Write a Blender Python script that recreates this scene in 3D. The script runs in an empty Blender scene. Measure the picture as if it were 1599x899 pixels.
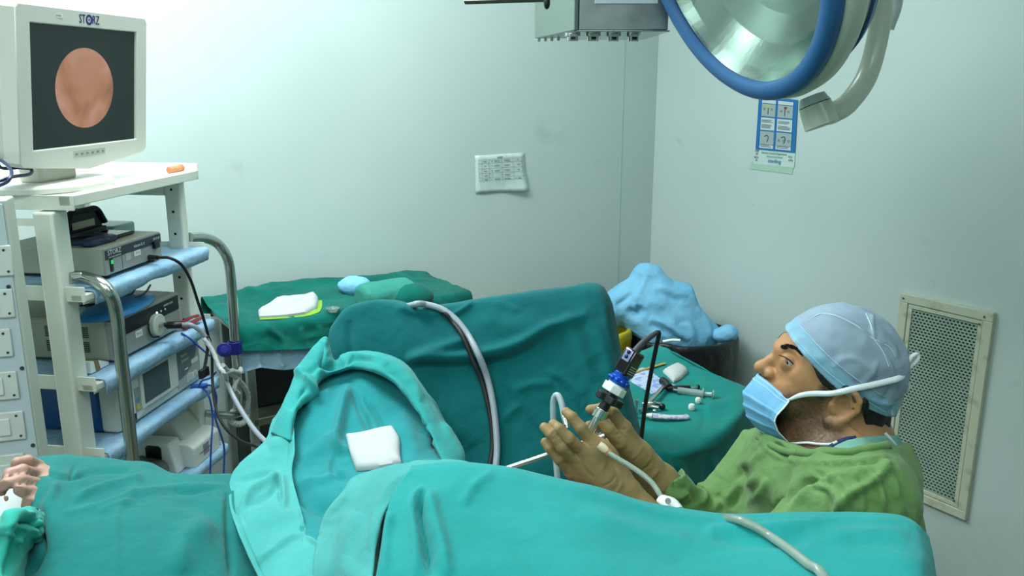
import bpy, bmesh, math, random
import numpy as np
from mathutils import Vector, Matrix
from mathutils.bvhtree import BVHTree
random.seed(7)
RNG = np.random.default_rng(7)
PI = math.pi
scene = bpy.context.scene
COL = scene.collection

# ------------------------------------------------------------------ camera
EYE = 1.70
PITCH = math.radians(13.7)
FPX = 1330.0
cd = bpy.data.cameras.new('camera')
cam = bpy.data.objects.new('camera', cd)
COL.objects.link(cam)
cam.location = (0, 0, EYE)
cam.rotation_euler = (PI/2 - PITCH, 0, 0)
cd.sensor_width = 36.0
cd.lens = 36.0*FPX/1599.0
cd.clip_start = 0.02
scene.camera = cam

# ------------------------------------------------------------------ world, lights, exposure
def lin(c):
    return tuple((x/255/12.92 if x <= 10.3 else ((x/255+.055)/1.055)**2.4) for x in c)
world = bpy.data.worlds.new('world')
scene.world = world
world.use_nodes = True
world.node_tree.nodes['Background'].inputs[0].default_value = (.86, .96, 1, 1)
world.node_tree.nodes['Background'].inputs[1].default_value = .12
scene.view_settings.view_transform = 'Standard'
scene.view_settings.look = 'None'
scene.view_settings.gamma = 1
scene.view_settings.use_curve_mapping = False
scene.view_settings.exposure = 0.0
AMB = 1.0
def area(name, loc, tgt, sx, sy, power, col):
    l = bpy.data.lights.new(name, 'AREA'); l.shape = 'RECTANGLE'; l.size = sx; l.size_y = sy
    l.energy = power; l.color = col
    o = bpy.data.objects.new(name, l); COL.objects.link(o); o.location = loc
    o.rotation_euler = (Vector(tgt)-Vector(loc)).to_track_quat('-Z', 'Y').to_euler()
    return o
COOL = (.92, 1.0, 1.01)
area('ceiling_panel_light', (-1.25, 2.1, 2.93), (-1.25, 2.1, 0), 1.2, .6, 64, COOL)
area('ceiling_panel_light', (.2, .6, 2.93), (.2, .6, 0), 1.2, .6, 7.5, COOL)
area('ceiling_panel_light', (-.1, 2.9, 2.93), (-.1, 2.9, 0), 1.2, .6, 17, COOL)  # unseen panel put in to brighten the back wall and corner
area('ceiling_panel_light', (-1.3, .1, 2.93), (-1.3, .1, 0), 1.2, .6, 14, COOL)
area('ceiling_panel_light', (-.9, -.9, 2.93), (-.9, -.9, 0), 1.2, .6, 15, COOL)  # fill added behind the camera to brighten sides facing it
area('ceiling_panel_light', (1.3, -.3, 2.93), (1.3, -.3, 0), 1.2, .6, 1.5, COOL)

# ------------------------------------------------------------------ picture <-> place geometry
CS, SN = math.cos(PITCH), math.sin(PITCH)
def ray(px, py):
    u = (px-799.5)/FPX; v = (py-449.5)/FPX
    return np.array((u, CS-v*SN, -SN-v*CS))
CAM = np.array((0, 0, EYE))
def W(px, py, Y):
    d = ray(px, py); return CAM + d*(Y/d[1])
def Zp(px, py, z):
    d = ray(px, py); return CAM + d*((z-EYE)/d[2])
def Lp(px, py, P0, n):
    d = ray(px, py); n = np.array(n, float); return CAM + d*(np.dot(np.array(P0)-CAM, n)/np.dot(d, n))
def proj(P):
    P = np.asarray(P); z = P[..., 2]-EYE; y = P[..., 1]
    t = np.maximum(y*CS-z*SN, .05); up = y*SN+z*CS
    return np.stack([799.5+FPX*P[..., 0]/t, 449.5-FPX*up/t], -1)

# ------------------------------------------------------------------ noise
def _h(i, j, k, s):
    n = (i*374761393 + j*668265263 + k*2147483647 + s*1274126177) & 0x7fffffff
    n = ((n ^ (n >> 13))*1274126177) & 0x7fffffff
    return ((n ^ (n >> 16)) & 0xffff)/65535.0
def vnoise(P, s=0):
    P = np.asarray(P, float); f0 = np.floor(P).astype(np.int64); f = P-f0; f = f*f*(3-2*f)
    i, j, k = f0[..., 0], f0[..., 1], f0[..., 2]; r = 0
    for a in (0, 1):
        for b in (0, 1):
            for c in (0, 1):
                w = (f[..., 0] if a else 1-f[..., 0])*(f[..., 1] if b else 1-f[..., 1])*(f[..., 2] if c else 1-f[..., 2])
                r = r + w*_h(i+a, j+b, k+c, s)
    return r*2-1
def fbm(P, o=3, s=0):
    r = 0; a = 1; t = 0
    for q in range(o):
        r = r + a*vnoise(P*(2**q)+q*17.3, s+q); t += a; a *= .5
    return r/t
def ridged(P, o=3, s=0):
    r = 0; a = 1; t = 0
    for q in range(o):
        r = r + a*(1-2*np.abs(vnoise(P*(2**q)+q*9.1, s+q))); t += a; a *= .5
    return r/t

# ------------------------------------------------------------------ materials
MATS = {}
def mat(name, col, rough=.5, metal=0, bump=None, var=None, emit=None, alpha=None, trans=None, coat=0, sheen=0, attr=None, spec=None, aniso=0, weave=None):
    if name in MATS: return MATS[name]
    m = bpy.data.materials.new(name); m.use_nodes = True
    nt = m.node_tree; b = nt.nodes['Principled BSDF']
    c = lin(col)+(1,)
    b.inputs['Base Color'].default_value = c
    b.inputs['Roughness'].default_value = rough
    b.inputs['Metallic'].default_value = metal
    if coat: b.inputs['Coat Weight'].default_value = coat
    if sheen: b.inputs['Sheen Weight'].default_value = sheen
    if spec is not None: b.inputs['Specular IOR Level'].default_value = spec
    if aniso: b.inputs['Anisotropic'].default_value = aniso
    if alpha is not None: b.inputs['Alpha'].default_value = alpha
    if trans is not None: b.inputs['Transmission Weight'].default_value = trans
    tc = nt.nodes.new('ShaderNodeTexCoord')
    def noise(scale, det=4, vec=None):
        n = nt.nodes.new('ShaderNodeTexNoise'); n.inputs['Scale'].default_value = scale; n.inputs['Detail'].default_value = det
        nt.links.new(vec or tc.outputs['Object'], n.inputs['Vector']); return n
    src = None
    if attr:
        a = nt.nodes.new('ShaderNodeAttribute'); a.attribute_name = attr; src = a.outputs['Color']
        nt.links.new(src, b.inputs['Base Color'])
    if var:                       # (other colour, scale, low, high)
        n = noise(var[1], 5)
        r = nt.nodes.new('ShaderNodeMapRange'); r.inputs[1].default_value = var[2]; r.inputs[2].default_value = var[3]
        nt.links.new(n.outputs['Fac'], r.inputs[0])
        mx = nt.nodes.new('ShaderNodeMix'); mx.data_type = 'RGBA'
        if src: nt.links.new(src, mx.inputs[6])
        else: mx.inputs[6].default_value = c
        mx.inputs[7].default_value = lin(var[0])+(1,)
        nt.links.new(r.outputs[0], mx.inputs[0]); nt.links.new(mx.outputs[2], b.inputs['Base Color'])
    if bump:                      # (scale, strength, distance)
        n = noise(bump[0], 6)
        bn = nt.nodes.new('ShaderNodeBump'); bn.inputs['Strength'].default_value = bump[1]; bn.inputs['Distance'].default_value = bump[2]
        nt.links.new(n.outputs['Fac'], bn.inputs['Height']); last = bn
        if weave:
            n2 = noise(weave[0], 2); b2 = nt.nodes.new('ShaderNodeBump'); b2.inputs['Strength'].default_value = weave[1]; b2.inputs['Distance'].default_value = .001
            nt.links.new(n2.outputs['Fac'], b2.inputs['Height']); nt.links.new(bn.outputs[0], b2.inputs['Normal']); last = b2
        nt.links.new(last.outputs[0], b.inputs['Normal'])
    if emit:
        b.inputs['Emission Color'].default_value = lin(emit[0])+(1,); b.inputs['Emission Strength'].default_value = emit[1]
    MATS[name] = m
    return m
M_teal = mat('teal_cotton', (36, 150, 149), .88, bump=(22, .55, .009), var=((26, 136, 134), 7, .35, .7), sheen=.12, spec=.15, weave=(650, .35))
M_teal_dark = mat('shaded_teal_cotton', (14, 113, 110), .88, bump=(22, .55, .009), var=((10, 104, 101), 7, .35, .7), sheen=.12, spec=.15, weave=(650, .35))  # darker copy of the teal cotton, shade over the torso put into the colour
M_teal_light = mat('lit_teal_cotton', (74, 163, 160), .88, bump=(22, .55, .009), var=((57, 148, 146), 9, .35, .7), sheen=.12, spec=.15, weave=(650, .35))  # lighter copy of the teal cotton, light on upward folds put into the colour
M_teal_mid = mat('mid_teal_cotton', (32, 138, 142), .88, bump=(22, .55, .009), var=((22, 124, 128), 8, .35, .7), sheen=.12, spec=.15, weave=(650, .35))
M_teal_far = mat('side_shaded_teal_cotton', (6, 100, 103), .88, bump=(18, .55, .010), var=((3, 88, 92), 6, .35, .7), sheen=.1, spec=.15, weave=(500, .3))  # darker copy of the teal cotton, shade of the sideways face put into the colour
M_green_cloth = mat('bottle_green_cotton', (7, 106, 94), .9, bump=(18, .55, .010), var=((3, 84, 76), 7, .35, .7), sheen=.1, spec=.12, weave=(500, .3))
M_table_cloth = mat('dark_teal_cotton', (12, 130, 122), .9, bump=(16, .55, .010), var=((6, 114, 108), 6, .35, .7), sheen=.1, spec=.12, weave=(500, .3))
M_gown = mat('green_gown_cotton', (112, 148, 92), .88, bump=(34, .7, .007), var=((96, 132, 76), 10, .35, .7), sheen=.15, spec=.15, weave=(700, .3))
M_blue_sheet = mat('pale_blue_nonwoven', (172, 206, 230), .7, bump=(60, .8, .006), var=((140, 186, 220), 16, .35, .7), spec=.25)
M_blue_waste = mat('sky_blue_nonwoven', (132, 194, 226), .7, bump=(30, .6, .008), var=((116, 182, 218), 8, .35, .7), spec=.25)
M_gauze = mat('white_gauze', (184, 189, 189), .9, bump=(300, .5, .001), spec=.15)
M_cream = mat('cream_painted_steel', (234, 236, 224), .38, bump=(60, .05, .002), var=((220, 224, 210), 5, .5, .75))
M_monitor = mat('cream_plastic', (220, 220, 210), .42, bump=(300, .08, .001))
M_steel = mat('brushed_stainless', (188, 192, 188), .24, 1, bump=(90, .06, .002))
M_steel_dull = mat('satin_stainless', (190, 198, 198), .38, 1, bump=(40, .12, .002), var=((132, 140, 136), 6, .4, .7))
M_black = mat('black_plastic', (14, 15, 18), .38)
M_black_soft = mat('black_rubber', (10, 11, 13), .6)
M_binbag = mat('black_bin_liner', (16, 17, 20), .42, bump=(14, .7, .02))
M_screen = mat('dark_screen_glass', (32, 42, 42), .12, spec=.5)
M_grey_dev = mat('grey_enamel', (150, 152, 146), .45, bump=(200, .06, .001))
M_grey_side = mat('beige_enamel', (172, 174, 158), .45, bump=(200, .06, .001))
M_navy = mat('navy_panel', (42, 48, 66), .4)
M_white = mat('white_plastic', (226, 230, 226), .35)
M_offwhite = mat('offwhite_plastic', (206, 210, 200), .4)
M_blue_dev = mat('blue_plastic', (12, 82, 146), .35)
M_sock = mat('switch_plate_plastic', (216, 222, 216), .35)
M_board = mat('grey_laminate', (196, 208, 214), .5, bump=(80, .05, .001))
M_label = mat('paper_label', (232, 234, 232), .7)
M_ink = mat('dark_ink', (52, 60, 66), .7)
M_ink_blue = mat('navy_ink', (24, 34, 110), .5)
M_glove = mat('tan_latex', (160, 134, 92), .46, bump=(120, .3, .002), var=((144, 120, 80), 20, .35, .7), spec=.3)
M_lampblue = mat('blue_rubber_rim', (44, 98, 150), .42)
M_lampcream = mat('ivory_enamel', (196, 206, 190), .3, coat=.2)
M_lampwhite = mat('grey_white_enamel', (188, 198, 198), .3)
M_dark = mat('shadow_cavity', (12, 14, 14), .8)

# ------------------------------------------------------------------ object helpers
def tag(o, label=None, cat=None, group=None, kind=None):
    if label: o['label'] = label
    if cat: o['category'] = cat
    if group: o['group'] = group
    if kind: o['kind'] = kind
    return o
def link(o, parent=None):
    COL.objects.link(o)
    if parent is not None:
        o.parent = parent
    return o
def empty(name, loc, label=None, cat=None, group=None, rot=0):
    o = bpy.data.objects.new(name, None); o.empty_display_size = .1; COL.objects.link(o)
    o.matrix_world = Matrix.Translation(Vector(loc)) @ Matrix.Rotation(rot, 4, 'Z')
    o.location = loc; o.rotation_euler = (0, 0, rot)
    return tag(o, label, cat, group)
def wm(o):          # world matrix computed by hand (no depsgraph evaluation needed)
    m = Matrix.LocRotScale(o.location, o.rotation_euler, o.scale)
    return wm(o.parent) @ m if o.parent else m
def mk(name, V, F, m, parent=None, smooth=True, world=True, mods=(), origin=None):
    """one mesh object from world-space points; its origin goes to the parent's frame or to `origin`"""
    V = np.asarray(V, float)
    me = bpy.data.meshes.new(name)
    if parent is not None:
        inv = wm(parent).inverted() if world else Matrix.Identity(4)
        A = np.array(inv); V = V@A[:3, :3].T + A[:3, 3]
        loc = None
    else:
        if origin is None:
            origin = ((V[:, 0].min()+V[:, 0].max())/2, (V[:, 1].min()+V[:, 1].max())/2, V[:, 2].min())
        loc = Vector(origin); V = V-np.array(origin)
    me.from_pydata([tuple(v) for v in V.tolist()], [], [tuple(int(i) for i in f) for f in F])
    ms = m if isinstance(m, (list, tuple)) else [m]
    for q in ms: me.materials.append(q)
    if smooth: me.polygons.foreach_set('use_smooth', [True]*len(me.polygons))
    me.update()
    o = bpy.data.objects.new(name, me); link(o, parent)
    if loc is not None: o.location = loc
    for t in mods: addmod(o, *t)
    return o
def addmod(o, kind, *a):
    if kind == 'solid':
        s = o.modifiers.new('thickness', 'SOLIDIFY'); s.thickness = a[0]; s.offset = a[1] if len(a) > 1 else -1
    if kind == 'bevel':
        s = o.modifiers.new('bevel', 'BEVEL'); s.width = a[0]; s.segments = a[1] if len(a) > 1 else 3; s.limit_method = 'ANGLE'; s.angle_limit = math.radians(40)
        s.harden_normals = False
    if kind == 'sub':
        s = o.modifiers.new('subsurf', 'SUBSURF'); s.levels = a[0]; s.render_levels = a[0]
class MB:
    """collects shapes given in a frame (4x4) and builds ONE mesh object"""
    def __init__(s, frame=None): s.V = []; s.F = []; s.M = []; s.fr = frame; s.mi = 0
    def add(s, V, F):
        b = len(s.V); A = None
        V = np.asarray(V, float)
        if s.fr is not None:
            V = V@s.fr[:3, :3].T + s.fr[:3, 3]
        s.V += V.tolist(); s.F += [[i+b for i in f] for f in F]; s.M += [s.mi]*len(F)
        return s
    def box(s, a, b):
        (x0, y0, z0), (x1, y1, z1) = a, b
        x0, x1 = min(x0, x1), max(x0, x1); y0, y1 = min(y0, y1), max(y0, y1); z0, z1 = min(z0, z1), max(z0, z1)
        V = [(x0, y0, z0), (x1, y0, z0), (x1, y1, z0), (x0, y1, z0), (x0, y0, z1), (x1, y0, z1), (x1, y1, z1), (x0, y1, z1)]
        return s.add(V, [(0, 3, 2, 1), (4, 5, 6, 7), (0, 1, 5, 4), (1, 2, 6, 5), (2, 3, 7, 6), (3, 0, 4, 7)])
    def prism(s, poly, lo, hi, axis):
        """poly: 2D points in the two axes after `axis` (cyclic order), extruded lo..hi along axis"""
        n = len(poly); V = []
        for h in (lo, hi):
            for p in poly:
                v = [0, 0, 0]; v[axis] = h; v[(axis+1) % 3] = p[0]; v[(axis+2) % 3] = p[1]; V.append(v)
        F = [tuple(range(n))[::-1], tuple(range(n, 2*n))]+[(i, (i+1) % n, n+(i+1) % n, n+i) for i in range(n)]
        return s.add(V, F)
    def cyl(s, a, b, r0, r1=None, n=24, caps=True):
        r1 = r0 if r1 is None else r1
        a = np.array(a, float); b = np.array(b, float); d = (b-a); d /= np.linalg.norm(d)
        u = np.cross(d, [0, 0, 1]) if abs(d[2]) < .9 else np.cross(d, [1, 0, 0]); u /= np.linalg.norm(u); v = np.cross(d, u)
        V = [a+r0*(math.cos(2*PI*i/n)*u+math.sin(2*PI*i/n)*v) for i in range(n)]+[b+r1*(math.cos(2*PI*i/n)*u+math.sin(2*PI*i/n)*v) for i in range(n)]
        F = [(i, (i+1) % n, n+(i+1) % n, n+i) for i in range(n)]
        if caps: F += [tuple(range(n))[::-1], tuple(range(n, 2*n))]
        return s.add(V, F)
    def lathe(s, prof, a, d, n=48, close=False):
        """prof: (r, h) pairs along the axis d from a"""
        a = np.array(a, float); d = np.array(d, float); d /= np.linalg.norm(d)
        u = np.cross(d, [0, 0, 1]) if abs(d[2]) < .9 else np.cross(d, [1, 0, 0]); u /= np.linalg.norm(u); v = np.cross(d, u)
        V = []; F = []
        for r, h in prof:
            for i in range(n):
                t = 2*PI*i/n; V.append(a+d*h+max(r, 1e-5)*(math.cos(t)*u+math.sin(t)*v))
        m = len(prof)
        for j in range(m-1 + (1 if close else 0)):
            for i in range(n):
                A, B = j*n, ((j+1) % m)*n
                F.append((A+i, A+(i+1) % n, B+(i+1) % n, B+i))
        return s.add(V, F)
    def tube(s, P, r, n=12, sub=6, caps=True, flat=None, lump=None):
        """swept tube along Catmull-Rom points; r scalar or per point"""
        P = np.array(P, float); R = np.full(len(P), r, float) if np.isscalar(r) else np.array(r, float)
        Q, S = catmull(P, sub), catmull(R[:, None], sub)[:, 0]
        T = np.gradient(Q, axis=0); T /= np.linalg.norm(T, axis=1)[:, None]+1e-9
        u = np.cross(T[0], [0, 0, 1]); 
        if np.linalg.norm(u) < .1: u = np.cross(T[0], [1, 0, 0])
        u /= np.linalg.norm(u); V = []
        for i in range(len(Q)):
            u = u-T[i]*np.dot(u, T[i]); u /= np.linalg.norm(u); v = np.cross(T[i], u)
            for k in range(n):
                a = 2*PI*k/n; rr = S[i]
                if lump: rr *= 1+lump*math.sin(i*1.7+2*a)
                V.append(Q[i]+rr*(math.cos(a)*u+math.sin(a)*(flat or 1)*v))
        F = [(i*n+k, i*n+(k+1) % n, (i+1)*n+(k+1) % n, (i+1)*n+k) for i in range(len(Q)-1) for k in range(n)]
        if caps: F += [tuple(range(n))[::-1], tuple(range((len(Q)-1)*n, len(Q)*n))]
        return s.add(V, F)
    def sphere(s, c, r, n=16, m=10):
        V = []; r = np.array([r]*3 if np.isscalar(r) else r, float)
        for j in range(m+1):
            ph = PI*j/m
            for i in range(n):
                V.append(np.array(c)+r*np.array((max(math.sin(ph), 1e-4)*math.cos(2*PI*i/n), max(math.sin(ph), 1e-4)*math.sin(2*PI*i/n), math.cos(ph))))
        return s.add(V, [(j*n+i, (j+1)*n+i, (j+1)*n+(i+1) % n, j*n+(i+1) % n) for j in range(m) for i in range(n)])
    def build(s, name, m, parent=None, bevel=0, smooth=None, seg=3, mods=(), origin=None):
        sm = (smooth if smooth is not None else True)
        o = mk(name, s.V, s.F, m, parent, sm, True, mods, origin)
        if isinstance(m, (list, tuple)):
            for p, i in zip(o.data.polygons, s.M): p.material_index = i
        if bevel:
            addmod(o, 'bevel', bevel, seg)
        if sm:
            set_sharp(o)
        return o
def set_sharp(o, ang=38):
    me = o.data; bm = bmesh.new(); bm.from_mesh(me)
    bmesh.ops.recalc_face_normals(bm, faces=bm.faces)
    for e in bm.edges:
        if len(e.link_faces) == 2 and e.calc_face_angle(0) > math.radians(ang): e.smooth = False
    bm.to_mesh(me); bm.free()
def catmull(P, sub):
    P = np.asarray(P, float); n = len(P)
    if n < 2: return P
    E = np.concatenate([[2*P[0]-P[1]], P, [2*P[-1]-P[-2]]]); out = []
    for i in range(n-1):
        p0, p1, p2, p3 = E[i:i+4]
        for k in range(sub):
            t = k/sub
            out.append(.5*((2*p1)+(-p0+p2)*t+(2*p0-5*p1+4*p2-p3)*t*t+(-p0+3*p1-3*p2+p3)*t**3))
    out.append(P[-1]); return np.array(out)
def catmull_ax(G, sub, axis):
    G = np.moveaxis(G, axis, 0); s = G.shape
    return np.moveaxis(catmull(G.reshape(s[0], -1), sub).reshape((-1,)+s[1:]), 0, axis)

# ------------------------------------------------------------------ cloth: dense sheet through control points, with folds
def crease_disp(Q, creases):
    d = np.zeros(Q.shape[:-1])
    for c in creases:
        pl, amp, wid = np.array(c[0], float), c[1], c[2]; mode = c[3] if len(c) > 3 else 'g'
        pl = catmull(pl, 6)
        best = np.full(Q.shape[:-1], 1e9); sd = np.zeros(Q.shape[:-1]); par = np.zeros(Q.shape[:-1])
        for i in range(len(pl)-1):
            a, b = pl[i], pl[i+1]; ab = b-a; L2 = ab@ab+1e-9
            h = np.clip(((Q-a)@ab)/L2, 0, 1); dv = Q-a-h[..., None]*ab
            dist = np.hypot(dv[..., 0], dv[..., 1]); m = dist < best
            best = np.where(m, dist, best); par = np.where(m, (i+h)/(len(pl)-1), par)
            cr = ab[0]*dv[..., 1]-ab[1]*dv[..., 0]
            sd = np.where(m, np.where(cr >= 0, dist, -dist), sd)
        fade = np.clip(np.minimum(par, 1-par)*5, 0, 1)**.6 if mode[-1] != '!' else 1
        if mode[0] == 'g': d += amp*np.exp(-(best/wid)**2)*fade
        elif mode[0] == 's':   # step: raised on the positive side, falling off smoothly; sharp on the line
            t_ = 1/(1+np.exp(-np.clip(sd/1.6, -30, 30))); d += amp*fade*(t_*np.exp(-np.maximum(sd, 0)/wid)-.35*(1-t_)*np.exp(np.minimum(sd, 0)/(wid*.45)))
        elif mode[0] == 'r':   # rounded roll with a groove under it
            d += amp*fade*(np.exp(-(best/wid)**2)-.8*np.exp(-((sd-wid*1.5)/(wid*.6))**2))
    return d
CLOTHS = []
def grid_normals(G):
    a = np.gradient(G, axis=1); b = np.gradient(G, axis=0); n = np.cross(a, b)
    return n/(np.linalg.norm(n, axis=-1)[..., None]+1e-12)
def pt(e):
    if e[0] == 'w': return np.array(e[1:], float)
    if e[0] == 'z': return Zp(*e[1:])
    return W(*e)
def cloth(name, rows, m, nu=14, nv=14, creases=(), wr=(.003, 9), thick=.0022, parent=None, drop=None, back=None, stretch=(1, 1, 1), seed=0, hem=0, lower=None):
    G = np.array([[pt(e) for e in r] for r in rows])
    if back is not None: G = np.concatenate([[G[0]+np.array(b) for b in back[::-1]], G])
    if drop is not None: G = np.concatenate([G, [G[-1]+np.array(b) for b in drop]])
    if lower is not None: G[..., 2] = np.maximum(G[..., 2], lower)
    G = catmull_ax(catmull_ax(G, nv, 0), nu, 1)
    N = grid_normals(G); view = CAM-G
    if np.median((N*view).sum(-1)) < 0: N = -N
    Q = proj(G)
    d = crease_disp(Q, creases)
    if wr[0]:
        st = np.array(stretch)
        warp = fbm(G*3, 2, seed+50)[..., None]*.25
        d = d+wr[0]*(ridged((G+warp)*wr[1]*st, 2, seed)*.8+fbm(G*wr[1]*2.7, 3, seed+9)*.5)
    G = G+N*d[..., None]
    if hem:
        pass
    h, w = G.shape[:2]; I = np.arange(h*w).reshape(h, w)
    F = np.stack([I[:-1, :-1], I[:-1, 1:], I[1:, 1:], I[1:, :-1]], -1).reshape(-1, 4)
    V = G.reshape(-1, 3)
    # orient faces towards the room side (same side as N)
    e1 = V[F[:, 1]]-V[F[:, 0]]; e2 = V[F[:, 3]]-V[F[:, 0]]; fn = np.cross(e1, e2)
    if (fn*N[:-1, :-1].reshape(-1, 3)).sum(-1).mean() < 0: F = F[:, ::-1]
    o = mk(name, V, F, m, parent, True, True, (('solid', thick, -1),))
    CLOTHS.append(BVHTree.FromPolygons([tuple(v) for v in V], [tuple(int(i) for i in f) for f in F]))
    o['_bvh'] = len(CLOTHS)-1
    return o
def bvh_of(o):
    i = o['_bvh']; return CLOTHS[i]
def hit(px, py, trees, off=0.0, default=None):
    """first point of a surface along a line of sight, lifted off it"""
    d = ray(px, py); best = None
    for t in trees:
        loc, nor, idx, dist = t.ray_cast(Vector(CAM), Vector(d))
        if loc is not None and (best is None or dist < best[0]): best = (dist, loc, nor)
    if best is None:
        return np.array(default) if default is not None else None
    n = np.array(best[1+1]); p = np.array(best[1])
    if n@(-d) < 0: n = -n
    return p+n*off
def clean_bvh():
    for o in bpy.data.objects:
        if '_bvh' in o: del o['_bvh']

# ------------------------------------------------------------------ implicit bodies
def S_sph(P, c, r): return np.linalg.norm(P-c, axis=1)-r
def S_ell(P, c, r, A=None):
    p = P-c
    if A is not None: p = p@np.array(A).T
    r = np.array(r); k0 = np.linalg.norm(p/r, axis=1); k1 = np.linalg.norm(p/(r*r), axis=1)+1e-9
    return k0*(k0-1)/k1
def S_cap(P, a, b, ra, rb):
    a = np.array(a); ab = np.array(b)-a; h = np.clip((P-a)@ab/(ab@ab+1e-12), 0, 1)
    return np.linalg.norm(P-a-h[:, None]*ab, axis=1)-(ra+(rb-ra)*h)
def smin(a, b, k):
    h = np.clip(.5+.5*(b-a)/k, 0, 1); return b+(a-b)*h-k*h*(1-h)
def smax(a, b, k): return -smin(-a, -b, k)
def S_chain(P, pts, rs, k=.004):
    d = None
    for i in range(len(pts)-1):
        e = S_cap(P, pts[i], pts[i+1], rs[i], rs[i+1]); d = e if d is None else smin(d, e, k)
    return d
def surface(f, ax, ay, az, cf=4):
    ax, ay, az = map(np.asarray, (ax, ay, az)); n = (len(ax), len(ay), len(az))
    cx, cy, cz = ax[::cf], ay[::cf], az[::cf]
    g = np.stack(np.meshgrid(cx, cy, cz, indexing='ij'), -1).reshape(-1, 3)
    Fc = f(g).reshape(len(cx), len(cy), len(cz)).astype(np.float32)
    hmax = np.maximum(np.maximum(np.gradient(cx)[:, None, None], np.gradient(cy)[None, :, None]), np.gradient(cz)[None, None, :])
    near = np.abs(Fc) < hmax*1.9
    up = lambda A: np.repeat(np.repeat(np.repeat(A, cf, 0), cf, 1), cf, 2)[:n[0], :n[1], :n[2]]
    # dilate near by one coarse cell towards negative neighbours so every fine point is covered
    nn = near.copy()
    for sx in (0, 1):
        for sy in (0, 1):
            for sz in (0, 1):
                s = near[sx:, sy:, sz:]; nn[:near.shape[0]-sx, :near.shape[1]-sy, :near.shape[2]-sz] |= s
    F = up(Fc).copy(); mk_ = up(nn); ii = np.nonzero(mk_)
    P = np.stack([ax[ii[0]], ay[ii[1]], az[ii[2]]], -1)
    out = np.empty(len(P), np.float32)
    for q in range(0, len(P), 400000): out[q:q+400000] = f(P[q:q+400000])
    F[ii] = out
    ins = F < 0; axs = (ax, ay, az); cells = []; pts = []; quads = []
    dims = np.array(n)-1
    def cid(i, j, k): return (i*dims[1]+j)*dims[2]+k
    for a in range(3):
        b, c = (a+1) % 3, (a+2) % 3
        sl0 = [slice(None)]*3; sl1 = [slice(None)]*3; sl0[a] = slice(0, -1); sl1[a] = slice(1, None)
        A0 = ins[tuple(sl0)]; A1 = ins[tuple(sl1)]
        ix = np.array(np.nonzero(A0 != A1)).T
        ok = (ix[:, b] > 0) & (ix[:, b] < n[b]-1) & (ix[:, c] > 0) & (ix[:, c] < n[c]-1); ix = ix[ok]
        if not len(ix): continue
        jx = ix.copy(); jx[:, a] += 1
        f0 = F[tuple(ix.T)]; f1 = F[tuple(jx.T)]; t = f0/(f0-f1+1e-12)
        p = np.stack([axs[0][ix[:, 0]], axs[1][ix[:, 1]], axs[2][ix[:, 2]]], -1).astype(float)
        p[:, a] += t*(axs[a][jx[:, a]]-axs[a][ix[:, a]])
        q4 = []
        for db, dc in ((-1, -1), (0, -1), (0, 0), (-1, 0)):
            k = ix.copy(); k[:, b] += db; k[:, c] += dc; id_ = cid(k[:, 0], k[:, 1], k[:, 2]); q4.append(id_); cells.append(id_); pts.append(p)
        q4 = np.stack(q4, -1); fl = f0 > f1
        q4[fl] = q4[fl][:, ::-1]; quads.append(q4)
    cells = np.concatenate(cells); pts = np.concatenate(pts); quads = np.concatenate(quads)
    uq, inv = np.unique(cells, return_inverse=True); cnt = np.bincount(inv)
    V = np.stack([np.bincount(inv, pts[:, q])/cnt for q in range(3)], -1)
    return V, np.searchsorted(uq, quads)
def vnormals(V, F):
    fn = np.cross(V[F[:, 2]]-V[F[:, 0]], V[F[:, 3]]-V[F[:, 1]]); N = np.zeros_like(V)
    for q in range(4):
        for a in range(3): N[:, a] += np.bincount(F[:, q], fn[:, a], len(V))
    return N/(np.linalg.norm(N, axis=1)[:, None]+1e-12)
def smoothv(V, F, it=2, lam=.5):
    e = np.concatenate([F[:, [0, 1]], F[:, [1, 2]], F[:, [2, 3]], F[:, [3, 0]]]); e = np.concatenate([e, e[:, ::-1]])
    cnt = np.bincount(e[:, 0], minlength=len(V))[:, None]+1e-9
    for _ in range(it):
        S = np.stack([np.bincount(e[:, 0], V[e[:, 1], a], len(V)) for a in range(3)], -1)
        V = V+lam*(S/cnt-V)
    return V
def axis(segs):
    """segs: [(start, end, step), ...] -> increasing coordinates"""
    out = []
    for a, b, h in segs: out += list(np.arange(a, b, h))
    out = np.array(sorted(set(round(x, 6) for x in out))); keep = [out[0]]
    for x in out[1:]:
        if x-keep[-1] > 4e-4: keep.append(x)
    return np.array(keep)
def compact(V, F):
    u, inv = np.unique(F, return_inverse=True); return V[u], inv.reshape(F.shape)
def colour(o, C):
    a = o.data.color_attributes.new('Col', 'FLOAT_COLOR', 'POINT')
    C = np.concatenate([C, np.ones((len(C), 1))], 1); a.data.foreach_set('color', C.ravel())
def text(name, s, size, m, parent, M4, ext=.0003, squeeze=1.0):
    """lettering laid in the plane given by a 4x4 world matrix (x right, y up)"""
    c = bpy.data.curves.new(name, 'FONT'); c.body = s; c.size = size; c.extrude = ext; c.align_x = 'CENTER'; c.align_y = 'CENTER'; c.resolution_u = 2
    t = bpy.data.objects.new(name+'_tmp', c)
    me = bpy.data.meshes.new_from_object(t); bpy.data.objects.remove(t); bpy.data.curves.remove(c)
    me.materials.clear(); me.materials.append(m)
    A = (wm(parent).inverted() if parent else Matrix.Identity(4)) @ M4 @ Matrix.Diagonal((squeeze, 1, 1, 1))
    me.transform(A); o = bpy.data.objects.new(name, me); link(o, parent); return o
def frame4(o, x, y):
    x = np.array(x, float); x /= np.linalg.norm(x); y = np.array(y, float); y -= x*(x@y); y /= np.linalg.norm(y); z = np.cross(x, y)
    M = np.eye(4); M[:3, 0] = x; M[:3, 1] = y; M[:3, 2] = z; M[:3, 3] = o
    return Matrix(M.tolist())

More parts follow.
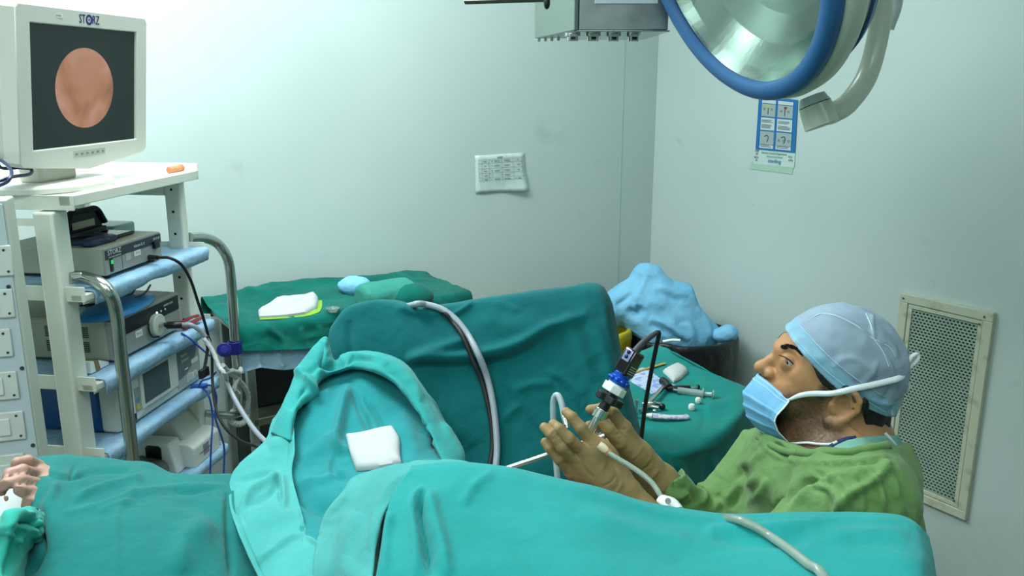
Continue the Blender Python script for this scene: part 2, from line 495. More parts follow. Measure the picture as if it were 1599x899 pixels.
# ================================================================== THE ROOM
CY = 4.4
FL = -.20                                                      # the floor, in the same heights as the camera
CORN = W(1022, 230, CY); CORN = np.array((CORN[0], CORN[1], 0))
DR = np.array((.55, -.835, 0)); DR /= np.linalg.norm(DR)       # along the right wall, coming nearer
DB = np.array((DR[1], -DR[0], 0))                              # along the back wall, going left
UP = np.array((0, 0, 1.0))
NR, NB = DB.copy(), DR.copy()                                  # inward normals of right / back wall
CEIL = 2.96
M_wall = mat('aqua_gloss_paint', (198, 213, 210), .26, bump=(7, .05, .004), var=((192, 208, 205), 1.6, .35, .7), spec=.4)
# faint grime: small dark specks and smears in the paint
nt = M_wall.node_tree; bs = nt.nodes['Principled BSDF']
prev = bs.inputs['Base Color'].links[0].from_socket
tc = [n for n in nt.nodes if n.type == 'TEX_COORD'][0]
for scl, lo, hi, st, cc in ((5.5, .69, .80, .18, (104, 128, 122)), (1.9, .66, .85, .35, (112, 134, 126)), (34, .74, .80, .30, (96, 116, 112))):
    n = nt.nodes.new('ShaderNodeTexNoise'); n.inputs['Scale'].default_value = scl; n.inputs['Detail'].default_value = 8; n.inputs['Distortion'].default_value = .6
    nt.links.new(tc.outputs['Object'], n.inputs['Vector'])
    r = nt.nodes.new('ShaderNodeMapRange'); r.inputs[1].default_value = lo; r.inputs[2].default_value = hi; r.inputs[4].default_value = st
    nt.links.new(n.outputs['Fac'], r.inputs[0])
    mx = nt.nodes.new('ShaderNodeMix'); mx.data_type = 'RGBA'; nt.links.new(prev, mx.inputs[6]); mx.inputs[7].default_value = lin(cc)+(1,)
    nt.links.new(r.outputs[0], mx.inputs[0]); prev = mx.outputs[2]
# scuffed skirting zone: grime rising from the floor
sep = nt.nodes.new('ShaderNodeSeparateXYZ'); geo = nt.nodes.new('ShaderNodeNewGeometry'); nt.links.new(geo.outputs['Position'], sep.inputs[0])
nz = nt.nodes.new('ShaderNodeTexNoise'); nz.inputs['Scale'].default_value = 2.6; nz.inputs['Detail'].default_value = 6; nt.links.new(tc.outputs['Object'], nz.inputs['Vector'])
ad = nt.nodes.new('ShaderNodeMath'); ad.operation = 'MULTIPLY_ADD'; ad.inputs[1].default_value = -.7; nt.links.new(nz.outputs['Fac'], ad.inputs[0]); nt.links.new(sep.outputs['Z'], ad.inputs[2])
mr = nt.nodes.new('ShaderNodeMapRange'); mr.inputs[1].default_value = -.22; mr.inputs[2].default_value = -.60; mr.inputs[3].default_value = 0; mr.inputs[4].default_value = .4
nt.links.new(ad.outputs[0], mr.inputs[0])
mx = nt.nodes.new('ShaderNodeMix'); mx.data_type = 'RGBA'; nt.links.new(prev, mx.inputs[6]); mx.inputs[7].default_value = lin((104, 122, 104))+(1,)
nt.links.new(mr.outputs[0], mx.inputs[0]); nt.links.new(mx.outputs[2], bs.inputs['Base Color'])
M_floor = mat('mottled_vinyl', (112, 116, 100), .4, bump=(60, .1, .002), var=((92, 98, 84), 22, .4, .65))
M_ceil = mat('white_ceiling_paint', (214, 222, 218), .8, bump=(90, .1, .002))
LB, LR = 5.2, 6.2
T = .12
def slab(name, o, x, y, z, m):
    """box from corner o along vectors x, y, z"""
    V = [o+a*x+b*y+c*z for c in (0, 1) for a, b in ((0, 0), (1, 0), (1, 1), (0, 1))]
    V = [np.array(v) for v in V]
    F = [(0, 3, 2, 1), (4, 5, 6, 7), (0, 1, 5, 4), (1, 2, 6, 5), (2, 3, 7, 6), (3, 0, 4, 7)]
    ob = mk(name, V, F, m, None, False); set_sharp(ob); return tag(ob, kind='structure')
HW = UP*(CEIL-FL); C0 = CORN+UP*FL
slab('wall_back', C0+DB*(LB+T)-DR*T, -DB*(LB+T)-DB*T, DR*T, HW, M_wall)
slab('wall_right', C0-DB*T, DR*(LR+T), DB*T, HW, M_wall)
slab('wall_left', C0+DB*LB, DR*(LR+T), DB*T, HW, M_wall)
slab('wall_front', C0+DR*LR, DB*LB, DR*T, HW, M_wall)
slab('floor', C0-UP*.1-DR*T-DB*T, DR*(LR+2*T), DB*(LB+2*T), UP*.1, M_floor)
slab('ceiling', CORN+UP*CEIL-DR*T-DB*T, DR*(LR+2*T), DB*(LB+2*T), UP*.1, M_ceil)
# hairline joint of the back wall boards
slab('trim_1', C0+DB*.215+DR*.0005, DB*.003, DR*.0012, HW, mat('joint_line_paint', (168, 192, 188), .5))

FR = np.array(frame4(CORN, DR, UP))        # right wall frame: x along, y up, z into the room
FB = np.array(frame4(CORN, -DB, UP))       # back wall frame: x towards the corner, y up
def loc_in(Fm, px, py, off=0.0):
    p = Lp(px, py, Fm[:3, 3]+Fm[:3, 2]*off, Fm[:3, 2]); d = p-Fm[:3, 3]
    return (d@Fm[:3, 0], d@Fm[:3, 1])

# ------------------------------------------------------------------ exhaust grille on the right wall
x0, y1 = loc_in(FR, 1411, 456); x1, _ = loc_in(FR, 1557, 487); _, y0 = loc_in(FR, 1527, 817)
g = empty('exhaust_grille', tuple(CORN+DR*(x0+x1)/2+UP*y0+NR*.0), 'perforated exhaust air grille in a cream frame low on the right wall', 'vent')
fw = .034
b = MB(FR)
for (a, c) in (((x0, y0), (x1, y0+fw)), ((x0, y1-fw), (x1, y1)), ((x0, y0+fw), (x0+fw, y1-fw)), ((x1-fw, y0+fw), (x1, y1-fw))):
    b.box((a[0], a[1], 0), (c[0], c[1], .022))
M_gframe = mat('chipped_cream_paint', (196, 200, 178), .5, bump=(40, .2, .002), var=((160, 158, 134), 14, .55, .72))
b.build('outer_frame', M_gframe, g, .003)
b = MB(FR); f2 = .016; X0, X1, Y0, Y1 = x0+fw+.002, x1-fw-.002, y0+fw+.002, y1-fw-.002
for (a, c) in (((X0, Y0), (X1, Y0+f2)), ((X0, Y1-f2), (X1, Y1)), ((X0, Y0+f2), (X0+f2, Y1-f2)), ((X1-f2, Y0+f2), (X1, Y1-f2))):
    b.box((a[0], a[1], .002), (c[0], c[1], .018))
b.build('inner_frame', M_gframe, g, .002)
X0 += .010; X1 -= .010; Y0 += .010; Y1 -= .010
nc, nr_ = 18, 60; cw, ch = (X1-X0)/nc, (Y1-Y0)/nr_
V = []; F = []
for r in range(nr_):
    for c in range(-1, nc+1):
        ox = X0+c*cw+(cw/2 if r % 2 else 0); oy = Y0+r*ch
        a0, a1 = max(ox, X0), min(ox+cw, X1)
        if a1-a0 < cw*.7: 
            if a1 > a0:
                k = len(V); V += [(a0, oy, .012), (a1, oy, .012), (a1, oy+ch, .012), (a0, oy+ch, .012)]; F.append((k, k+1, k+2, k+3))
            continue
        cx, cy = ox+cw/2, oy+ch/2; hx, hy = cw*.37, ch*.27
        O = [(ox, oy), (cx, oy), (ox+cw, oy), (ox+cw, cy), (ox+cw, oy+ch), (cx, oy+ch), (ox, oy+ch), (ox, cy)]
        I_ = [(cx-hx*.72, cy-hy), (cx, cy-hy), (cx+hx*.72, cy-hy), (cx+hx, cy), (cx+hx*.72, cy+hy), (cx, cy+hy), (cx-hx*.72, cy+hy), (cx-hx, cy)]
        k = len(V); V += [(p[0], p[1], .012) for p in O]+[(p[0], p[1], .012) for p in I_]+[(p[0], p[1], .0095) for p in I_]
        for q in range(8):
            F.append((k+q, k+(q+1) % 8, k+8+(q+1) % 8, k+8+q)); F.append((k+8+q, k+8+(q+1) % 8, k+16+(q+1) % 8, k+16+q))
MB(FR).add(V, F).build('perforated_plate', mat('grey_green_plate', (160, 180, 166), .5, bump=(30, .1, .002), var=((140, 162, 148), 6, .4, .7)), g, smooth=False)
MB(FR).box((X0, Y0, .001), (X1, Y1, .005)).build('duct_mouth', M_dark, g, smooth=False)
for (sx, sy) in ((x0+.016, y1-.018), (x1-.03, y1-.02), (x1-.045, y1-.05), (x1-.05, y0+.06)):
    MB(FR).cyl((sx, sy, .021), (sx, sy, .025), .004, n=10).build('screw', mat('rusty_screw', (92, 84, 70), .6), g)

# ------------------------------------------------------------------ typed list taped to the back wall
def paper_pts(Fm, px):
    return [loc_in(Fm, *p, .004) for p in px]
tl, tr, br_, bl = paper_pts(FB, [(742, 243), (819, 238), (823, 298), (743, 302)])
pn = empty('wall_notice', tuple(CORN+FB[:3, 0]*tl[0]+UP*bl[1]), 'small sheet with a printed table taped to the back wall', 'notice')
V = []; n = 10
for j in range(n+1):
    for i in range(n+1):
        u, v = i/n, j/n
        p = (1-v)*((1-u)*np.array(tl)+u*np.array(tr))+v*((1-u)*np.array(bl)+u*np.array(br_))
        V.append((p[0], p[1], .0035+.03*max(0, u+v-1.35)**1.5+.002*math.sin(u*9)*v))
F = [(j*(n+1)+i, (j+1)*(n+1)+i, (j+1)*(n+1)+i+1, j*(n+1)+i+1) for j in range(n) for i in range(n)]
sh = MB(FB).add(V, F).build('sheet', mat('laminated_paper', (204, 220, 216), .3, var=((192, 210, 206), 30, .4, .7)), pn, mods=(('solid', .0006, 0),))
b = MB(FB)
def bil(u, v, h=.0065):
    p = (1-v)*((1-u)*np.array(tl)+u*np.array(tr))+v*((1-u)*np.array(bl)+u*np.array(br_))
    return (p[0], p[1], h+.03*max(0, u+v-1.35)**1.5+.002*math.sin(u*9)*v)
def stroke(b, u0, v0, u1, v1, w):
    a, c = np.array(bil(u0, v0)), np.array(bil(u1, v1)); d = c-a; d /= np.linalg.norm(d)+1e-9; q = np.array((-d[1], d[0], 0))*w/2
    b.add([a-q, c-q, c+q, a+q], [(0, 1, 2, 3)])
for v in (.13, .22, .36, .48, .60, .68): stroke(b, .06, v, .93, v-.01, .0012)
for u in (.06, .12, .26, .52, .74, .93): stroke(b, u, .13, u+.005, .68, .0012)
for v in (.17, .29, .42, .54, .64):
    for (a, c) in ((.15, .23), (.30, .34), (.36, .48), (.56, .69), (.77, .80), (.82, .89)):
        if random.random() < .85: stroke(b, a+random.random()*.02, v, c-random.random()*.02, v, .0030)
stroke(b, .43, .08, .54, .07, .004)
b.build('printed_table', mat('grey_ink', (110, 126, 126), .7), pn, smooth=False)

# ------------------------------------------------------------------ hand hygiene poster on the right wall
pc = paper_pts(FR, [(1184, 150), (1246, 156), (1240, 262), (1177, 256)])
po = empty('hand_hygiene_poster', tuple(CORN+DR*pc[3][0]+UP*pc[3][1]), 'blue and white instruction poster on the right wall, below the lamp', 'poster')
def quadpt(u, v, h):
    p = (1-v)*((1-u)*np.array(pc[0])+u*np.array(pc[1]))+v*((1-u)*np.array(pc[3])+u*np.array(pc[2])); return (p[0], p[1], h)
def patch(name, u0, v0, u1, v1, h, m, par=po):
    MB(FR).add([quadpt(u0, v1, h), quadpt(u1, v1, h), quadpt(u1, v0, h), quadpt(u0, v0, h), quadpt(u0, v1, h-.0008), quadpt(u1, v1, h-.0008), quadpt(u1, v0, h-.0008), quadpt(u0, v0, h-.0008)],
               [(0, 1, 2, 3), (7, 6, 5, 4), (0, 4, 5, 1), (1, 5, 6, 2), (2, 6, 7, 3), (3, 7, 4, 0)]).build(name, m, par, smooth=False)
patch('lower_sheet', -.02, .76, 1.0, 1.0, .0032, mat('poster_white', (196, 216, 212), .35))
patch('blue_sheet', 0.02, 0, 1.0, .78, .0046, mat('poster_blue', (28, 110, 172), .35))
M_pw = mat('poster_panel', (196, 212, 212), .4)
for k, (u0, u1) in enumerate(((.12, .47), (.53, .90))):
    for (v0, v1) in ((.04, .09), (.10, .28), (.30, .48), (.50, .70)):
        patch('panel', u0, v0, u1, v1, .0060, M_pw if v0 in (.04, .30) else mat('poster_grey', (160, 176, 176), .4))
    patch('panel', u0, .69, u1, .75, .0060, M_pw)
for (u0, u1) in ((.14, .44), (.56, .87)):
    for v in (.33, .345, .36, .40, .415, .43, .445, .70, .72):
        q = u1-random.random()*.08
        MB(FR).add([quadpt(u0, v+.008, .0066), quadpt(q, v+.008, .0066), quadpt(q, v, .0066), quadpt(u0, v, .0066)], [(0, 1, 2, 3)]).build('text_line', mat('poster_text', (84, 104, 106), .6), po, smooth=False)
for (u, v, s) in ((.19, .16, .03), (.38, .16, .03), (.62, .17, .03), (.80, .17, .03), (.72, .6, .03), (.60, .60, .03), (.84, .60, .03)):
    for q in range(3):
        MB(FR).add([quadpt(u-s, v+.012*q+.006, .0066), quadpt(u+s, v+.012*q+.006, .0066), quadpt(u+s, v+.012*q, .0066), quadpt(u-s, v+.012*q, .0066)], [(0, 1, 2, 3)]).build('text_line', mat('poster_text', (84, 104, 106), .6), po, smooth=False)
def pdisk(name, u, v, r, m, sy=1.0):
    c = quadpt(u, v, .0068); MB(FR).add([(c[0]+r*math.cos(a), c[1]+sy*r*math.sin(a), c[2]) for a in np.linspace(0, 2*PI, 20, endpoint=False)], [tuple(range(20))]).build(name, m, po, smooth=False)
pdisk('yellow_mark', .29, .135, .009, mat('poster_yellow', (190, 200, 70), .5), .7)
pdisk('red_mark', .72, .135, .009, mat('poster_red', (150, 60, 56), .5), .7)
for (u, v) in ((.29, .60), (.71, .60)):
    b = MB(FR)
    c = quadpt(u, v, .0068)
    b.tube([(c[0]-.012, c[1]+.008, c[2]), (c[0], c[1]+.013, c[2]), (c[0]+.010, c[1]+.004, c[2]), (c[0]+.004, c[1]-.016, c[2])], .0022, 6)
    b.build('hand_drawing', mat('poster_text', (84, 104, 106), .6), po)
    b = MB(FR); c = quadpt(u, .22, .0068); b.cyl((c[0], c[1]+.02, c[2]), (c[0], c[1]-.008, c[2]), .0022, n=6)
    b.build('finger_drawing', mat('poster_text', (84, 104, 106), .6), po)
def ftxt(name, s, u, v, size, m, sq=1.0):
    c = quadpt(u, v, .0058); o = FR[:3, :3]@np.array(c)+FR[:3, 3]; text(name, s, size, m, po, frame4(o, DR, UP), squeeze=sq)
M_pg = mat('poster_green_ink', (74, 150, 106), .6); M_pb = mat('poster_blue_ink', (40, 130, 170), .6)
ftxt('green_heading', 'Infection Control Department', .50, .815, .0125, M_pg, .9)
ftxt('green_heading', 'Infection Control Manual', .52, .865, .0105, M_pg, .8)
ftxt('logo', 'sterling', .52, .93, .024, M_pb)
for s, u, v in (('7205', .06, .80), ('-29', .06, .845), ('SICU', .06, .895), ('-31', .06, .94), ('ICU', .90, .845), ('OTR', .91, .895)):
    ftxt('handwriting', s, u, v, .012, M_ink)
ts = MB(FR).add([quadpt(-.12, 1.08, .002), quadpt(.96, 1.10, .002), quadpt(.97, .99, .002), quadpt(-.06, .97, .002)], [(0, 1, 2, 3)])
ts.build('tape_strip', mat('yellowed_tape', (170, 204, 184), .3), po, smooth=False, mods=(('solid', .0006, 0),))

# ------------------------------------------------------------------ surgical lamp
LC = np.array((.434, 1.848, 1.975)); LA = np.array((-.88738551, -.27365081, -.37102855)); LA /= np.linalg.norm(LA)
lamp = empty('surgical_lamp', tuple(LC), 'large round operating lamp with a blue rim hanging from the ceiling', 'lamp')
MB().lathe([(.300, .004), (.303, .012), (.310, .016), (.330, .014), (.339, .006), (.341, -.004), (.338, -.014), (.310, -.014), (.300, -.006)], LC, LA, 128, True).build('rim_ring', M_lampblue, lamp)
MB().lathe([(.336, -.012), (.344, -.016), (.350, -.028), (.349, -.052), (.340, -.066), (.325, -.070), (.31, -.068), (.31, -.012)], LC, LA, 128, True).build('cream_band', M_lampcream, lamp)
MB().lathe([(.312, -.066), (.322, -.074), (.318, -.10), (.300, -.135), (.262, -.172), (.20, -.200), (.12, -.216), (.0, -.220)], LC, LA, 96).build('dome_shell', M_lampwhite, lamp, mods=(('solid', .004, 0),))
MB().lathe([(.3235, -.092), (.3265, -.096), (.3195, -.112), (.3165, -.110)], LC, LA, 96, True).build('blue_stripe', M_lampblue, lamp)
M_refl = mat('faceted_reflector', (158, 170, 164), .26, 1, bump=(40, .05, .002))
MB().lathe([(.310, -.004), (.290, -.035), (.245, -.075), (.19, -.108), (.12, -.130), (.05, -.140)], LC, LA, 110).build('reflector', M_refl, lamp, smooth=False)
MB().lathe([(.05, -.139), (.052, -.09), (.046, -.06), (.0, -.052)], LC, LA, 40).build('bulb_housing', M_lampwhite, lamp)
MB().lathe([(.0, -.001), (.306, -.001), (.306, -.004), (.0, -.004)], LC, LA, 96).build('glass_cover', mat('clear_lamp_glass', (235, 245, 240), .03, trans=1), lamp)
# pivot hub at the lower edge and the yoke tube that carries the lamp
hb = W(1268, 150, 1.90); hb2 = W(1284, 197, 1.885); hd = (hb2-hb)
MB().lathe([(.0, 0), (.027, 0), (.034, .018), (.0345, .019)], hb, hd, 40).build('pivot_neck', M_lampwhite, lamp)
L_ = np.linalg.norm(hd)
MB().lathe([(.0, .018), (.0345, .021), (.036, L_*.55), (.037, L_*.98), (.034, L_), (.0, L_+.002)], hb, hd, 40).build('pivot_hub', M_lampcream, lamp)
yk = [W(1281, 180, 1.90), W(1300, 176, 1.92), W(1325, 160, 1.96), W(1352, 122, 2.0), W(1368, 70, 2.02), W(1377, 10, 2.02), W(1376, -70, 2.0), W(1366, -160, 1.97), W(1340, -240, 1.93), W(1300, -300, 1.90)]
MB().tube(yk, .0235, 20, 8).build('yoke_tube', M_lampcream, lamp)
pA = W(1300, -300, 1.90)
MB().cyl(pA-np.array((0, 0, .02)), pA+np.array((0, 0, .10)), .04).build('yoke_joint', M_lampcream, lamp)
MB().tube([W(1398, -60, 2.1), W(1402, 0, 2.12), W(1388, 45, 2.12)], .012, 12).build('cable_guard', M_lampwhite, lamp)
MB().cyl((pA[0], pA[1], pA[2]+.09), (pA[0], pA[1], CEIL-.05), .028).build('drop_tube', M_lampcream, lamp)
MB().lathe([(0, 0), (.11, 0), (.12, .03), (.12, .051), (0, .051)], (pA[0], pA[1], CEIL-.051), (0, 0, 1), 48).build('ceiling_flange', M_lampcream, lamp)

# ------------------------------------------------------------------ steel service pendant
p0 = W(904, 47, 2.2); zb = p0[2]; p1 = W(1043, 50, 2.2); p1[2] = zb; p2 = Zp(835, 60, zb)
ex = p1-p0; wx = np.linalg.norm(ex); ex /= wx; ey = np.cross(UP, ex)
dp = (p2-p0)@ey; dl = (p2-p0)@ex
pend = empty('service_pendant', tuple(p0), 'stainless steel gas pendant box hanging from the ceiling beside the lamp', 'pendant')
FPn = np.array(frame4(p0, ex, ey))
MB(FPn).prism([(0, 0), (dp, 0), (dp, .42), (0, .42)], 0, wx, 0).build('housing', M_steel_dull, pend, .003)
b = MB(FPn); b.add([(-.012, .0, 0), (-.012, .0, .42), (dl, dp, .42), (dl, dp, 0), (-.0015, .002, 0), (-.0015, .002, .42), (-.0015, dp, .42), (-.0015, dp, 0)],
    [(0, 1, 2, 3), (4, 7, 6, 5), (0, 3, 7, 4), (1, 5, 6, 2), (0, 4, 5, 1), (3, 2, 6, 7)])
b.build('side_cover', mat('green_tinted_steel', (150, 166, 156), .3, 1, bump=(60, .06, .002)), pend, .002)
MB(FPn).box((-.005, -.004, -.004), (wx+.004, dp+.004, -.0005)).build('bottom_edge', M_steel, pend, .001)
b = MB(FPn).box((.038, -.004, .062), (wx-.028, -.0005, .16)); b.build('label_plate', mat('pale_label', (206, 216, 222), .5), pend, .0008)
for k in range(4):
    c0 = (-.012+k*.052, .05+.004*k, -.004)
    gs = MB(FPn); gs.lathe([(0, 0), (.020, 0), (.020, -.008), (.015, -.010), (.015, -.020), (.0, -.020)], c0, (0, 0, 1), 20)
    gs.build('gas_socket', M_steel, pend)
    gs = MB(FPn).box((c0[0]-.010, c0[1]-.022, -.024), (c0[0]+.010, c0[1]-.014, -.006)); gs.build('socket_latch', M_steel_dull, pend, .0015)
    MB(FPn).box((c0[0]-.006, c0[1]-.024, -.021), (c0[0]+.006, c0[1]-.0221, -.014)).build('latch_slot', M_black, pend)
for k in range(4):
    MB(FPn).box((dl+.008+k*.018, dp-.03-k*.02, -.010), (dl+.016+k*.018, dp-.022-k*.02, -.001)).build('socket_stub', M_steel_dull, pend, .001)
ba = W(727, 2, 2.25); bb = W(856, 4, 2.18); bb[2] = ba[2]
MB().tube([ba, (ba+bb)/2, bb], .011, 12, 2, flat=.7).build('rail_arm', mat('dull_rail_steel', (120, 122, 112), .4, 1), pend)
MB().sphere(W(854, 4, 2.165), (.008, .008, .016)).build('rail_knob', M_black, pend)
top = FPn[:3, 3]+FPn[:3, 0]*wx/2+FPn[:3, 1]*dp/2
MB().cyl(top+UP*.42, (top[0], top[1], CEIL), .07).build('ceiling_column', M_steel_dull, pend)

# recessed ceiling panels (the lights' housings, one for the added fill behind the camera)
for k, (x, y) in enumerate(((-1.25, 2.1), (.2, .6), (-.1, 2.9), (-1.3, .1), (-.9, -.9), (1.3, -.3))):
    c = empty('ceiling_light', (x, y, CEIL-.02), 'flush rectangular ceiling light panel overhead', 'light', 'flush ceiling light panels')
    b = MB()
    for a_, c_ in (((x-.63, y-.33), (x+.63, y-.31)), ((x-.63, y+.31), (x+.63, y+.33)), ((x-.63, y-.31), (x-.61, y+.31)), ((x+.61, y-.31), (x+.63, y+.31))):
        b.box((a_[0], a_[1], CEIL-.02), (c_[0], c_[1], CEIL))
    b.build('frame', M_white, c, .002)
    MB().box((x-.61, y-.31, CEIL-.012), (x+.61, y+.31, CEIL-.004)).build('diffuser', mat('lit_diffuser', (235, 250, 248), .5, emit=((225, 250, 247), 2.5)), c, smooth=False)

# ================================================================== VIDEO CART (left)
cP = W(110, 307, 2.0); cO = np.array((cP[0], cP[1], 0))
cT = np.array((.147, .989, 0)); cT /= np.linalg.norm(cT); cN = np.array((cT[1], -cT[0], 0))
FCt = np.array(frame4(cO, cN, cT))          # x out of the cart front, y along it, z up
def lc(px, py, w=0.0):
    p = Lp(px, py, cO-cN*w, cN)-cO; return (p@cT, p[2])
def cw(x, y, z): return cO+cN*x+cT*y+UP*z
CLEN = .60; CDEP = .47
cart = empty('video_cart', tuple(cw(-.22, .30, 0)), 'cream steel equipment cart with shelves and steel tube handles, against the left side', 'cart', rot=math.atan2(cT[1], cT[0])-PI/2)
SH = [1.434, 1.192, .962, .772, .530]
def shelf(z, top=False):
    b = MB(FCt); h = .034
    b.box((-CDEP, .0, z-.004), (0, CLEN, z))
    b.box((-CDEP, 0, z-(h if top else .016)), (.006, .003, z+(.002 if top else .022)))          # near side skirt
    b.box((-CDEP, CLEN-.003, z-h+.008), (-.0, CLEN, z+.022))                # far side upstand
    b.box((-.003, 0, z-.022), (0, CLEN, z))
    b.box((-CDEP, 0, z-h), (-CDEP+.003, CLEN, z+.03))
    o = b.build('shelf', M_cream, cart, .0015)
    return o
for i, z in enumerate(SH): shelf(z, i == 0)
# front lip of each shelf, rounded ends
for z in SH:
    b = MB(FCt)
    pts = [(-.03, .0), (-.004, .0), (.004, .006), (.006, .02), (.006, CLEN-.03), (-.002, CLEN-.004), (-.03, CLEN)]
    V = [(p[0], p[1], z-(.024 if z > 1.4 else .015)) for p in pts]+[(p[0], p[1], z+.002) for p in pts]; n = len(pts)
    b.add(V, [(i, i+1, n+i+1, n+i) for i in range(n-1)]+[tuple(range(n))[::-1], tuple(range(n, 2*n))])
    b.build('shelf_lip', M_cream, cart, .002)
# corner posts (perforated on the faces looking along the cart)
def post(x0, x1, y0, y1, holes_side):
    b = MB(FCt); b.box((x0, y0, FL+.09), (x1, y1, SH[0]-(.037 if holes_side > 0 else .005))); o = b.build('post', M_cream, cart, .006)
    h = MB(FCt)
    zz = SH[0]-.055
    while zz > .2:
        xm = (x0+x1)/2; ys = y0-.0006 if holes_side < 0 else y1+.0006
        h.cyl((xm, ys, zz), (xm, ys+.001, zz), .0042, n=12); zz -= .068
    ho = h.build('mounting_holes', M_dark, o)
    return o
post(-.095, -.044, -.016, .045, 1)
post(-.100, -.050, .568, .605, -1)
post(-.42, -.37, -.016, .045, 1)
post(-.42, -.37, .568, .605, -1)
MB(FCt).box((-.37, .568, 1.36), (-.10, .575, 1.43)).build('top_gusset', M_cream, cart, .002)
b = MB(FCt).box((-.37, .010, SH[0]-.075), (-.103, .016, SH[0]-.058)); b.build('side_rail', M_cream, cart, .001)
# base and castors
MB(FCt).box((-.45, .0, FL+.09), (-.02, CLEN, FL+.13)).build('base_frame', M_cream, cart, .006)
for x in (-.40, -.06):
    for y in (.05, .55):
        c = MB(FCt); c.cyl((x-.012, y, FL+.045), (x+.012, y, FL+.045), .045); co = c.build('castor', M_black_soft, cart)
        MB(FCt).box((x-.018, y-.01, FL+.05), (x+.018, y+.012, FL+.095)).build('castor_fork', M_steel_dull, co, .003)
# tube handles
def handle(y0, pxs, w):
    pts = []
    for (px, py, ww) in pxs:
        t, z = lc(px, py, ww); pts.append(cw(-ww, t, z))
    MB().tube(pts, .0165, 20, 8).build('handle', M_steel, cart)
handle(0, [(104, 434, .052), (128, 433, .04), (152, 440, -.01), (170, 456, -.04), (180, 482, -.045), (186, 530, -.045), (194, 600, -.045), (205, 700, -.045), (212, 770, -.045)], 0)
handle(0, [(296, 371, .05), (318, 371, .035), (338, 379, .02), (352, 396, .0), (359, 420, .0), (363, 470, .0), (367, 530, 0), (371, 580, 0), (372, 636, 0)], 0)
MB().tube([cw(-.05, .60, lc(335, 652, .0)[1]), cw(.0, .66, lc(355, 650, 0)[1]), cw(.0, .74, lc(372, 648, 0)[1])], .012, 16).build('handle_foot', M_steel, cart)

# pale blue liners on the shelves
def liner(z, y0, y1, label, s):
    V = []; nx, ny = 10, 70
    xs = [-.40, -.30, -.20, -.10, -.03, -.005, .009, .012, .010, .008]; zs = [.003, .003, .003, .003, .004, .006, .004, -.006, -.018, -.030]
    for j in range(ny+1):
        y = y0+(y1-y0)*j/ny
        for i in range(nx):
            p = cw(xs[i], y, z+zs[i]); q = fbm(np.array([[p[0]*10, p[1]*22, p[2]*10]]), 3, s)[0]
            V.append(p+np.array((0, 0, .004))*abs(q)*(1 if i < 6 else 0)+cN*(.005*abs(q) if i >= 5 else 0)+UP*(.007*vnoise(np.array([[y*14, s, 0.]]), s)[0] if i == 9 else 0))
    F = [(j*nx+i, j*nx+i+1, (j+1)*nx+i+1, (j+1)*nx+i) for j in range(ny) for i in range(nx-1)]
    o = mk('shelf_liner', V, F, M_blue_sheet, None, True, True, (('solid', .0012, 1),)); tag(o, label, 'liner', None); return o
liner(SH[1], .03, .598, 'pale blue liner sheet on the cart shelf under the topmost camera unit', 3)
liner(SH[2], .03, .598, 'pale blue liner sheet on the cart shelf under the grey light source', 5)
liner(SH[3], .01, .598, 'pale blue liner sheet on the cart shelf under the blue sided unit with a screen', 8)
liner(SH[4], .03, .62, 'pale blue liner sheet on the lowest visible cart shelf under the white pump', 11)

def face_pt(t, z, x): return cw(x, t, z)
def FX(x, t, z):      # frame on a front face: x along the cart (to the right seen from the front), y up
    return frame4(cw(x, t, z), cT, UP)
# ------------------------------------------------------------------ unit 1: camera control unit
z0 = SH[1]+.016
x1 = -.028
dv = empty('camera_control_unit', tuple(cw(-.17, .27, z0-.008)), 'grey camera control box with a green power switch, topmost unit on the cart', 'medical device')
A0, A1 = .142, .408; H = .072
MB(FCt).box((-.33, A0, z0), (x1-.006, A1, z0+H)).build('body', M_grey_side, dv, .004)
MB(FCt).box((x1-.008, A0+.001, z0+.001), (x1, A1-.001, z0+H-.001)).build('front_panel', M_grey_dev, dv, .002)
MB(FCt).box((x1, A0+.002, z0+H-.030), (x1+.0012, A1-.002, z0+H-.006)).build('navy_stripe', M_navy, dv)
text('maker_mark', 'STORZ', .019, M_white, dv, FX(x1+.0016, A0+.042, z0+H-.0145), .0002, 1.0)
text('maker_mark', 'KARL STORZ - ENDOSKOPE', .0048, M_white, dv, FX(x1+.0016, A0+.042, z0+H-.0265), .0001, .9)
text('model_name', 'telecam SL II', .011, M_white, dv, FX(x1+.0016, A0+.155, z0+H-.018), .0001, .9)
text('model_name', '202120 20', .010, M_white, dv, FX(x1+.0016, A1-.025, z0+H-.016), .0001, .8)
MB(FCt).box((x1, A0+.018, z0+.008), (x1+.003, A0+.030, z0+.044)).build('power_switch', M_black, dv, .001)
MB(FCt).box((x1+.003, A0+.020, z0+.028), (x1+.0042, A0+.028, z0+.038)).build('green_lamp', mat('green_indicator', (30, 200, 90), .4, emit=((30, 210, 90), .7)), dv)
MB(FCt).box((x1, A0+.072, z0+.004), (x1+.0008, A0+.0726, z0+H-.032)).build('panel_seam', M_ink, dv)
MB(FCt).box((x1, A0+.090, z0+.022), (x1+.001, A0+.112, z0+.044)).build('etched_mark', mat('faint_grey_label', (178, 182, 178), .6), dv)
MB(FCt).box((x1, A0+.130, z0+.026), (x1+.001, A0+.160, z0+.041)).build('sticker', M_label, dv)
text('sticker_text', 'OT-13', .009, M_ink, dv, FX(x1+.0012, A0+.145, z0+.0335), .0001, .8)
MB(FCt).box((x1, A1-.048, z0+.030), (x1+.010, A1-.022, z0+.050)).build('camera_socket', M_black, dv, .002)
for (x, y) in ((-.3, .17), (-.3, .38), (-.05, .17), (-.05, .38)): MB(FCt).cyl((x, y, z0-.0125), (x, y, z0), .011).build('foot', M_black_soft, dv)
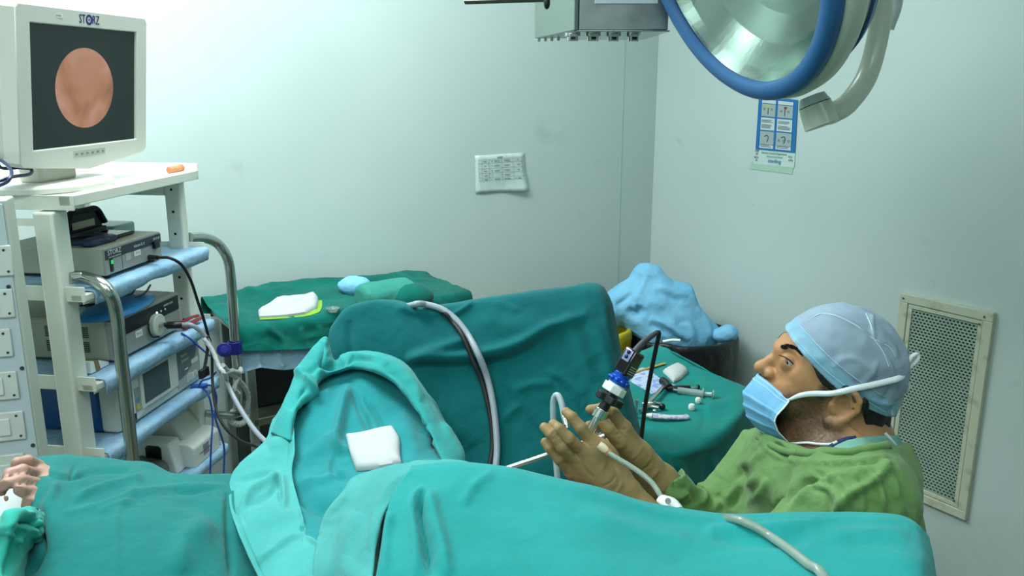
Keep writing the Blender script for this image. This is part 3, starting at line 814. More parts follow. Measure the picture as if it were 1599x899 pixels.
# things on it
zt = z0+H
bag = empty('zip_case', tuple(cw(-.16, .37, zt)), 'black zip case standing open with a pale strip, on the topmost camera unit', 'case')
def arch(x, t0, t1, h, r=.02):
    pts = []; 
    for a in np.linspace(0, 1, 15):
        s_ = math.sin(a*PI); pts.append((t0+(t1-t0)*a, zt+r+h*min(1, s_*1.9)))
    return pts
b = MB(FCt); oc = arch(-.2, .255, .430, .045)
b.tube([(-.20+.03*math.sin(i), y, z) for i, (y, z) in enumerate([(a, c) for a, c in oc])][:0] or [(-.215, y, z) for y, z in oc], .013, 12, 3, flat=.6)
b.build('padded_edge', M_black_soft, bag)
b = MB(FCt); b.prism([(.262, zt+.006), (.425, zt+.006), (.418, zt+.052), (.40, zt+.062), (.29, zt+.062), (.268, zt+.050)], -.224, -.216, 0)
b.build('panel', M_black_soft, bag, .002)
MB(FCt).box((-.214, .285, zt+.018), (-.212, .385, zt+.038)).build('pale_strip', mat('beige_label', (176, 178, 150), .6), bag, .001)
MB(FCt).box((-.26, .25, zt+.0005), (-.20, .42, zt+.012)).build('base_fold', M_black_soft, bag, .003)
tb = empty('flat_tablet', tuple(cw(-.10, .27, zt)), 'thin black tablet lying on the topmost camera unit', 'tablet')
MB(FCt).box((-.165, .20, zt+.001), (-.075, .36, zt+.010)).build('slab', M_black, tb, .004)
MB(FCt).box((-.160, .206, zt+.010), (-.080, .354, zt+.0106)).build('glass_face', M_screen, tb)
nr = empty('goggles', tuple(cw(-.09, .19, zt)), 'navy blue goggles lying on the near corner of the topmost camera unit', 'goggles')
ring = [(-.12+.055*math.cos(a), .205+.06*math.sin(a), zt+.012) for a in np.linspace(0, 2*PI, 17)]
M_navyp = mat('navy_plastic', (26, 34, 72), .3)
MB(FCt).tube(ring, .007, 10, 4, caps=False).build('frame', M_navyp, nr)
MB(FCt).prism([(-.065, .15), (-.058, .25), (-.075, .265), (-.10, .262), (-.11, .20), (-.10, .15)], zt+.002, zt+.018, 2).build('eye_cup', M_navyp, nr, .004)

# ------------------------------------------------------------------ unit 2: cold light source
z0 = SH[2]+.014; H = .112; A0, A1 = .142, .470; x1 = -.028
dv = empty('light_source', tuple(cw(-.2, .3, z0-.004)), 'beige and grey light source box with side vents and a round cable socket', 'medical device')
MB(FCt).box((-.42, A0, z0), (x1-.02, A1, z0+H)).build('body', M_grey_side, dv, .006)
MB(FCt).box((x1-.022, A0+.001, z0+.001), (x1, A1-.001, z0+H-.001)).build('front_panel', M_grey_dev, dv, .004)
MB(FCt).box((x1, A0+.004, z0+H-.052), (x1+.0014, A1-.004, z0+H-.010)).build('black_stripe', mat('black_panel', (22, 24, 34), .3), dv)
text('model_name', 'xenon nova', .013, M_white, dv, FX(x1+.0018, A1-.06, z0+H-.022), .0001, .8)
vb = MB(FCt)
for xx in (-.135, -.225):
    for zz in (.022, .062):
        for r in range(6):
            for q in range(10): vb.box((xx+q*.0036, A0-.0012, z0+zz+r*.0052), (xx+q*.0036+.0022, A0-.0002, z0+zz+r*.0052+.0034))
vo = vb.build('side_vent', mat('vent_dark', (70, 70, 60), .7), dv, smooth=False); vo['kind'] = 'stuff'
MB(FCt).box((x1, A0+.096, z0+.036), (x1+.001, A0+.128, z0+.054)).build('sticker', M_label, dv)
text('sticker_text', 'OT-13', .010, M_ink, dv, FX(x1+.0012, A0+.112, z0+.045), .0001, .8)
MB(FCt).cyl((x1, A0+.196, z0+.047), (x1+.012, A0+.196, z0+.047), .016).build('dimmer_knob', M_grey_dev, dv, .001)
for k, (r, c) in enumerate(((.0045, (250, 250, 250)), (.003, (200, 210, 220)), (.003, (200, 210, 220)))):
    MB(FCt).cyl((x1+.0014, A0+.205+.022*k, z0+H-.034), (x1+.003, A0+.205+.022*k, z0+H-.034), r).build('indicator', mat('indicator%d' % (k > 0), c, .4, emit=(c, .8 if k == 0 else .1)), dv)
py_, pz_ = lc(255, 507, -.0)
sock = MB(FCt).cyl((x1, py_, pz_), (x1+.018, py_, pz_), .031, n=40).build('light_socket', M_offwhite, dv, .003)
MB(FCt).cyl((x1+.018, py_, pz_), (x1+.034, py_, pz_), .007).build('socket_bore', M_steel, sock)
MB(FCt).tube([(x1+.004, py_-.034, pz_+.012), (x1+.006, py_-.038, pz_-.006), (x1+.008, py_-.028, pz_-.028), (x1+.012, py_+.0, pz_-.036)], .0022, 8).build('tether', M_black, sock)
for (x, y) in ((-.38, .18), (-.38, .43), (-.06, .18), (-.06, .43)): MB(FCt).cyl((x, y, z0-.0105), (x, y, z0), .012).build('foot', M_black_soft, dv)
zt = z0+H
# blue oval disc and wire goggles
tdv = empty('blue_visor', tuple(cw(-.06, .20, zt)), 'bright blue curved plastic visor lying on the light source', 'visor')
V = []; F = []; n = 48
outl = []
for i in range(n):
    a = 2*PI*i/n; t_ = .245+.155*math.cos(a); x_ = -.075+.075*math.sin(a)*(1-.25*math.cos(a)); outl.append((x_, t_))
V = [(-.075, .245, zt+.028)]
for k in (.35, .7, 1.0):
    for (x_, t_) in outl: V.append((-.075+(x_+.075)*k, .245+(t_-.245)*k, zt+.028-.022*k*k+.002))
F = [(0, 1+i, 1+(i+1) % n) for i in range(n)]
for k in range(2): F += [(1+k*n+i, 1+(k+1)*n+i, 1+(k+1)*n+(i+1) % n, 1+k*n+(i+1) % n) for i in range(n)]
MB(FCt).add(V, F).build('visor_sheet', mat('bright_blue_plastic', (14, 122, 186), .4), tdv, mods=(('solid', .002, 1),))
gg = empty('wire_goggles', tuple(cw(-.12, .30, zt)), 'dark blue rimmed safety glasses folded on top of the blue visor', 'glasses')
for c_ in (.235, .315):
    MB(FCt).tube([(-.125+.038*math.cos(a), c_+.040*math.sin(a), zt+.030+.008*math.sin(a)) for a in np.linspace(0, 2*PI, 13)], .0032, 8, 4, caps=False).build('rim', M_navyp, gg)
MB(FCt).tube([(-.10, .20, zt+.026), (-.06, .25, zt+.024), (-.05, .33, zt+.026), (-.07, .40, zt+.034)], .003, 8).build('temple', M_navyp, gg)
MB(FCt).tube([(-.15, .19, zt+.024), (-.11, .22, zt+.026), (-.075, .30, zt+.028), (-.10, .385, zt+.040)], .003, 8).build('temple', M_navyp, gg)
# folded gauze pouch on near end of the shelf
pk = empty('paper_pouch', tuple(cw(-.05, .09, SH[2])), 'folded paper pouch with a brown strip tucked beside the light source', 'pouch')
MB(FCt).prism([(.060, SH[2]+.008), (.135, SH[2]+.008), (.135, SH[2]+.016), (.095, SH[2]+.034), (.062, SH[2]+.040)], -.095, -.045, 0).build('pouch_body', M_label, pk, .002)
MB(FCt).prism([(.078, SH[2]+.010), (.096, SH[2]+.010), (.090, SH[2]+.036), (.074, SH[2]+.039)], -.097, -.0435, 0).build('brown_strip', mat('olive_brown', (122, 112, 62), .6), pk)
# far end of that shelf: bottle and red clamp
bt = empty('small_jar', tuple(cw(-.08, .52, SH[2])), 'small clear jar with a pinkish top standing behind the light cable', 'jar')
MB(FCt).lathe([(0, 0), (.026, 0), (.028, .006), (.028, .060), (.022, .068), (0, .068)], (-.02-.06, .515, SH[2]+.006), (0, 0, 1), 32).build('glass_body', mat('milky_glass', (206, 190, 186), .2, trans=.3), bt)
MB(FCt).lathe([(.0, .066), (.023, .066), (.023, .084), (0, .086)], (-.02-.06, .515, SH[2]+.006), (0, 0, 1), 32).build('lid', mat('pink_white_plastic', (222, 204, 200), .4), bt)
rc = empty('red_clip', tuple(cw(-.02, .50, SH[2])), 'dark red plastic clip lying beside the light cable plug', 'clip')
MB(FCt).tube([(-.012, .455, SH[2]+.016), (-.006, .50, SH[2]+.022), (-.010, .555, SH[2]+.020)], .008, 10, flat=.6).build('jaw', mat('dark_red_plastic', (140, 22, 40), .4), rc)
MB(FCt).tube([(-.02, .460, SH[2]+.032), (-.014, .50, SH[2]+.036), (-.016, .548, SH[2]+.030)], .007, 10, flat=.6).build('jaw', mat('dark_red_plastic', (140, 22, 40), .4), rc)

# ------------------------------------------------------------------ unit 3: pump with touch screen
z0 = SH[3]+.010; H = .150; A0, A1 = .118, .560; x1 = -.026
dv = empty('irrigation_pump', tuple(cw(-.2, .33, z0-.002)), 'white fronted unit with blue sides and a grey touch screen, on the fourth cart shelf', 'medical device')
MB(FCt).box((-.40, A0, z0), (x1-.05, A1, z0+H)).build('blue_housing', M_blue_dev, dv, .008)
MB(FCt).box((x1-.052, A0-.001, z0), (x1, A1, z0+H)).build('front_shell', M_offwhite, dv, .010)
MB(FCt).prism([(A0+.012, z0+.014), (A0+.09, z0+.010), (A0+.13, z0+.026), (A0+.30, z0+.028), (A0+.30, z0+H-.012), (A0+.08, z0+H-.016), (A0+.012, z0+H-.03)], x1, x1+.004, 0).build('front_moulding', M_white, dv, .002)
s0, s1, zz0, zz1 = A0+.115, A0+.245, z0+.042, z0+H-.022
b = MB(FCt)
b.prism([(s0-.014, zz0-.012), (s1+.018, zz0-.012), (s1+.014, zz1+.012), (s0-.014, zz1+.012)], x1+.004, x1+.009, 0); b.build('screen_bezel', M_white, dv, .002)
MB(FCt).box((x1+.009, s0, zz0), (x1+.010, s1, zz1)).build('touch_screen', mat('grey_lcd', (92, 108, 108), .15), dv)
MB(FCt).box((x1, A0+.075, z0+.030), (x1+.0052, A0+.098, z0+.098)).build('side_keypad', mat('keypad_grey', (150, 164, 162), .4), dv)
MB(FCt).box((x1+.0052, A0+.079, z0+.036), (x1+.006, A0+.094, z0+.052)).build('yellow_key', mat('keypad_yellow', (200, 200, 90), .5), dv)
MB(FCt).box((x1+.0052, A0+.079, z0+.056), (x1+.006, A0+.094, z0+.068)).build('blue_key', mat('keypad_blue', (90, 150, 200), .5), dv)
MB(FCt).box((x1, A0+.30, z0+.016), (x1+.003, A1-.010, z0+H-.012)).build('grey_panel', mat('pale_grey_panel', (172, 180, 178), .35), dv, .001)
arc = [(A0+.305, z0+H-.015)]+[(A0+.305+.115*math.cos(a), z0+H-.015-.092*math.sin(a)) for a in np.linspace(0, PI/2, 12)]
MB(FCt).prism(arc, x1+.003, x1+.0042, 0).build('dark_quadrant', mat('slate_panel', (104, 118, 122), .35), dv)
text('model_name', 'Hamou', .013, M_white, dv, FX(x1+.0046, A0+.34, z0+H-.04), .0001, .9)
text('model_name', 'Endomat', .013, M_white, dv, FX(x1+.0046, A0+.345, z0+H-.056), .0001, .9)
for (t_, z_, w_, h_) in ((.40, .068, .04, .014), (.375, .020, .05, .022), (.35, .062, .02, .004)):
    MB(FCt).box((x1+.003, A0+t_-w_/2, z0+z_), (x1+.0045, A0+t_+w_/2, z0+z_+h_)).build('printed_label', M_label, dv)
MB(FCt).cyl((x1+.003, A0+.365, z0+.034), (x1+.007, A0+.365, z0+.034), .012).build('port', M_offwhite, dv, .001)
MB(FCt).cyl((x1+.003, A0+.400, z0+.034), (x1+.007, A0+.400, z0+.034), .009).build('port', M_offwhite, dv, .001)
MB(FCt).box((x1+.001, A0+.045, z0+.010), (x1+.006, A0+.075, z0+.030)).build('rocker_switch', M_black, dv, .001)
t_, z_ = lc(311, 603, -.0); 
pl = MB(FCt).cyl((x1+.004, t_-.01, z_), (x1+.05, t_+.005, z_+.002), .0085)
pl.build('blue_plug', mat('blue_plug_plastic', (18, 84, 176), .4), dv)
for (x, y) in ((-.36, .16), (-.36, .52), (-.06, .16), (-.06, .52)): MB(FCt).cyl((x, y, z0-.0065), (x, y, z0), .012).build('foot', M_black_soft, dv)

# ------------------------------------------------------------------ unit 4: white foot-switch box / pump on the lowest shelf
z0 = SH[4]+.006
dv = empty('suction_pump', tuple(cw(-.05, .5, z0)), 'white angular suction pump with a black power socket, on the lowest visible shelf', 'medical device')
a0, a1 = .405, .585
MB(FCt).prism([(-.21, z0), (.0, z0), (.0, z0+.068), (-.016, z0+.082), (-.075, z0+.082), (-.21, z0+.082)], a0, a1, 1)
def pp(poly, lo, hi):        # polygon in (x, z), extruded along the cart
    b = MB(FCt); n = len(poly); V = [(p[0], lo, p[1]) for p in poly]+[(p[0], hi, p[1]) for p in poly]
    b.add(V, [tuple(range(n)), tuple(range(n, 2*n))[::-1]]+[(i, n+i, n+(i+1) % n, (i+1) % n) for i in range(n)]); return b
pp([(-.20, z0), (.002, z0), (.002, z0+.066), (-.018, z0+.078), (-.20, z0+.078)], a0+.02, a1).build('lower_housing', M_white, dv, .006)
pp([(-.20, z0+.076), (-.045, z0+.076), (-.085, z0+.140), (-.20, z0+.140)], a0+.05, a1-.01).build('upper_housing', M_offwhite, dv, .008)
pp([(-.20, z0+.0), (-.03, z0+.0), (-.05, z0+.10), (-.20, z0+.10)], a0-.03, a0+.03).build('end_cheek', M_white, dv, .005)
zs = z0+.055
b = MB(FCt); b.prism([(z0+.048, -.125), (z0+.085, -.125), (z0+.092, -.118), (z0+.092, -.082), (z0+.085, -.075), (z0+.048, -.075), (z0+.040, -.085), (z0+.040, -.115)], a0-.034, a0-.029, 1)
b.build('power_socket', M_black, dv, .001)
MB(FCt).tube([(-.095, a0-.033, z0+.04), (-.085, a0-.034, z0+.02), (-.07, a0-.034, z0+.010)], .006, 8).build('socket_cover', M_black, dv)
b = MB(FCt)
for q in range(6): b.box((.002, a0+.075+.006*q, z0+.020+.0*q), (.0028, a0+.078+.006*q, z0+.055))
b.box((.002, a0+.05, z0+.034), (.0028, a0+.118, z0+.037))
b.build('label_print', mat('purple_grey_ink', (120, 116, 138), .6), dv, smooth=False)
bg = MB(); c0 = cw(-.10, .33, SH[4]+.04)
V_, F_ = surface(lambda P: S_ell(P, c0, (.07, .06, .034))+.012*ridged(P*18, 2, 4), np.arange(c0[0]-.11, c0[0]+.11, .006), np.arange(c0[1]-.1, c0[1]+.1, .006), np.arange(SH[4]+.0045, c0[2]+.07, .006))
o = mk('crumpled_bag', V_, F_, mat('smoky_plastic_bag', (96, 98, 96), .25, alpha=.9), None); tag(o, 'crumpled smoky plastic bag beside the white suction pump', 'bag')

# ------------------------------------------------------------------ monitor on the cart
mz0 = SH[0]
w_ = .085
TLT = math.radians(6.5)
mo = cw(-w_-.0, 0, 1.52); mN = cN*math.cos(TLT)-UP*math.sin(TLT); mU = UP*math.cos(TLT)+cN*math.sin(TLT)
FMo = np.eye(4); FMo[:3, 0] = mN; FMo[:3, 1] = cT; FMo[:3, 2] = mU; FMo[:3, 3] = mo
def ml(px, py):
    p = Lp(px, py, mo, mN)-mo; return (p@cT, p@mU)
def FX(x, t, z): return frame4(mo+mN*x+cT*t+mU*z, cT, mU)
tA, zA = ml(30, 3); tB, zB = ml(228, 27)
tl_, tr_ = ml(76, 140)[0], ml(229, 130)[0]
zt_ = ml(80, 12)[1]; zt2 = ml(228, 27)[1]; zbm = ml(150, 250)[1]
mon = empty('monitor', tuple(cw(-w_-.06, (tl_+tr_)/2, mz0)), 'cream surgical monitor on the cart showing a round pink endoscopic picture', 'monitor')
tl_ = ml(28, 140)[0]
ZT = (zt_+zt2)/2; ZB = ml(228, 238)[1]
xf = 0.0
# bezel with screen opening
sL, sR = ml(50, 140)[0], ml(213, 140)[0]; sT = (ml(50, 36)[1]+ml(214, 50)[1])/2; sB = (ml(52, 237)[1]+ml(212, 216)[1])/2
print('MONITOR', tl_, tr_, ZT, ZB, sL, sR, sT, sB)
tc_ = (tl_+tr_)/2
V = []; 
out = [(tl_+.008, ZB+.004), (tc_, ZB-.022), (tr_-.012, ZB+.004), (tr_, ZB+.016), (tr_, ZT-.012), (tr_-.010, ZT), (tl_+.008, ZT), (tl_, ZT-.010), (tl_, ZB+.014)]
inn = [(sL, sB), ((sL+sR)/2, sB), (sR, sB), (sR, sB+.006), (sR, sT-.006), (sR, sT), (sL, sT), (sL, sT-.006), (sL, sB+.006)]
n = len(out)
V = [(xf, p[0], p[1]) for p in out]+[(xf, p[0], p[1]) for p in inn]+[(xf-.008, p[0], p[1]) for p in inn]+[(xf-.045, p[0], p[1]) for p in out]
F = []
for i in range(n):
    j = (i+1) % n; F += [(i, j, n+j, n+i), (n+i, n+j, 2*n+j, 2*n+i), (3*n+i, 3*n+j, j, i)]
F.append(tuple(range(3*n, 4*n))[::-1])
MB(FMo).add(V, F).build('bezel', M_monitor, mon, .003)
MB(FMo).box((xf-.105, tl_+.010, ZB+.012), (xf-.046, tr_-.02, ZT-.012)).build('rear_housing', M_monitor, mon, .018)
MB(FMo).box((xf-.009, sL+.0002, sB+.0002), (xf-.0065, sR-.0002, sT-.0002)).build('screen', M_screen, mon, smooth=False)
# endoscopic picture: round, softly mottled flesh tones, lit from within the screen
me_ = bpy.data.materials.new('endoscope_picture'); me_.use_nodes = True; nt = me_.node_tree; bs = nt.nodes['Principled BSDF']
tc = nt.nodes.new('ShaderNodeTexCoord'); nz = nt.nodes.new('ShaderNodeTexNoise'); nz.inputs['Scale'].default_value = 7; nz.inputs['Detail'].default_value = 2; nz.inputs['Distortion'].default_value = .8
nt.links.new(tc.outputs['Object'], nz.inputs['Vector']); cr = nt.nodes.new('ShaderNodeValToRGB')
cr.color_ramp.elements[0].position = .3; cr.color_ramp.elements[0].color = lin((150, 100, 74))+(1,)
cr.color_ramp.elements[1].position = .68; cr.color_ramp.elements[1].color = lin((216, 168, 154))+(1,)
e = cr.color_ramp.elements.new(.48); e.color = lin((198, 138, 98))+(1,)
nt.links.new(nz.outputs['Fac'], cr.inputs[0]); nt.links.new(cr.outputs[0], bs.inputs['Emission Color']); bs.inputs['Emission Strength'].default_value = .66
bs.inputs['Base Color'].default_value = (.02, .02, .02, 1); bs.inputs['Roughness'].default_value = .3
cL, cR_ = ml(90, 138)[0], ml(180, 138)[0]; cc = (cL+cR_)/2; cz = (ml(133, 75)[1]+ml(135, 200)[1])/2; rz = (ml(133, 75)[1]-ml(135, 200)[1])/2; rt = (cR_-cL)/2
print('PIC', rt, rz)
pts = [(xf-.0062, cc+rt*math.cos(a), cz+rz*math.sin(a)) for a in np.linspace(0, 2*PI, 64, endpoint=False)]
MB(FMo).add(pts+[(p[0]-.0004, p[1], p[2]) for p in pts], [tuple(range(64)), tuple(range(64, 128))[::-1]]+[(i, i+64, (i+1) % 64+64, (i+1) % 64) for i in range(64)]).build('endoscopic_picture', me_, mon, smooth=False)
lt, lz = ml(139, 31)
text('logo', 'ST', .030, M_ink_blue, mon, FX(xf+.0006, lt-.027, lz), .0003, .8)
text('logo', 'RZ', .030, M_ink_blue, mon, FX(xf+.0006, lt+.027, lz), .0003, .8)
MB(FMo).lathe([(.0072, 0), (.0128, 0), (.0128, .0006), (.0072, .0006)], (xf, lt, lz), (1, 0, 0), 32, True).build('logo_ring', M_ink_blue, mon)
MB(FMo).cyl((xf, lt, lz), (xf+.0006, lt, lz), .0026).build('logo_dot', M_ink_blue, mon)
text('logo_line', 'KARL STORZ - ENDOSKOPE', .0068, M_ink, mon, FX(xf+.0006, lt, lz-.021), .0001, 1.0)
lt, lz = ml(88, 24); MB(FMo).box((xf, lt, lz-.005), (xf+.0006, lt+.022, lz+.004)).build('asset_sticker', M_label, mon)
text('sticker_text', 'TFT M/R 1', .0045, M_ink, mon, FX(xf+.001, lt+.008, lz), .0001)
bp0, bz0 = ml(115, 241); bp1, _ = ml(164, 239)
MB(FMo).box((xf, bp0, bz0-.008), (xf+.0008, bp1, bz0+.008)).build('button_strip', mat('strip_grey', (186, 190, 178), .4), mon)
for q in range(6):
    u = bp0+(bp1-bp0)*(q+.5)/6; MB(FMo).box((xf+.0008, u-.004, bz0-.003), (xf+.0018, u+.004, bz0+.002)).build('button', mat('button_grey', (130, 134, 128), .5), mon, .0004)
# neck and oval foot
tcn = .15
MB(FCt).prism([(-w_-.11, tcn-.07), (-w_-.045, tcn-.07), (-w_-.045, tcn+.07), (-w_-.11, tcn+.07)], mz0+.018, ZB+1.52+.04, 2).build('neck', M_monitor, mon, .01)
n = 48; pts = [(-.165+.145*math.cos(a), tcn+.17*math.sin(a)) for a in np.linspace(0, 2*PI, n, endpoint=False)]
V = [(p[0], p[1], mz0+.0015) for p in pts]+[(p[0], p[1], mz0+.014) for p in pts]+[(-.165+(p[0]+.165)*.94, tcn+(p[1]-tcn)*.94, mz0+.020) for p in pts]
MB(FCt).add(V, [tuple(range(n))[::-1], tuple(range(2*n, 3*n))]+[(i, (i+1) % n, n+(i+1) % n, n+i) for i in range(n)]+[(n+i, n+(i+1) % n, 2*n+(i+1) % n, 2*n+i) for i in range(n)]).build('foot', M_monitor, mon, .0015)
cb = MB(); ca = []
for (px, py, ww) in ((-8, 292, .1), (12, 283, .05), (18, 268, .06), (8, 255, .10), (-5, 248, .14), (2, 262, .16), (30, 262, .14), (48, 264, .12), (46, 272, .10), (20, 276, .10), (-8, 285, .12)):
    t_, z_ = lc(px, py, ww); ca.append(cw(-ww, t_, max(z_, mz0+.026)))
cb.tube(ca, .004, 10, 6); o = cb.build('coiled_cable', M_navyp); tag(o, 'thin dark cable coiled on the cart top beside the monitor foot', 'cable')
# cork on the cart top
t0_, _ = lc(257, 268, .03); t1_, _ = lc(287, 268, .03)
ck = empty('orange_tube_cap', tuple(cw(-.03, .56, mz0)), 'small orange cylindrical plug lying at the far end of the cart top', 'plug')
MB(FCt).lathe([(0, 0), (.0085, 0), (.0105, .003), (.0105, .058), (0, .058)], (-.035, .497, mz0+.0108), (0, 1, 0), 28).build('plug_body', mat('orange_foam', (222, 150, 104), .6), ck)
MB(FCt).lathe([(0, .058), (.0118, .058), (.0118, .068), (.009, .072), (0, .072)], (-.035, .497, mz0+.0108), (0, 1, 0), 28).build('plug_head', mat('orange_foam_dark', (206, 132, 92), .6), ck)

# ------------------------------------------------------------------ socket board at the left edge
bA = W(8, 312, 1.80); bB = W(27, 312, 1.86)
bA2 = W(70, 712, 1.80)
brd = empty('socket_board', (bA[0]-.15, 1.82, 0), 'tall grey board of white switch plates at the left edge in front of the cart', 'switchboard')
btop = bA[2]
nrm = np.array((.30, -.954, 0)); nrm /= np.linalg.norm(nrm); bx = np.array((.954, .30, 0))   # face normal / along the face (to the right)
FBd = np.array(frame4((bA[0], bA[1], 0), bx, UP))     # x right, y up, z towards camera
MB(FBd).box((-.42, FL, -.075), (0, btop, 0)).build('cabinet', mat('board_side', (182, 190, 178), .45), brd, .004)
MB(FBd).box((-.415, FL+.01, 0), (-.006, btop-.008, .003)).build('face_plate', M_board, brd, .001)
def bl_(px, py):
    p = Lp(px, py, FBd[:3, 3], FBd[:3, 2])-FBd[:3, 3]; return p@bx, p[2]
rws = [(16, 400, 382, 430), (18, 468, 450, 495), (16, 535, 512, 556), (26, 603, 578, 622), (36, 663, 640, 685), (38, 733, 706, 760)]
for (xr, yc, ya, yb) in rws:
    xr_, _ = bl_(xr+4, yc); _, z1_ = bl_(xr-10, ya); _, z0_ = bl_(xr-10, yb)
    pz = MB(FBd).box((xr_-.13, z0_, .003), (xr_, z1_, .009)).build('switch_plate', M_sock, brd, .003)
    zc = (z0_+z1_)/2
    MB(FBd).box((xr_-.052, zc-.020, .009), (xr_-.028, zc+.020, .013)).build('rocker', M_white, pz, .002)
    MB(FBd).box((xr_-.112, zc-.020, .009), (xr_-.075, zc+.020, .012)).build('outlet', M_white, pz, .002)
    for (sx, sz) in ((xr_-.010, z0_+.010), (xr_-.014, z1_-.010)):
        MB(FBd).cyl((sx, sz, .009), (sx, sz, .0103), .0028, n=10).build('screw', M_ink, pz)
for (px, py) in ((14, 447), (35, 574), (52, 694)):
    sx, sz = bl_(px, py); MB(FBd).cyl((sx, sz, .003), (sx, sz, .005), .0045, n=14).build('screw', M_ink, brd)

# pale machine seen through the gap behind the cart's rear
am = empty('anaesthesia_machine', (-1.75, 2.3, 0), 'pale machine with a bright screen, half hidden behind the monitor at the left edge', 'machine')
am_p = W(-45, 300, 2.30); 
MB().box((am_p[0]-.35, 2.2, FL), (am_p[0]+.02, 2.38, 1.50)).build('cabinet', M_offwhite, am, .01)
MB().box((am_p[0]-.33, 2.25, 1.52), (am_p[0]+.135, 2.31, 1.95)).build('display', M_offwhite, am, .01)
MB().box((am_p[0]-.31, 2.2485, 1.55), (am_p[0]+.125, 2.2499, 1.93)).build('lit_screen', mat('cyan_screen', (90, 170, 210), .3, emit=((120, 200, 235), .9)), am, smooth=False)
bx_ = MB(FCt).box((-.36, .45, SH[1]+.004), (-.20, .56, SH[1]+.09)); o = bx_.build('storage_box', mat('clear_teal_box', (150, 176, 172), .3), None, .006); tag(o, 'small frosted plastic box at the back of the second cart shelf', 'box')

# ================================================================== BACK TABLE by the wall
def TB(s, d, z): return CORN+DB*s+NB*d+UP*z
TZ = .875
tbl = empty('steel_trolley', tuple(TB(1.80, .34, 0)), 'steel side table by the back wall, mostly under a green cloth', 'table')
FT = np.array(frame4(TB(0, 0, 0), -DB, NB)); # x towards corner, y into room -> z must be up
if FT[2, 2] < 0: FT = np.eye(4); FT[:3, 0] = DB; FT[:3, 1] = NB; FT[:3, 2] = UP; FT[:3, 3] = TB(0, 0, 0)
def tbox(s0, d0, z0_, s1, d1, z1_):
    b = MB(); V = [TB(s, d, z) for z in (z0_, z1_) for (s, d) in ((s0, d0), (s1, d0), (s1, d1), (s0, d1))]
    return b.add(V, [(0, 3, 2, 1), (4, 5, 6, 7), (0, 1, 5, 4), (1, 2, 6, 5), (2, 3, 7, 6), (3, 0, 4, 7)])
S0, S1, D0, D1 = 1.38, 2.27, .05, .43
tbox(S0, D0, TZ-.035, S1, D1, TZ-.003).build('table_top', M_steel_dull, tbl, .004)
for s_ in (S0+.02, S1-.05):
    for d_ in (D0+.02, D1-.05): tbox(s_, d_, FL, s_+.03, d_+.03, TZ-.035).build('leg', M_steel_dull, tbl, .004)
tbox(S0+.03, D0+.03, .50, S1-.03, D1-.02, .53).build('middle_shelf', mat('olive_steel', (112, 118, 106), .4, .6, bump=(40, .1, .002)), tbl, .004)
tbox(S0+.03, D0+.03, .10, S1-.03, D1-.02, .13).build('bottom_shelf', mat('olive_steel', (112, 118, 106), .4, .6), tbl, .004)
tbox(S0+.06, D0+.04, .532, S1-.06, D1-.12, TZ-.06).build('shade_box', mat('shade_black_green', (26, 32, 32), .5), tbl, .004)  # dark box added to stand for the shade under the table top
tbox(S0+.05, D0+.02, .13, S1-.05, D0+.06, .50).build('rear_panel', mat('dark_olive_panel', (70, 78, 72), .5), tbl, .002)

def tw(s, d, z): return ('w',)+tuple(TB(s, d, z))
ss = [2.30, 2.22, 2.12, 2.0, 1.86, 1.72, 1.58, 1.46, 1.36]
bk = [.03, .03, .045, .05, .05, .035, .03, .03, .02]
rows = [[tw(s_, .03, TZ-.05) for s_ in ss],
        [tw(s_, .05, TZ+b_) for s_, b_ in zip(ss, bk)],
        [tw(s_, .14, TZ+b_*.6) for s_, b_ in zip(ss, bk)],
        [tw(s_, .27, TZ+.010) for s_ in ss],
        [tw(s_, .40, TZ+.010) for s_ in ss],
        [tw(s_, .452, TZ-.005) for s_ in ss],
        [tw(s_, .465, TZ-.045-.008*i) for i, s_ in enumerate(ss)],
        [tw(s_, .475, TZ-.062-.014*min(i, 5)) for i, s_ in enumerate(ss)]]
tcl = cloth('table_cloth', rows, M_green_cloth, 16, 12, creases=[
    ([(395, 470), (430, 462), (470, 466), (520, 455)], .010, 7), ([(330, 480), (360, 484), (395, 500)], .008, 6),
    ([(420, 512), (440, 530), (446, 548)], .012, 5, 'g!'), ([(470, 515), (476, 535), (486, 552)], .012, 4, 'g!'), ([(500, 512), (505, 540)], .010, 4, 'g!'),
    ([(380, 452), (420, 456), (450, 452)], .008, 5)], wr=(.009, 8), seed=21)
tag(tcl, 'bottle green cloth spread over the steel side table by the back wall', 'cloth')
rows = [[tw(s_, .425, TZ-.02) for s_ in ss[:7]], [tw(s_, .438, TZ-.07) for s_ in ss[:7]],
        [tw(s_, .448, TZ-.12) for s_ in ss[:7]], [tw(s_, .458, TZ-.155+.014*math.sin(i*2.1)) for i, s_ in enumerate(ss[:7])]]
bsh = cloth('blue_under_sheet', rows, M_blue_sheet, 14, 10, creases=[([(400, 535), (405, 575)], .01, 4, 'g!'), ([(430, 540), (440, 570)], .012, 5, 'g!')], wr=(.006, 9), thick=.0012, seed=30)
tag(bsh, 'pale blue sheet hanging below the green cloth of the side table', 'sheet')
T_tab = [bvh_of(tcl)]
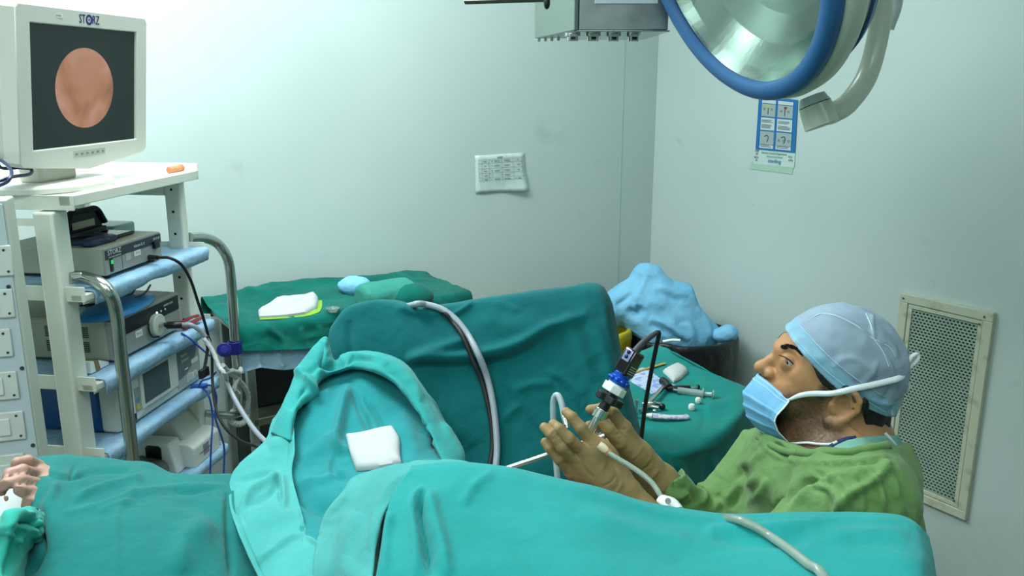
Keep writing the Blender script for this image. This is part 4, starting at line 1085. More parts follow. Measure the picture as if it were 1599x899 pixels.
def pad(name, pts, m, trees, h, label, cat, seed=1, amp=.004, group=None, dome=.0, sub=6):
    """a folded soft pad with its own thickness lying on a surface; pts: outline rows of picture points"""
    G = np.array([[hit(px, py, trees, .001, W(px, py, 1.5)) for (px, py) in r] for r in pts])
    G = catmull_ax(catmull_ax(G, sub, 0), sub, 1); N = grid_normals(G)
    if np.median((N*(CAM-G)).sum(-1)) < 0: N = -N
    n = N.reshape(-1, 3).mean(0); n /= np.linalg.norm(n)
    a, b_ = G.shape[:2]; u = np.linspace(0, 1, b_)[None, :]; v = np.linspace(0, 1, a)[:, None]
    e = np.minimum(np.minimum(u, 1-u)*b_/4, np.minimum(v, 1-v)*a/4).clip(0, 1)**.5
    topv = G+n*((h*(.35+.65*e)+dome*np.sin(u*PI)*np.sin(v*PI))[..., None]+(amp*fbm(G*26, 3, seed))[..., None]*e[..., None]+.001)
    V = np.concatenate([topv.reshape(-1, 3), G.reshape(-1, 3)]); I = np.arange(a*b_).reshape(a, b_); K = I+a*b_; F = []
    q = np.stack([I[:-1, :-1], I[:-1, 1:], I[1:, 1:], I[1:, :-1]], -1).reshape(-1, 4)
    F = q.tolist()+(q[:, ::-1]+a*b_).tolist()
    bd = list(I[0, :])+list(I[1:, -1])+list(I[-1, -2::-1])+list(I[-2:0:-1, 0])
    F += [(bd[i], K.flat[bd[i]], K.flat[bd[(i+1) % len(bd)]], bd[(i+1) % len(bd)]) for i in range(len(bd))]
    o = mk(name, V, F, m); set_sharp(o, 60)
    return tag(o, label, cat, group)
pad('green_towel', [[(422, 478), (440, 470), (470, 468), (503, 470)], [(412, 492), (440, 484), (478, 482), (503, 480)], [(405, 500), (440, 498), (480, 494), (499, 488)]], mat('lime_cotton', (128, 178, 62), .9), T_tab, .004,
    'lime green towel folded under the white gauze on the side table', 'towel', 3)
pad('gauze_swab', [[(434, 468), (450, 470), (462, 467), (474, 466), (490, 461)], [(412, 484), (440, 476), (466, 474), (485, 470), (496, 467)], [(404, 488), (435, 486), (462, 483), (482, 478), (497, 474)], [(405, 498), (438, 496), (465, 493), (480, 490), (495, 484)]],
    M_gauze, T_tab, .026, 'white gauze sheets heaped on the green table cloth by the back wall', 'gauze', 5, .010)
cup = MB(); cc_ = hit(520, 487, T_tab, .001, W(520, 487, 2.8)); cup.lathe([(0, 0), (.018, 0), (.024, .012), (.025, .014), (.022, .014), (.016, .003), (0, .003)], cc_, (0, 0, 1), 24)
tag(cup.build('clear_cup', mat('clear_plastic', (210, 225, 222), .1, trans=.8)), 'tiny clear plastic cup lying on the green table cloth', 'cup')
# rolled bundle
c0 = Zp(603, 459, TZ+.055); ax_ = -DB
def f_roll(P):
    q = P-c0; a = q@ax_; r = q-a[:, None]*ax_
    z = r@UP; d = r@NB
    dd = np.sqrt((z/.048)**2+(d/.075)**2); base = (dd-1)*.05
    end = np.abs(a)-.105
    return smax(base, end, .03)+.006*fbm(P*14, 3, 3)-.003*ridged(P*np.array((9, 9, 30)), 2, 6)
V_, F_ = surface(f_roll, np.arange(c0[0]-.2, c0[0]+.2, .005), np.arange(c0[1]-.2, c0[1]+.2, .005), np.arange(TZ-.02, TZ+.14, .005))
V_[:, 2] = np.maximum(V_[:, 2], TZ+.012)
o = mk('linen_bundle', V_, F_, mat('grey_green_linen', (48, 136, 122), .9, bump=(60, .4, .003)), None, mods=(('solid', .001, 0),)[:0]); tag(o, 'rolled grey green linen bundle at the right end of the side table', 'bundle')
c1 = Zp(641, 464, TZ+.040)
V_, F_ = surface(lambda P: S_ell(P, c1, (.085, .085, .055))+.006*fbm(P*14, 3, 8), np.arange(c1[0]-.12, c1[0]+.12, .006), np.arange(c1[1]-.12, c1[1]+.12, .006), np.arange(TZ-.03, TZ+.12, .006))
V_[:, 2] = np.maximum(V_[:, 2], TZ+.010)
tag(mk('folded_linen', V_, F_, M_green_cloth, None), 'dark green folded linen behind the rolled bundle on the side table', 'linen')
c2 = Zp(553, 446, TZ+.045)
V_, F_ = surface(lambda P: S_ell(P, c2, (.07, .05, .045))+.016*ridged(P*14, 3, 12)*.6, np.arange(c2[0]-.12, c2[0]+.12, .005), np.arange(c2[1]-.09, c2[1]+.09, .005), np.arange(TZ-.01, TZ+.13, .005))
V_[:, 2] = np.maximum(V_[:, 2], TZ+.012)
tag(mk('blue_wrapper', V_, F_, M_blue_waste, None), 'crumpled sky blue wrapper behind the rolled bundle on the side table', 'wrapper')

# ================================================================== WASTE BINS in the corner
bb_ = empty('black_waste_bin', (.77, 3.74, 0), 'round waste bin under a black liner in the corner of the room', 'bin')
def lined(cx, cy, R, zr, zb_, fold, seed):
    n, m = 120, 44; V = []; F = []
    prof = [(R-.012, zr-.16), (R-.012, zr-.05), (R-.008, zr-.004), (R, zr+.008), (R+.012, zr+.002), (R+.016, zr-.03)]+[(R+.016-.012*k/10, zr-.03-(zr-.03-zb_)*k/10) for k in range(1, 11)]
    prof = catmull(np.array(prof), 3); th = np.linspace(0, 2*PI, n, endpoint=False)
    for (r, z) in prof:
        p = np.stack([np.cos(th)*3, np.sin(th)*3, np.full(n, z*4.5)], -1)
        rr = r+fold*(fbm(p, 3, seed)+.5*ridged(p*np.array((1.6, 1.6, .25)), 2, seed+3))+.003*np.sin(th*9+z*8)
        zz = z+.010*fbm(p*.8, 2, seed+5)*(z > .2)
        V += np.stack([cx+rr*np.cos(th), cy+rr*np.sin(th), zz+0*rr], -1).tolist()
    k = len(prof); F = [(j*n+i, (j+1)*n+i, (j+1)*n+(i+1) % n, j*n+(i+1) % n) for j in range(k-1) for i in range(n)]
    return V, F
V, F = lined(.785, 3.74, .228, .575, .22, .008, 4)
mk('liner', V, F, M_binbag, bb_, mods=(('solid', .0012, 0),))
MB().lathe([(.0, FL+.002), (.19, FL+.002), (.222, .56), (.216, .56), (.185, FL+.01), (.0, FL+.01)], (.785, 3.74, 0), (0, 0, 1), 64).build('bucket', mat('pale_grey_plastic', (196, 204, 200), .45), bb_)
yb = empty('yellow_waste_bin', (.345, 3.70, 0), 'blue bin with a yellow liner folded over its rim, behind the leg drape', 'bin')
MB().lathe([(.0, FL+.002), (.150, FL+.002), (.180, .60), (.174, .60), (.146, FL+.01), (.0, FL+.01)], (.345, 3.70, 0), (0, 0, 1), 64).build('bucket', mat('navy_blue_plastic', (24, 52, 122), .4), yb)
V, F = lined(.345, 3.70, .180, .61, .505, .003, 9)
mk('liner', V, F, mat('yellow_liner', (196, 172, 24), .45, bump=(14, .4, .01)), yb, mods=(('solid', .0012, 0),))

def S_chain_(*a): return S_chain(*a)
def crumple(name, blobs, box, h, seed, m, label, cat, amp=.035, sc=7.0):
    def f(P):
        d = None
        for c, r in blobs:
            e = S_ell(P, np.array(c), r); d = e if d is None else smin(d, e, .03)
        w = P+.05*np.stack([fbm(P*5, 2, seed+1), fbm(P*5, 2, seed+2), fbm(P*5, 2, seed+3)], -1)
        return d-amp*(ridged(w*sc, 3, seed)*.7)+amp*.3*fbm(P*22, 2, seed+7)
    V_, F_ = surface(f, np.arange(box[0], box[1], h), np.arange(box[2], box[3], h), np.arange(box[4], box[5], h), 3)
    V_ = smoothv(V_, F_, 1, .4)
    o = mk(name, V_, F_, m); return tag(o, label, cat)
pkA, pkB, pkC = W(1008, 434, 3.74), W(1052, 482, 3.74), W(1090, 520, 3.72)
def f_gown(P):
    w = P+.035*np.stack([fbm(P*4, 2, 131), fbm(P*4, 2, 132), fbm(P*4, 2, 133)], -1)
    d = S_chain(w, [pkA, W(1022, 470, 3.72), pkB, pkC], [.050, .080, .092, .078], .03)
    d = smin(d, S_chain(w, [W(1000, 480, 3.70), W(1035, 510, 3.68), W(1085, 525, 3.68)], [.085, .085, .07], .02), .03)
    d = smin(d, S_chain(w, [W(955, 486, 3.70), W(980, 470, 3.72), W(1004, 455, 3.74)], [.055, .06, .06], .02), .02)
    v = P+.04*np.stack([fbm(P*7, 2, 141), fbm(P*7, 2, 142), fbm(P*7, 2, 143)], -1)
    return d-.020*ridged(v*np.array((4.5, 4.5, 3.0)), 1, 31)-.007*ridged(v*11, 2, 35)
V_, F_ = surface(f_gown, np.arange(.22, 1.0, .0065), np.arange(3.45, 3.97, .0065), np.arange(.50, .95, .0065), 3)
N_ = vnormals(V_, F_); Q_ = proj(V_); vs_ = ((N_*(CAM-V_)).sum(1) > 0)
V_ = V_+N_*(crease_disp(Q_, [([(990, 470), (1002, 450), (1012, 425)], .010, 5), ([(978, 482), (992, 492), (1002, 478)], -.028, 7), ([(1015, 496), (1045, 510), (1075, 533)], .014, 5), ([(1015, 505), (1045, 520), (1072, 540)], -.014, 6), ([(1020, 446), (1050, 454), (1075, 462)], .010, 5), ([(1022, 455), (1045, 464), (1065, 472)], -.008, 5), ([(1055, 480), (1075, 505), (1085, 535)], .010, 6),
      ([(1090, 480), (1105, 505), (1112, 530)], .008, 5), ([(962, 478), (978, 466), (988, 456)], -.012, 4), ([(1008, 470), (1040, 480), (1060, 505)], .007, 8)])*vs_)[:, None]
tag(mk('crumpled_gown', V_, F_, M_blue_waste), 'crumpled sky blue disposable gown heaped over the two waste bins', 'gown')
F2 = W(1128, 524, 3.64)
crumple('blue_glove_ball', [(F2, (.050, .04, .030)), (F2+np.array((.035, 0, .02)), (.03, .03, .028))], (F2[0]-.11, F2[0]+.12, F2[1]-.1, F2[1]+.1, F2[2]-.08, F2[2]+.1), .004, 44, M_blue_waste, 'small sky blue wad at the right rim of the black waste bin', 'waste', .010, 9)
wp = MB(); P1 = W(1035, 533, 3.50); P2 = W(1062, 531, 3.49)
wp.tube([P1, (P1+P2)/2+UP*.004, P2], .009, 10, flat=.6); tag(wp.build('white_wrapper', M_label), 'thin white wrapper on the front rim of the black waste bin', 'wrapper')

# ================================================================== INSTRUMENT TABLE
IZ = .83
rows = [[('z', 925, 582, IZ-.1), ('z', 970, 566, IZ-.1), ('z', 1026, 545, IZ-.1), ('z', 1034, 546, IZ-.1), ('z', 1040, 552, IZ-.14), ('z', 1044, 560, IZ-.25)],
        [('z', 928, 580, IZ), ('z', 975, 560, IZ), ('z', 1020, 542, IZ), ('z', 1030, 540, IZ), ('z', 1036, 543, IZ-.01), ('z', 1040, 552, IZ-.12)],
        [('z', 940, 608, IZ), ('z', 990, 588, IZ), ('z', 1040, 572, IZ), ('z', 1080, 568, IZ), ('z', 1107, 581, IZ-.005), ('z', 1116, 592, IZ-.12)],
        [('z', 950, 648, IZ), ('z', 1010, 628, IZ), ('z', 1070, 615, IZ), ('z', 1120, 607, IZ), ('z', 1168, 608, IZ-.005), ('z', 1182, 625, IZ-.12)],
        [('z', 955, 690, IZ), ('z', 1020, 675, IZ), ('z', 1080, 662, IZ), ('z', 1125, 650, IZ), ('z', 1165, 640, IZ-.005), ('z', 1190, 665, IZ-.14)],
        [('z', 955, 722, IZ), ('z', 1028, 716, IZ), ('z', 1080, 700, IZ), ('z', 1118, 682, IZ), ('z', 1150, 668, IZ-.02), ('z', 1175, 700, IZ-.16)],
        [('z', 955, 760, IZ-.05), ('z', 1025, 752, IZ-.06), ('z', 1078, 735, IZ-.07), ('z', 1120, 712, IZ-.08), ('z', 1152, 702, IZ-.12), ('z', 1180, 730, IZ-.28)],
        [('z', 955, 820, IZ-.2), ('z', 1025, 815, IZ-.22), ('z', 1078, 800, IZ-.22), ('z', 1120, 780, IZ-.22), ('z', 1160, 760, IZ-.26), ('z', 1190, 780, IZ-.4)]]
icl = cloth('instrument_table_cloth', rows, M_table_cloth, 14, 14, creases=[
    ([(1163, 642), (1120, 692), (1085, 706), (1051, 716), (1005, 722)], .014, 8, 's!'), ([(1045, 545), (1080, 590), (1100, 640), (1090, 690)], -.004, 5),
    ([(1000, 690), (1030, 700), (1045, 760)], .008, 8), ([(1095, 640), (1130, 630), (1160, 625)], .006, 6), ([(1060, 720), (1066, 760), (1070, 790)], .012, 7), ([(1110, 710), (1118, 760)], .012, 7)],
    wr=(.004, 7), seed=41)
tag(icl, 'dark teal cloth draped over the instrument table beside the surgeon', 'cloth')
T_ic = [bvh_of(icl)]
q0 = Zp(1085, 630, IZ-.02)
it = empty('instrument_stand', (q0[0], q0[1], 0), 'small instrument stand hidden under the dark teal cloth', 'stand')
cA = Zp(1026, 548, IZ-.012); cB = Zp(1160, 612, IZ-.012); cC = Zp(1138, 664, IZ-.012); cD = Zp(965, 700, IZ-.012); cE = Zp(955, 600, IZ-.012)
poly = [cA, cB, cC, cD, cE]; cen = sum(poly)/5; poly = [cen+(p-cen)*.94 for p in poly]
MB().add([tuple(p-UP*.012) for p in poly]+[tuple(p) for p in poly], [(4, 3, 2, 1, 0), (5, 6, 7, 8, 9)]+[(i, (i+1) % 5, 5+(i+1) % 5, 5+i) for i in range(5)]).build('tray', M_steel_dull, it, .003)
MB().cyl((cen[0], cen[1], FL+.03), (cen[0], cen[1], cen[2]-.012), .018).build('column', M_steel_dull, it)
MB().box((cen[0]-.2, cen[1]-.03, FL), (cen[0]+.2, cen[1]+.03, FL+.03)).build('foot_bar', M_steel_dull, it, .006)

# things on the instrument table
pad('folded_gauze', [[(1035, 582), (1046, 575), (1058, 570)], [(1042, 588), (1056, 582), (1070, 576)], [(1052, 598), (1064, 592), (1074, 583)]], M_gauze, T_ic, .016, 'thick folded white gauze pad on the instrument table, nearest the waste bin', 'gauze', 7, .004)
pad('printed_pouch', [[(983, 596), (1000, 575), (1014, 578)], [(998, 604), (1012, 592), (1034, 594)], [(1018, 616), (1036, 608), (1056, 603)]], mat('lilac_paper', (176, 192, 216), .5, var=((120, 140, 200), 60, .5, .62)), T_ic, .0015, 'flat pale paper pouch with blue print on the instrument table', 'pouch', 8, .001)
def onI(px, py, off): return hit(px, py, T_ic, off, Zp(px, py, IZ))
tag(MB().tube([onI(984, 586, .006), onI(1010, 578, .006), onI(1038, 569, .005)], .0055, 8, flat=.35).build('wooden_spatula', mat('pale_wood', (168, 140, 62), .6)), 'flat wooden stick lying across the back of the instrument table', 'spatula')
sy = empty('syringe', tuple(onI(1085, 618, 0)), 'clear plastic syringe on the instrument table beside the black forceps', 'syringe')
a_, b_ = onI(1058, 615, .012), onI(1095, 620, .011); c_ = onI(1112, 621, .011)
M_clear = mat('clear_syringe_plastic', (206, 222, 218), .15, trans=.55)
MB().cyl(a_, b_, .0095).build('barrel', M_clear, sy); dd = (b_-a_)/np.linalg.norm(b_-a_)
MB().cyl(b_, b_+dd*.003, .016).build('finger_flange', M_clear, sy); MB().cyl(b_, c_, .0055).build('plunger', M_clear, sy); MB().cyl(c_, c_+dd*.003, .012).build('thumb_rest', M_clear, sy)
MB().cyl(a_-dd*.012, a_, .003).build('nozzle', M_clear, sy)
fc = empty('endoscopic_forceps', tuple(onI(1040, 612, 0)), 'long instrument with a steel shaft and black handle on the instrument table', 'forceps')
MB().cyl(onI(1006, 642, .012), onI(1037, 610, .014), .0065).build('steel_shaft', M_steel, fc)
MB().tube([onI(1034, 604, .02), onI(1040, 608, .02), onI(1045, 613, .016)], .012, 12).build('black_hub', M_black, fc)
MB().tube([onI(1042, 612, .012), onI(1060, 612, .012), onI(1076, 611, .010)], .0085, 12).build('black_handle', M_black, fc)
MB().tube([onI(1076, 611, .010), onI(1088, 610, .010)], .003, 8).build('steel_rod', M_steel, fc); MB().sphere(onI(1089, 609, .010), .007).build('black_knob', M_black, fc)
sc_ = empty('steel_clamp', tuple(onI(1015, 640, 0)), 'short steel clamp with black knobs at the near edge of the instruments', 'clamp')
MB().tube([onI(999, 646, .008), onI(1012, 641, .012), onI(1028, 642, .010)], .006, 10).build('jaw', M_steel, sc_)
MB().tube([onI(1004, 636, .010), onI(1018, 638, .016), onI(1030, 636, .010)], .005, 10).build('jaw', M_steel, sc_)
MB().sphere(onI(1034, 640, .010), .009).build('knob', M_black, sc_); MB().sphere(onI(1022, 646, .008), .006).build('knob', M_steel, sc_)
for (px, py, r, lb) in ((1090, 629, .0085, 'small white round plug on the instrument table, just below the syringe'), (1080, 640, .0095, 'small white cap on the instrument table, nearer the surgeon than the round plug')):
    c_ = onI(px, py, .001); tag(MB().lathe([(0, 0), (r*.8, 0), (r, r*.4), (r, r*1.2), (r*.7, r*1.7), (0, r*1.8)], c_, (0, 0, 1), 16).build('luer_plug', M_white), lb, 'cap')
tu = empty('ointment_tube', tuple(onI(1040, 656, 0)), 'white tube with a pointed tip and crimped end on the instrument table', 'tube')
p_ = [onI(1018, 656, .012), onI(1022, 656, .012), onI(1045, 657, .010), onI(1066, 655, .006), onI(1072, 653, .005)]
MB().tube(p_, [.010, .0115, .010, .0105, .010], 14, flat=.6).build('soft_body', mat('white_purple_plastic', (206, 208, 220), .35, var=((150, 150, 190), 70, .5, .6)), tu)
MB().cyl(onI(1004, 654, .012), onI(1018, 656, .012), .003, .0085).build('pointed_tip', M_white, tu)
pn_ = MB(); a_ = onI(994, 652, .0); pn_.cyl(a_, a_+np.array((.0, 0, .05)), .0035, .005); tag(pn_.build('steel_pin', M_steel), 'short steel rod standing behind the teal leg drape edge', 'rod')

# ================================================================== DRAPES OVER THE PATIENT
def zr(r): return [tuple(['z']+list(q)) for q in r]
# torso sheet
rows = [zr([(50, 716, 1.05), (80, 712, 1.085), (115, 712, 1.075), (150, 716, 1.065), (220, 722, 1.06), (265, 738, 1.05), (300, 742, 1.05), (340, 742, 1.05), (392, 742, 1.045)]),
        zr([(40, 748, 1.05), (75, 738, 1.10), (112, 738, 1.09), (150, 742, 1.08), (215, 750, 1.075), (265, 760, 1.065), (305, 764, 1.06), (345, 766, 1.06), (400, 768, 1.045)]),
        zr([(34, 795, 1.05), (75, 785, 1.10), (115, 785, 1.095), (155, 785, 1.09), (220, 790, 1.085), (270, 795, 1.075), (310, 800, 1.07), (350, 800, 1.065), (410, 800, 1.04)]),
        zr([(24, 850, 1.06), (70, 845, 1.09), (115, 845, 1.09), (160, 845, 1.09), (225, 845, 1.085), (275, 848, 1.075), (320, 850, 1.07), (365, 850, 1.05), (430, 850, 1.03)]),
        zr([(5, 925, 1.05), (60, 925, 1.07), (110, 925, 1.075), (165, 925, 1.075), (235, 925, 1.07), (290, 925, 1.06), (340, 925, 1.05), (390, 925, 1.03), (450, 925, 1.02)])]
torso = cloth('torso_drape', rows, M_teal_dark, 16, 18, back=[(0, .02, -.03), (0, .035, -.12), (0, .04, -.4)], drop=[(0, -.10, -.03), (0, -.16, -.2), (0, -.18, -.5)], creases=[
    ([(112, 780), (150, 765), (200, 752), (222, 748)], .008, 5), ([(95, 800), (150, 790), (210, 772), (290, 762), (355, 760)], .006, 5), ([(223, 745), (205, 780), (188, 800), (186, 860), (190, 899)], .008, 5, 's'),
    ([(60, 735), (100, 748), (150, 738), (215, 735)], -.006, 4), ([(48, 722), (62, 750), (60, 775), (50, 800)], .010, 7), ([(90, 755), (80, 775), (68, 800)], .008, 6), ([(150, 800), (180, 790), (215, 782)], .005, 4), ([(118, 725), (112, 745), (135, 740)], -.005, 3),
    ([(330, 815), (290, 850), (280, 899)], .014, 20), ([(355, 770), (356, 820), (362, 899)], -.012, 5), ([(60, 820), (65, 860), (45, 899)], -.010, 6), ([(200, 722), (206, 735), (198, 748)], .004, 3), ([(345, 764), (300, 770), (270, 768)], -.005, 3)],
    wr=(.0042, 9), seed=3, stretch=(1, .6, 1))
tag(torso, 'teal drape lying flat over the patient body at the lower left', 'drape')
# bunched sleeve cloth at the very left
rows = [zr([(-40, 822, 1.10), (-10, 812, 1.13), (20, 800, 1.145), (45, 793, 1.14), (64, 800, 1.10)]),
        zr([(-42, 836, 1.12), (-10, 826, 1.15), (20, 815, 1.165), (44, 812, 1.145), (68, 816, 1.10)]),
        zr([(-44, 870, 1.10), (-14, 862, 1.12), (12, 846, 1.14), (36, 836, 1.13), (62, 830, 1.09)]),
        zr([(-46, 900, 1.09), (-16, 892, 1.11), (4, 880, 1.12), (22, 872, 1.11), (46, 868, 1.06)]),
        zr([(-48, 950, 1.07), (-18, 944, 1.09), (0, 936, 1.10), (14, 930, 1.09), (34, 925, 1.04)])]
slv = cloth('sleeve_fold', rows, mat('washed_teal_cotton', (58, 174, 158), .9, bump=(26, .35, .006), var=((44, 156, 142), 10, .35, .7), sheen=.12, spec=.15, weave=(650, .35)), 14, 14, creases=[
    ([(30, 818), (44, 812), (56, 822)], -.020, 5), ([(2, 812), (28, 806), (56, 806)], .008, 5), ([(36, 826), (20, 850), (8, 899)], -.010, 5), ([(58, 806), (50, 830), (56, 840)], .008, 4), ([(10, 830), (22, 838), (30, 850)], .006, 4)], wr=(.006, 16), seed=5, back=[(0, .01, -.02), (0, .015, -.06)])
tag(slv, 'paler bunched teal cloth with a dark opening at the lower left edge', 'cloth')

# far leg: the tall curtain over the raised leg
rows = [
 [(517, 512, 1.76), (540, 484, 1.77), (575, 473, 1.78), (612, 473, 1.79), (650, 481, 1.80), (700, 478, 1.81), (770, 467, 1.83), (860, 455, 1.86), (920, 446, 1.88), (938, 447, 1.885), (945, 452, 1.90)],
 [(512, 535, 1.735), (538, 508, 1.745), (575, 494, 1.755), (614, 494, 1.765), (655, 502, 1.775), (702, 500, 1.785), (772, 490, 1.80), (862, 477, 1.825), (924, 465, 1.845), (948, 470, 1.855), (957, 480, 1.89)],
 [(508, 575, 1.70), (540, 550, 1.71), (578, 535, 1.72), (618, 536, 1.725), (660, 545, 1.73), (708, 548, 1.735), (778, 545, 1.745), (866, 535, 1.765), (930, 525, 1.785), (956, 522, 1.80), (966, 524, 1.86)],
 [(505, 630, 1.66), (545, 610, 1.67), (585, 600, 1.675), (625, 600, 1.68), (670, 610, 1.685), (718, 615, 1.685), (785, 615, 1.695), (868, 605, 1.71), (938, 590, 1.735), (966, 585, 1.76), (977, 580, 1.83)],
 [(505, 700, 1.60), (550, 685, 1.61), (595, 675, 1.62), (635, 675, 1.63), (680, 685, 1.63), (730, 690, 1.635), (790, 690, 1.64), (870, 675, 1.66), (945, 650, 1.69), (978, 640, 1.72), (990, 635, 1.80)],
 [(510, 760, 1.55), (555, 750, 1.56), (600, 745, 1.57), (645, 745, 1.58), (690, 750, 1.58), (735, 752, 1.585), (792, 748, 1.59), (872, 728, 1.62), (950, 698, 1.66), (984, 689, 1.69), (1002, 683, 1.78)],
 [(515, 840, 1.52), (560, 835, 1.53), (605, 830, 1.53), (650, 830, 1.53), (695, 832, 1.54), (738, 832, 1.54), (795, 825, 1.545), (874, 775, 1.59), (952, 706, 1.655), (986, 693, 1.685), (1003, 686, 1.78)]]
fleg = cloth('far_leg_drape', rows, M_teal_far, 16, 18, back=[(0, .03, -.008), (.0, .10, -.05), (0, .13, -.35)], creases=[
    ([(634, 562), (680, 561), (740, 556), (805, 540), (858, 512), (920, 490)], .016, 9), ([(628, 573), (680, 573), (745, 570), (780, 562)], -.010, 5), ([(745, 572), (805, 556), (850, 530)], -.007, 7), ([(750, 574), (800, 562), (840, 542)], -.006, 6), ([(634, 566), (668, 552), (716, 536), (730, 528)], .014, 9),
    ([(620, 478), (648, 488), (690, 492)], .006, 6), ([(765, 580), (807, 630), (848, 678), (866, 700)], -.004, 3), ([(852, 582), (880, 603), (900, 625), (914, 652)], -.009, 3.5), ([(852, 580), (890, 606), (918, 650)], .006, 9),
    ([(700, 496), (722, 484), (740, 471)], .006, 4), ([(775, 470), (790, 478), (812, 488)], .004, 4), ([(880, 490), (905, 540), (925, 610)], .006, 10), ([(905, 470), (935, 520), (950, 580), (962, 640)], .006, 9),
    ([(951, 478), (960, 530), (972, 590), (988, 680)], -.012, 4), ([(545, 500), (548, 540), (552, 590)], -.006, 7), ([(655, 560), (690, 640), (735, 700)], .008, 18), ([(800, 612), (830, 600), (862, 600)], .005, 6),
    ([(782, 660), (800, 640), (815, 632)], .005, 5), ([(930, 600), (945, 650), (955, 690)], .008, 8), ([(740, 500), (800, 512), (860, 500)], .005, 14)],
    wr=(.0030, 6), seed=11)
tag(fleg, 'teal drape hanging like a curtain over the far raised leg', 'drape')

# abdomen drape: main sheet, rolled edge, left flap, fold in front
ab = empty('abdominal_drape', tuple(W(600, 740, 1.3)), 'teal drape heaped over the patient abdomen with folded edges and a white pad', 'drape')
rows = [
 [(452, 650, 1.50), (478, 612, 1.56), (508, 585, 1.61), (550, 565, 1.645), (600, 560, 1.65), (640, 580, 1.62), (668, 615, 1.58), (690, 655, 1.54), (712, 700, 1.50)],
 [(448, 690, 1.43), (485, 655, 1.47), (520, 632, 1.51), (560, 618, 1.535), (602, 616, 1.54), (645, 632, 1.53), (680, 662, 1.50), (710, 700, 1.47), (735, 730, 1.46)],
 [(452, 722, 1.35), (485, 708, 1.38), (522, 692, 1.40), (560, 680, 1.42), (602, 674, 1.42), (645, 684, 1.40), (690, 706, 1.38), (728, 730, 1.37), (752, 752, 1.37)],
 [(450, 750, 1.27), (480, 748, 1.28), (516, 742, 1.29), (556, 734, 1.30), (602, 730, 1.29), (645, 735, 1.27), (690, 742, 1.25), (735, 752, 1.24), (760, 765, 1.24)],
 [(462, 782, 1.19), (490, 790, 1.18), (520, 795, 1.17), (556, 780, 1.17), (602, 768, 1.17), (645, 765, 1.16), (690, 768, 1.15), (735, 775, 1.14), (765, 785, 1.14)],
 [(470, 835, 1.08), (500, 840, 1.07), (530, 845, 1.06), (565, 840, 1.05), (605, 832, 1.05), (645, 830, 1.04), (690, 830, 1.03), (735, 835, 1.03), (770, 840, 1.03)],
 [(480, 920, .95), (510, 925, .95), (545, 930, .94), (580, 930, .93), (615, 930, .93), (650, 930, .92), (690, 930, .92), (735, 930, .92), (775, 930, .92)]]
rows = [[(a, b, y+(.0, .0, .0, .0, .0, .0, .04, .06, .06)[i]*(1 if r < 3 else 0)) for i, (a, b, y) in enumerate(q)] for r, q in enumerate(rows)]
A1_ = cloth('sheet', rows, M_teal_mid, 16, 16, parent=ab, creases=[
    ([(548, 600), (535, 640), (526, 690), (528, 712)], .020, 8), ([(545, 600), (570, 655), (585, 690), (605, 700)], -.014, 5), ([(568, 622), (590, 652), (602, 680)], -.013, 3.5), ([(640, 600), (662, 650), (672, 700)], .012, 9), ([(605, 672), (560, 700), (525, 712)], .012, 8, 's'),
    ([(450, 742), (470, 765), (496, 788), (530, 792), (556, 770), (566, 748)], -.018, 12), ([(445, 742), (458, 752), (470, 772), (480, 780)], -.010, 4), ([(460, 748), (500, 752), (530, 740), (548, 745)], .008, 5), ([(520, 715), (522, 740), (545, 752)], -.008, 4),
    ([(470, 720), (500, 700), (520, 680)], .010, 12), ([(660, 620), (680, 660), (700, 700)], .008, 12), ([(480, 640), (500, 620), (520, 615)], .008, 8), ([(625, 640), (640, 680), (650, 720)], .005, 12)], wr=(.0030, 8), seed=13)
outer = [(425, 676, 1.45), (438, 641, 1.50), (453, 606, 1.56), (468, 571, 1.61), (489, 543, 1.645), (508, 527, 1.66), (515, 546, 1.655), (523, 561, 1.65), (537, 553, 1.66), (560, 548, 1.67), (592, 551, 1.67), (630, 567, 1.66), (655, 597, 1.63), (677, 630, 1.60), (697, 665, 1.56), (722, 714, 1.49), (745, 750, 1.45)]
inner = [(457, 690, 1.41), (458, 660, 1.46), (466, 632, 1.50), (482, 615, 1.54), (494, 602, 1.56), (504, 590, 1.59), (512, 586, 1.60), (521, 582, 1.605), (536, 578, 1.61), (556, 575, 1.62), (583, 579, 1.62), (610, 592, 1.60), (634, 617, 1.575), (650, 640, 1.55), (664, 667, 1.52), (688, 716, 1.46), (705, 752, 1.41)]
outer = [(a, b, y-(.010 if i < 10 else .05+.008*(i-10))) for i, (a, b, y) in enumerate(outer)]; inner = [(a, b, y-(.012 if i < 10 else .06+.009*(i-10))) for i, (a, b, y) in enumerate(inner)]
def lerp3(a, b, t, dY=0): return (a[0]+(b[0]-a[0])*t, a[1]+(b[1]-a[1])*t, a[2]+(b[2]-a[2])*t+dY)
rows = [[(p[0]+1, p[1]+2, p[2]+.03) for p in outer], outer] + [[lerp3(a, b, t, d_) for a, b in zip(outer, inner)] for t, d_ in ((.3, -.018), (.65, -.024), (.92, -.018))] + [[(p[0], p[1]+1, p[2]-.0) for p in inner], [(p[0], p[1]-5, p[2]+.02) for p in inner]]
